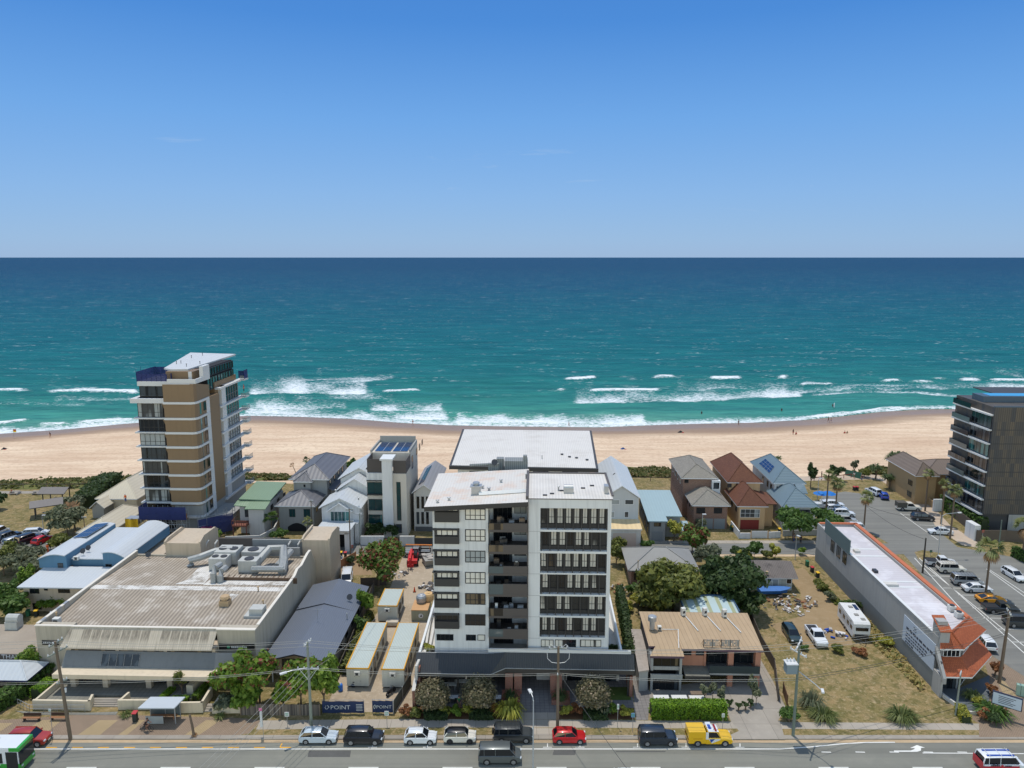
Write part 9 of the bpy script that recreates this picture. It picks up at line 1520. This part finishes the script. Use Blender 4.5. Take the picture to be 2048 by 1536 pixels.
def shelter(label,px,py,rz):
 r=thing('park_shelter',label,'shelter',P(px,py),rz); mb=MB(); gable_roof(mb,-3.2,-2.2,3.2,2.2,2.7,1.0,'x'); mb.build('roof',[mat('shelter_grey',(118,112,108),.7,.08,1),CHAR],r)
 for x in (-2.3,2.3):
  for y in (-1.4,1.4): mb=MB(); mb.box(x-.09,y-.09,0,x+.09,y+.09,2.9); mb.build('post',TIMBER if 0 else DARKM,r)
 mb=MB(); mb.box(-1,-.4,.7,1,.4,.76); mb.box(-.1,-.1,0,.1,.1,.7); mb.build('table',CONC2,r)
shelter('farther grey roofed park shelter near the dune fence',114,1004,R(0)); shelter('nearer grey roofed park shelter beside the pale palm',96,1030,R(30))
BINM={n:mat('bin_'+n,c,.6,.05,1) for n,c in (('green',(44,104,72)),('yellow',(222,176,28)),('red',(176,44,52)),('dark',(44,52,50)))}
def bin_(label,px,py,lid,rz=0,h=1.05):
 r=thing('wheelie_bin',label,'bin',P(px,py),rz); mb=MB(); mb.prism([(-.24,-.27),(.24,-.27),(.24,.27),(-.24,.27)],.06,h-.08); mb.build('body',BINM['dark'] if lid!='green' else BINM['green'],r); mb=MB(); mb.slab((-.29,-.33,h-.06),(.29,-.33,h-.06),(.29,.33,h+.02),(-.29,.33,h+.02),.07); mb.build('lid',BINM[lid],r); mb=MB(); mb.tube([(-.26,.27,.1),(.26,.27,.1)],.1,8); mb.build('wheel',TYRE,r)
bin_('red lidded bin by the bus shelter',271,1442,'red',0,1.25)
for x,y,l,t in ((1614,1132,'green','green bin nearest the lane against the grey wall'),(1624,1144,'red','red lidded bin in the middle of the three by the grey wall'),(1635,1155,'yellow','yellow lidded bin nearest the street by the grey wall'),(675,1113,'yellow','left yellow lidded bin beside the lane'),(682,1113.5,'yellow','right yellow lidded bin beside the lane'),(691,1114,'red','red lidded bin beside the lane'),(57,1232,'green','green bin behind the restaurant'),(73,1232,'yellow','yellow lidded bin behind the restaurant'),(1463,1060,'green','green bin beside the brick house garage'),(1466,1062,'yellow','yellow lidded bin beside the brick house garage'),(1559,1066,'yellow','yellow lidded bin by the peach house wall'),(1708,981,'red','left red lidded park bin'),(1714,981,'red','right red lidded park bin')): bin_(t,x,y,l,R(8))
o=P(388,1473); r=thing('palm_stump','cut palm trunk standing by the kerb near the bus shelter','stump',o); mb=MB(); mb.tube([(0,0,-.05),(-.2,.2,1.3),(-.5,.4,2.6)],.17,8,r1=.13); mb.build('trunk',PBARK,r); strap_clump('strap_plant','dry tuft at the foot of the cut palm trunk',389,1472,.35,.3,PALMD,16)
o=P(527,1472); r=thing('feather_flag','pale feather flag with pink tip by the paling fence','flag',o); mb=MB(); mb.tube([(0,0,0),(0,0,3.2),(-.1,0,3.6)],.03,5); mb.build('pole',METAL,r); mb=MB(); mb.slab((-.32,-.01,1.2),(0,-.01,1.2),(0,.02,3.4),(-.3,.02,3.2),.02); mb.build('cloth',INS,r); mb=MB(); mb.obox((-.18,0,3.5),(.36,.05,.34)); mb.build('tip',mat('flag_pink',(206,110,150),.7,.05,1),r)
p=P(856,1128); r=thing('skip_bin','pale grey rubbish skip on the worksite by the apartment wall','skip',p,R(-70)); mb=MB(); q=[(-1.1,-.9),(1.1,-.9),(1.1,.9),(-1.1,.9)]; mb.slab((-1.8,-.9,1.4),(1.8,-.9,1.4),(1.8,.9,1.4),(-1.8,.9,1.4),.08); 
for a,b_ in (((-1.1,-.8),(1.1,-.8)),((1.1,-.8),(1.1,.8)),((1.1,.8),(-1.1,.8)),((-1.1,.8),(-1.1,-.8))): mb.face([(a[0],a[1],.1),(b_[0],b_[1],.1),(b_[0]*1.6,b_[1]*1.12,1.4),(a[0]*1.6,a[1]*1.12,1.4)])
mb.build('body',mat('skip_grey',(150,146,138),.7,.15,1),r); mb=MB(); rr=random.Random(2); [mb.obox((rr.uniform(-1.3,1.3),rr.uniform(-.6,.6),1.5),(.7,.4,.3),rr.random()*3,0,rr.random()) for _ in range(9)]; mb.build('rubbish',mat('rubble_grey',(168,160,150),.9,.2,2),r)
def rubble(name,label,cat,px,py,rad,n,cols,seed,h=.5,sz=.5):
 rr=random.Random(seed); r=thing(name,label,cat,P(px,py)); 
 for i,c in enumerate(cols):
  for _ in range(n//len(cols)):
   mb=MB(); a=rr.random()*6.28; d=rad*math.sqrt(rr.random()); s=sz*rr.uniform(.3,1.1); mb.obox((d*math.cos(a)*1.3,d*math.sin(a),rr.uniform(.08,h)*(1-d/rad*.7)),(s,s*rr.uniform(.3,.9),s*rr.uniform(.1,.4)),rr.random()*3.1,0,rr.uniform(-.4,.4))
   mb.build(('scrap','sheet','board','rubble')[i],c,r)
 return r
RUB=[mat('rubble_white',(206,202,196),.8,.15,2),mat('rubble_grey',()),mat('rubble_dark',(84,80,78),.9,.2,2),mat('rubble_brown',(134,92,62),.9,.2,2)]
rubble('material_pile','grey wrapped paving stack by the apartment ramp','pile',855,1176,1.6,28,RUB[:3],4,1.3,.8); rubble('material_pile','white bags and scraps under the big red tipped tree','pile',795,1150,1.5,24,RUB[:3],6,.6,.6); rubble('rubbish_pile','white rubbish heap beside the blue covered boat','rubbish',1592,1204,2.7,54,RUB,8,.9,.7); rubble('rubbish_pile','scattered dark sheets and timber in the yard below the boat','rubbish',1552,1207,2.4,30,[RUB[1],RUB[2],RUB[3]],9,.35,.7); rubble('rubbish_pile','white sheet rubbish nearest the green sedan','rubbish',1590,1222,1.6,20,[RUB[0],RUB[1]],10,.4,.7); rubble('rubbish_pile','white goods and scraps along the apartment side fence','rubbish',1240,1180,1.9,32,RUB,12,.9,.7); rubble('camp_gear','blue tarps and camping gear between the ute and the caravan','camping gear',1663,1272,1.9,26,[mat('tarp_blue',(28,74,160),.7,.1,1),RUB[0],RUB[1]],13,.8,.9)
for x,y,l,c in ((843,1204,'grey drum stack on the orange container lid',METAL),(857,1200,'tan bulk bag beside the grey drum',mat('tan_bag',(206,170,120),.9,.15,1.5))): r=thing('bulk_bag' if 'bag' in l else 'drum',l,'bag' if 'bag' in l else 'drum',P(x,y,1.9)); mb=MB(); mb.lathe((0,0,0),[(.75,0),(.85,.3),(.85,.9),(.7,1.2),(.3,1.25)],10); mb.build('body',c,r); mb=MB(); mb.lathe((0,0,1.25),[(.3,0),(.34,.05),(.2,.1)],8); mb.build('neck',c,r)
a=P(823,1242); r=thing('container','pale green site container with an orange top beside the apartment ramp','container',a,BR); mb=MB(); mb.box(0,0,0,2.6,3.6,1.75); mb.build('body',mat('container_green',(150,148,124),.7,.1,1,streak=.15),r); mb=MB(); mb.box(-.03,-.03,1.75,2.63,3.63,1.88); mb.build('lid',mat('container_orange',(190,146,100),.7,.15,1),r); mb=MB(); mb.face([(1.5+.4*math.cos(t),-.01,.9+.4*math.sin(t)) for t in np.linspace(0,6.28,13)[:-1]]); mb.build('emblem',INS,r); mb=MB(); mb.face([(1.35,-.02,.75),(1.7,-.02,.75),(1.6,-.02,1.15)]); mb.build('emblem_mark',SIGN,r)
r=thing('traffic_cone','orange traffic cone on the worksite track','traffic cone',P(829,1184)); mb=MB(); mb.box(-.25,-.25,0,.25,.25,.05); mb.build('base',BLACK,r); mb=MB(); mb.lathe((0,0,.05),[(.2,0),(.05,.9)],10); mb.build('cone',mat('cone_orange',(220,84,40),.6,.05,1),r)
r=thing('pallet','pallet of wrapped goods between the site sheds','pallet',P(785,1250)); mb=MB(); mb.box(-1,-.7,0,1,.7,.15); mb.build('base',TIMBER,r); mb=MB(); mb.box(-.95,-.65,.15,.95,.65,.8); mb.build('load',mat('wrap_beige',(186,174,156),.7,.15,1.5),r,bevel=.08)
r=thing('water_drum','bright blue water drum by the first site shed','drum',P(681,1381)); mb=MB(); mb.lathe((0,0,0),[(.3,0),(.33,.1),(.33,.8),(.25,.95),(.1,1.0)],10); mb.build('body',mat('drum_blue',(40,108,190),.5,.06,1),r); mb=MB(); mb.lathe((0,0,1.0),[(.1,0),(.1,.08)],8); mb.build('cap',INS,r)
for x,l,n_ in ((1640,'left blue beach umbrella at the car park corner','a'),(1656,'right blue beach umbrella at the car park corner','b')): r=thing('umbrella',l,'umbrella',P(x,1003)); mb=MB(); mb.tube([(0,0,0),(0,0,2.3)],.04,5); mb.build('pole',METAL,r); mb=MB(); mb.lathe((0,0,1.9),[(1.7,0),(1.0,.4),(.1,.65)],8); mb.build('canopy',mat('umbrella_blue',(24,112,190),.7,.06,1),r)
def ctable(label,px,py,m,grp):
 r=thing('table',label,'table',P(px,py),0,grp); mb=MB(); mb.box(-1.0,-.4,.7,1.0,.4,.76); mb.build('top',m,r)
 for x in (-.8,.8): mb=MB(); mb.box(x-.05,-.3,0,x+.05,.3,.7); mb.build('leg',METAL,r)
G='white tables behind the clipped hedge'; ctable('white table at the left end behind the clipped hedge',1322,1404,WHM,G); ctable('long white table behind the middle of the clipped hedge',1358,1404,WHM,G); ctable('white table at the right behind the clipped hedge',1394,1405,WHM,G); ctable('weathered timber table beside the potted bamboo',1396,1396,WOOD,None)
G='white tables in the shaded courtyard café'; ctable('white café table left of the middle ball tree',904,1404,WHM,G); ctable('white café table by the left ball tree',898,1378,WHM,G); ctable('white café table near the courtyard columns',924,1372,WHM,G); ctable('white café table right of the middle ball tree',987,1404,WHM,G)
def chair(label,px,py,rz,grp):
 r=thing('chair',label,'chair',P(px,py),rz,grp); mb=MB(); mb.box(-.22,-.22,.42,.22,.22,.47); mb.build('seat',BLACK,r); mb=MB(); mb.box(-.22,.18,.47,.22,.23,.9); mb.build('backrest',BLACK,r)
 for x in (-.19,.19):
  for y in (-.19,.19): mb=MB(); mb.box(x-.02,y-.02,0,x+.02,y+.02,.42); mb.build('leg',DARKM,r)
G='dark chairs at the courtyard café tables'
for x,y,rz in ((895,1407,180),(913,1407,180),(892,1374,0),(918,1369,0),(978,1408,180)): chair('dark café chair drawn up to a white courtyard table',x,y,R(rz),G)
#    people
SKIN=mat('skin',(190,140,112),.6,.05,2); SKIND=mat('skin_tan',(150,104,80),.6,.05,2); HAIR=mat('hair',(50,38,30),.8,.1,3)
CL={n:mat('cloth_'+n,c,.85,.08,3) for n,c in (('black',(34,34,38)),('red',(176,48,44)),('orange',(226,98,36)),('white',(214,212,206)),('blue',(50,78,130)),('grey',(110,110,112)),('green',(60,130,84)),('khaki',(140,122,92)))}
POSE={'stand':dict(hip=.92,kn=[(.09,.02,.5),(-.09,.0,.5)],ft=[(.1,0,.06),(-.1,0,.06)],ch=(0,0,1.38),el=[(.26,0,1.12),(-.26,0,1.12)],ha=[(.28,.08,.88),(-.28,.08,.88)]),
 'walk':dict(hip=.9,kn=[(.09,.2,.52),(-.09,-.06,.5)],ft=[(.1,.3,.07),(-.1,-.38,.1)],ch=(0,.04,1.36),el=[(.26,-.12,1.12),(-.26,.14,1.12)],ha=[(.28,-.02,.92),(-.28,.34,.98)]),
 'sit':dict(hip=.46,kn=[(.1,.42,.48),(-.1,.42,.48)],ft=[(.1,.45,.06),(-.1,.45,.06)],ch=(0,.02,.94),el=[(.26,.08,.7),(-.26,.08,.7)],ha=[(.2,.3,.56),(-.2,.3,.56)]),
 'ground':dict(hip=.14,kn=[(.12,.35,.42),(-.12,.35,.42)],ft=[(.12,.62,.06),(-.12,.62,.06)],ch=(0,-.08,.6),el=[(.26,-.1,.36),(-.26,-.1,.36)],ha=[(.24,.2,.36),(-.24,.2,.36)]),
 'ride':dict(hip=.98,kn=[(.1,.3,.85),(-.1,.36,.62)],ft=[(.1,.16,.42),(-.1,.16,.2)],ch=(0,.36,1.36),el=[(.24,.5,1.2),(-.24,.5,1.2)],ha=[(.22,.68,1.08),(-.22,.68,1.08)])}
PM={}
def skinned(name,verts,edges,radii,m,par):
 me=bpy.data.meshes.new(name); me.from_pydata(verts,edges,[]); me.materials.append(m); o=link(name,me,par); sk_=o.modifiers.new('skin','SKIN'); s_=o.modifiers.new('sub','SUBSURF'); s_.levels=1; s_.render_levels=1
 if not me.skin_vertices: me.skin_vertices.new()
 for i,rr_ in enumerate(radii): me.skin_vertices[0].data[i].radius=(rr_,rr_); me.skin_vertices[0].data[i].use_root=(i==0)
 return o
def person(label,loc,rz,pose='stand',top='red',bot='black',skin=None,scale=1.0,hair=None,grp=None,long=False,vest=None):
 d=POSE[pose]; hp=d['hip']; r=thing('person',label,'person',loc,rz,grp); r.scale=(scale,)*3; cx,cy,cz=d['ch']; nk=(cx,cy+.02,cz+.14); hd_=(cx,cy+.05,cz+.31)
 V=[(0,0,hp),(cx*.5,cy*.5,(hp+cz)/2),(cx,cy,cz),nk,(hd_[0],hd_[1],hd_[2]-.08),hd_,(hd_[0],hd_[1]-.01,hd_[2]+.07)]; E=[(0,1),(1,2),(2,3),(3,4),(4,5),(5,6)]; Rr=[.13,.125,.14,.055,.075,.1,.07]
 for s in (0,1):
  sg=1 if s==0 else -1; b=len(V); V+=[(sg*.09,0,hp-.06),d['kn'][s],(d['ft'][s][0],d['ft'][s][1],d['ft'][s][2]+.03),(d['ft'][s][0],d['ft'][s][1]+.17,d['ft'][s][2]-.02)]; E+=[(0,b),(b,b+1),(b+1,b+2),(b+2,b+3)]; Rr+=[.09,.06,.04,.035]
  b=len(V); V+=[(cx+sg*.19,cy,cz+.02),(cx+d['el'][s][0],d['el'][s][1]+cy*0,d['el'][s][2]),d['ha'][s],(d['ha'][s][0]*.98,d['ha'][s][1]+.09,d['ha'][s][2]-.05)]; E+=[(2,b),(b,b+1),(b+1,b+2),(b+2,b+3)]; Rr+=[.055,.042,.032,.028]
 skinned('body',V,E,Rr,skin or SKIN,r)
 tv=[V[0],V[1],V[2],(cx,cy,cz+.08)]; te=[(0,1),(1,2),(2,3)]; tr_=[.148,.145,.165,.09]
 for k,sg in ((0,1),(1,-1)): b=len(tv); sh=(cx+sg*.19,cy,cz+.02); el=(cx+d['el'][k][0],d['el'][k][1],d['el'][k][2]); tv+=[sh,tuple(Vector(sh).lerp(Vector(el),.6))]; te+=[(2,b),(b,b+1)]; tr_+=[.075,.065]
 skinned('shirt',tv,te,tr_,CL[top],r)
 pv=[(0,0,hp+.06),(0,0,hp-.02)]; pe=[(0,1)]; pr=[.15,.155]
 for k,sg in ((0,1),(1,-1)):
  b=len(pv); h=(sg*.09,0,hp-.06); kn=d['kn'][k]; pv+=[h,tuple(Vector(h).lerp(Vector(kn),1.0 if long else .75))]; pe+=[(1,b),(b,b+1)]; pr+=[.11,.08]
  if long: ft=d['ft'][k]; pv.append((ft[0],ft[1],ft[2]+.08)); pe.append((b+1,b+2)); pr.append(.055)
 skinned('trousers' if long else 'shorts',pv,pe,pr,CL[bot],r)
 mb=MB(); mb.lathe((hd_[0],hd_[1]-.03,hd_[2]),[(.095,-.04),(.112,.03),(.1,.1),(.05,.145)],9); mb.build('hair' if hair is None else 'helmet',hair or HAIR,r); mb=MB(); mb.obox((hd_[0],hd_[1]+.1,hd_[2]-.02),(.025,.04,.04)); mb.obox((hd_[0]-.035,hd_[1]+.085,hd_[2]+.01),(.02,.02,.014)); mb.obox((hd_[0]+.035,hd_[1]+.085,hd_[2]+.01),(.02,.02,.014)); mb.build('face',SKIND,r); return r
def beach(px,py):
 p=P(px,py,-3.0); d=(shoreY(p.x)-p.y)/max(1,(shoreY(p.x)-duneY(p.x)+9)); s=1-d; z=-.92-3.08*max(0,(s-.18)/.82)**1.15; q=P(px,py,z-.02); return q
person('person in dark clothes walking on wet sand beyond the white roof',beach(1138,854),R(90),'walk','black','black',scale=1.15); person('person in a red top walking on the sand behind the modern house',beach(826,850),R(80),'walk','red','black',scale=1.15); person('person in dark shorts standing at the water edge right of centre',beach(1477,850),R(20),'stand','grey','black',SKIND,scale=1.15); person('left person of a pair walking at the water edge',beach(1657,844),R(90),'walk','black','black',SKIND,scale=1.15); person('right person of a pair walking at the water edge',beach(1662,845),R(90),'walk','khaki','blue',scale=1.15); person('person standing on the dry sand beside a seated friend',beach(1586,870),R(200),'stand','black','red',SKIND,scale=1.15); person('person sitting on the dry sand beside a standing friend',beach(1592,870),R(150),'ground','red','black',scale=1.15); person('left of two people sitting on the right part of the beach',beach(1689,868),R(0),'ground','red','black',scale=1.1); person('right of two people sitting on the right part of the beach',beach(1694,868),R(0),'ground','khaki','blue',SKIND,scale=1.1); person('person in black walking on wet sand at the far left',beach(101,876),R(85),'walk','black','black',scale=1.15)
for x,y,l in ((1403,832,'swimmer wading off the beach right of centre'),(1563,826,'swimmer farther right in the shallow green water'),(1665,817,'wading surfer near the right shore')): person(l,P(x,y,-4.75),R(170),'stand','black','black',SKIND,scale=1.15)
r=thing('surfboard','pale surfboard held in the water near the right shore','surfboard',P(1668,816,-3.9),R(70)); mb=MB(); mb.lathe((0,0,0),[(.02,0),(.26,.4),(.28,1.2),(.2,1.9),(.03,2.2)],8); mb.build('board',INS,r); mb=MB(); mb.box(-.02,.1,.1,.02,.34,.3); mb.build('fin',DARKM,r)
for x,y,l,c in ((1361,865,'dark folded beach tent on the sand right of the white roof','black'),(1246,899,'blue beach mat on the sand right of the white roof','blue'),(8,899,'dark beach umbrella lying at the far left sand','black')): r=thing('beach_tent',l,'beach tent',beach(x,y),R(20)); mb=MB(); mb.face([(-.9,-.5,0),(.9,-.5,0),(0,0,.75)]); mb.face([(.9,-.5,0),(.9,.6,0),(0,0,.75)]); mb.face([(.9,.6,0),(-.9,.6,0),(0,0,.75)]); mb.face([(-.9,.6,0),(-.9,-.5,0),(0,0,.75)]); mb.build('canopy',CL[c],r); mb=MB(); mb.obox((.5,-.8,.1),(.7,.35,.2),.3); mb.build('bag',CL['red'],r)
r=thing('beach_flag','red and yellow lifesaving flag at the far left shore','flag',beach(28,876)); mb=MB(); mb.tube([(0,0,0),(0,0,3.0)],.04,5); mb.build('pole',METAL,r); mb=MB(); mb.box(0,-.02,2.5,1.0,.02,3.0,0); mb.box(0,-.02,2.0,1.0,.02,2.5,1); mb.build('cloth',[CL['red'],mat('flag_yellow',(226,190,40),.7,.05,1)],r)
person('worker in orange clothes beside the red parked car at the left',P(96,1106),R(180),'stand','orange','orange',long=True,hair=INS,scale=1.1); person('person sitting on the white picnic table bench in the parkland',P(24,988),R(120),'sit','red','black',scale=1.1); person('left of two people standing in the street tree shade',P(1588,1084),R(180),'stand','grey','blue',long=True); person('right of two people standing in the street tree shade',P(1601,1087),R(170),'stand','black','black',SKIND,long=True); person('person walking in dark clothes on the pale path by the car park',P(1723,962),R(200),'walk','black','blue',long=True); person('person in shorts walking down to the boardwalk',P(1708,957),R(20),'walk','white','khaki'); person('person standing at the boardwalk rail',P(1643,956),R(90),'stand','black','black',SKIND)
person('person in a green shirt at the shaded courtyard café',P(918,1410),R(200),'sit','green','grey'); zq=5.6
person('worker in orange on the scaffold deck, left one',Vector((P(261,1073).x,P(261,1073).y-.6,7.6)),R(180),'stand','orange','blue',long=True,hair=INS); 
p=P(294,1462); r=thing('bicycle','dark bicycle ridden on the paving by the bus shelter','bicycle',p,R(-5)); 
for x in (-.52,.52):
 M=Matrix.Translation((x,0,.34))@Matrix.Rotation(R(90),4,'X'); mb=MB(); pts=[(.33*math.cos(t),.33*math.sin(t),0) for t in np.linspace(0,6.2832,19)]; mb.tube(pts,.025,5,cap=False); [mb.tube([(0,0,0),(.33*math.cos(t),.33*math.sin(t),0)],.006,3) for t in np.linspace(0,6.28,9)[:-1]]; mb.v=[tuple(M@Vector(q)) for q in mb.v]; mb.build('wheel',TYRE,r)
mb=MB(); [mb.tube([a,b_],.022,5) for a,b_ in (((-.52,0,.34),(-.1,0,.3)),((-.1,0,.3),(-.2,0,.85)),((-.2,0,.8),(.38,0,.86)),((-.1,0,.3),(.38,0,.8)),((-.52,0,.34),(-.18,0,.78)),((.38,0,.9),(.52,0,.34)))]; mb.build('frame',CL['black'],r); mb=MB(); mb.obox((-.22,0,.9),(.25,.13,.06)); mb.build('saddle',BLACK,r); mb=MB(); mb.tube([(.4,-.28,1.02),(.36,0,.98),(.4,.28,1.02)],.02,5); mb.build('handlebar',DARKM,r)
person('cyclist in dark clothes riding beside the bus shelter',(p.x-.22,p.y,.0),R(-95),'ride','black','black',SKIND)
person('rope access worker in red hanging on the sea corner of the tower',P(488,784,25.5),R(90),'stand','red','black',long=True,hair=CL['red'])
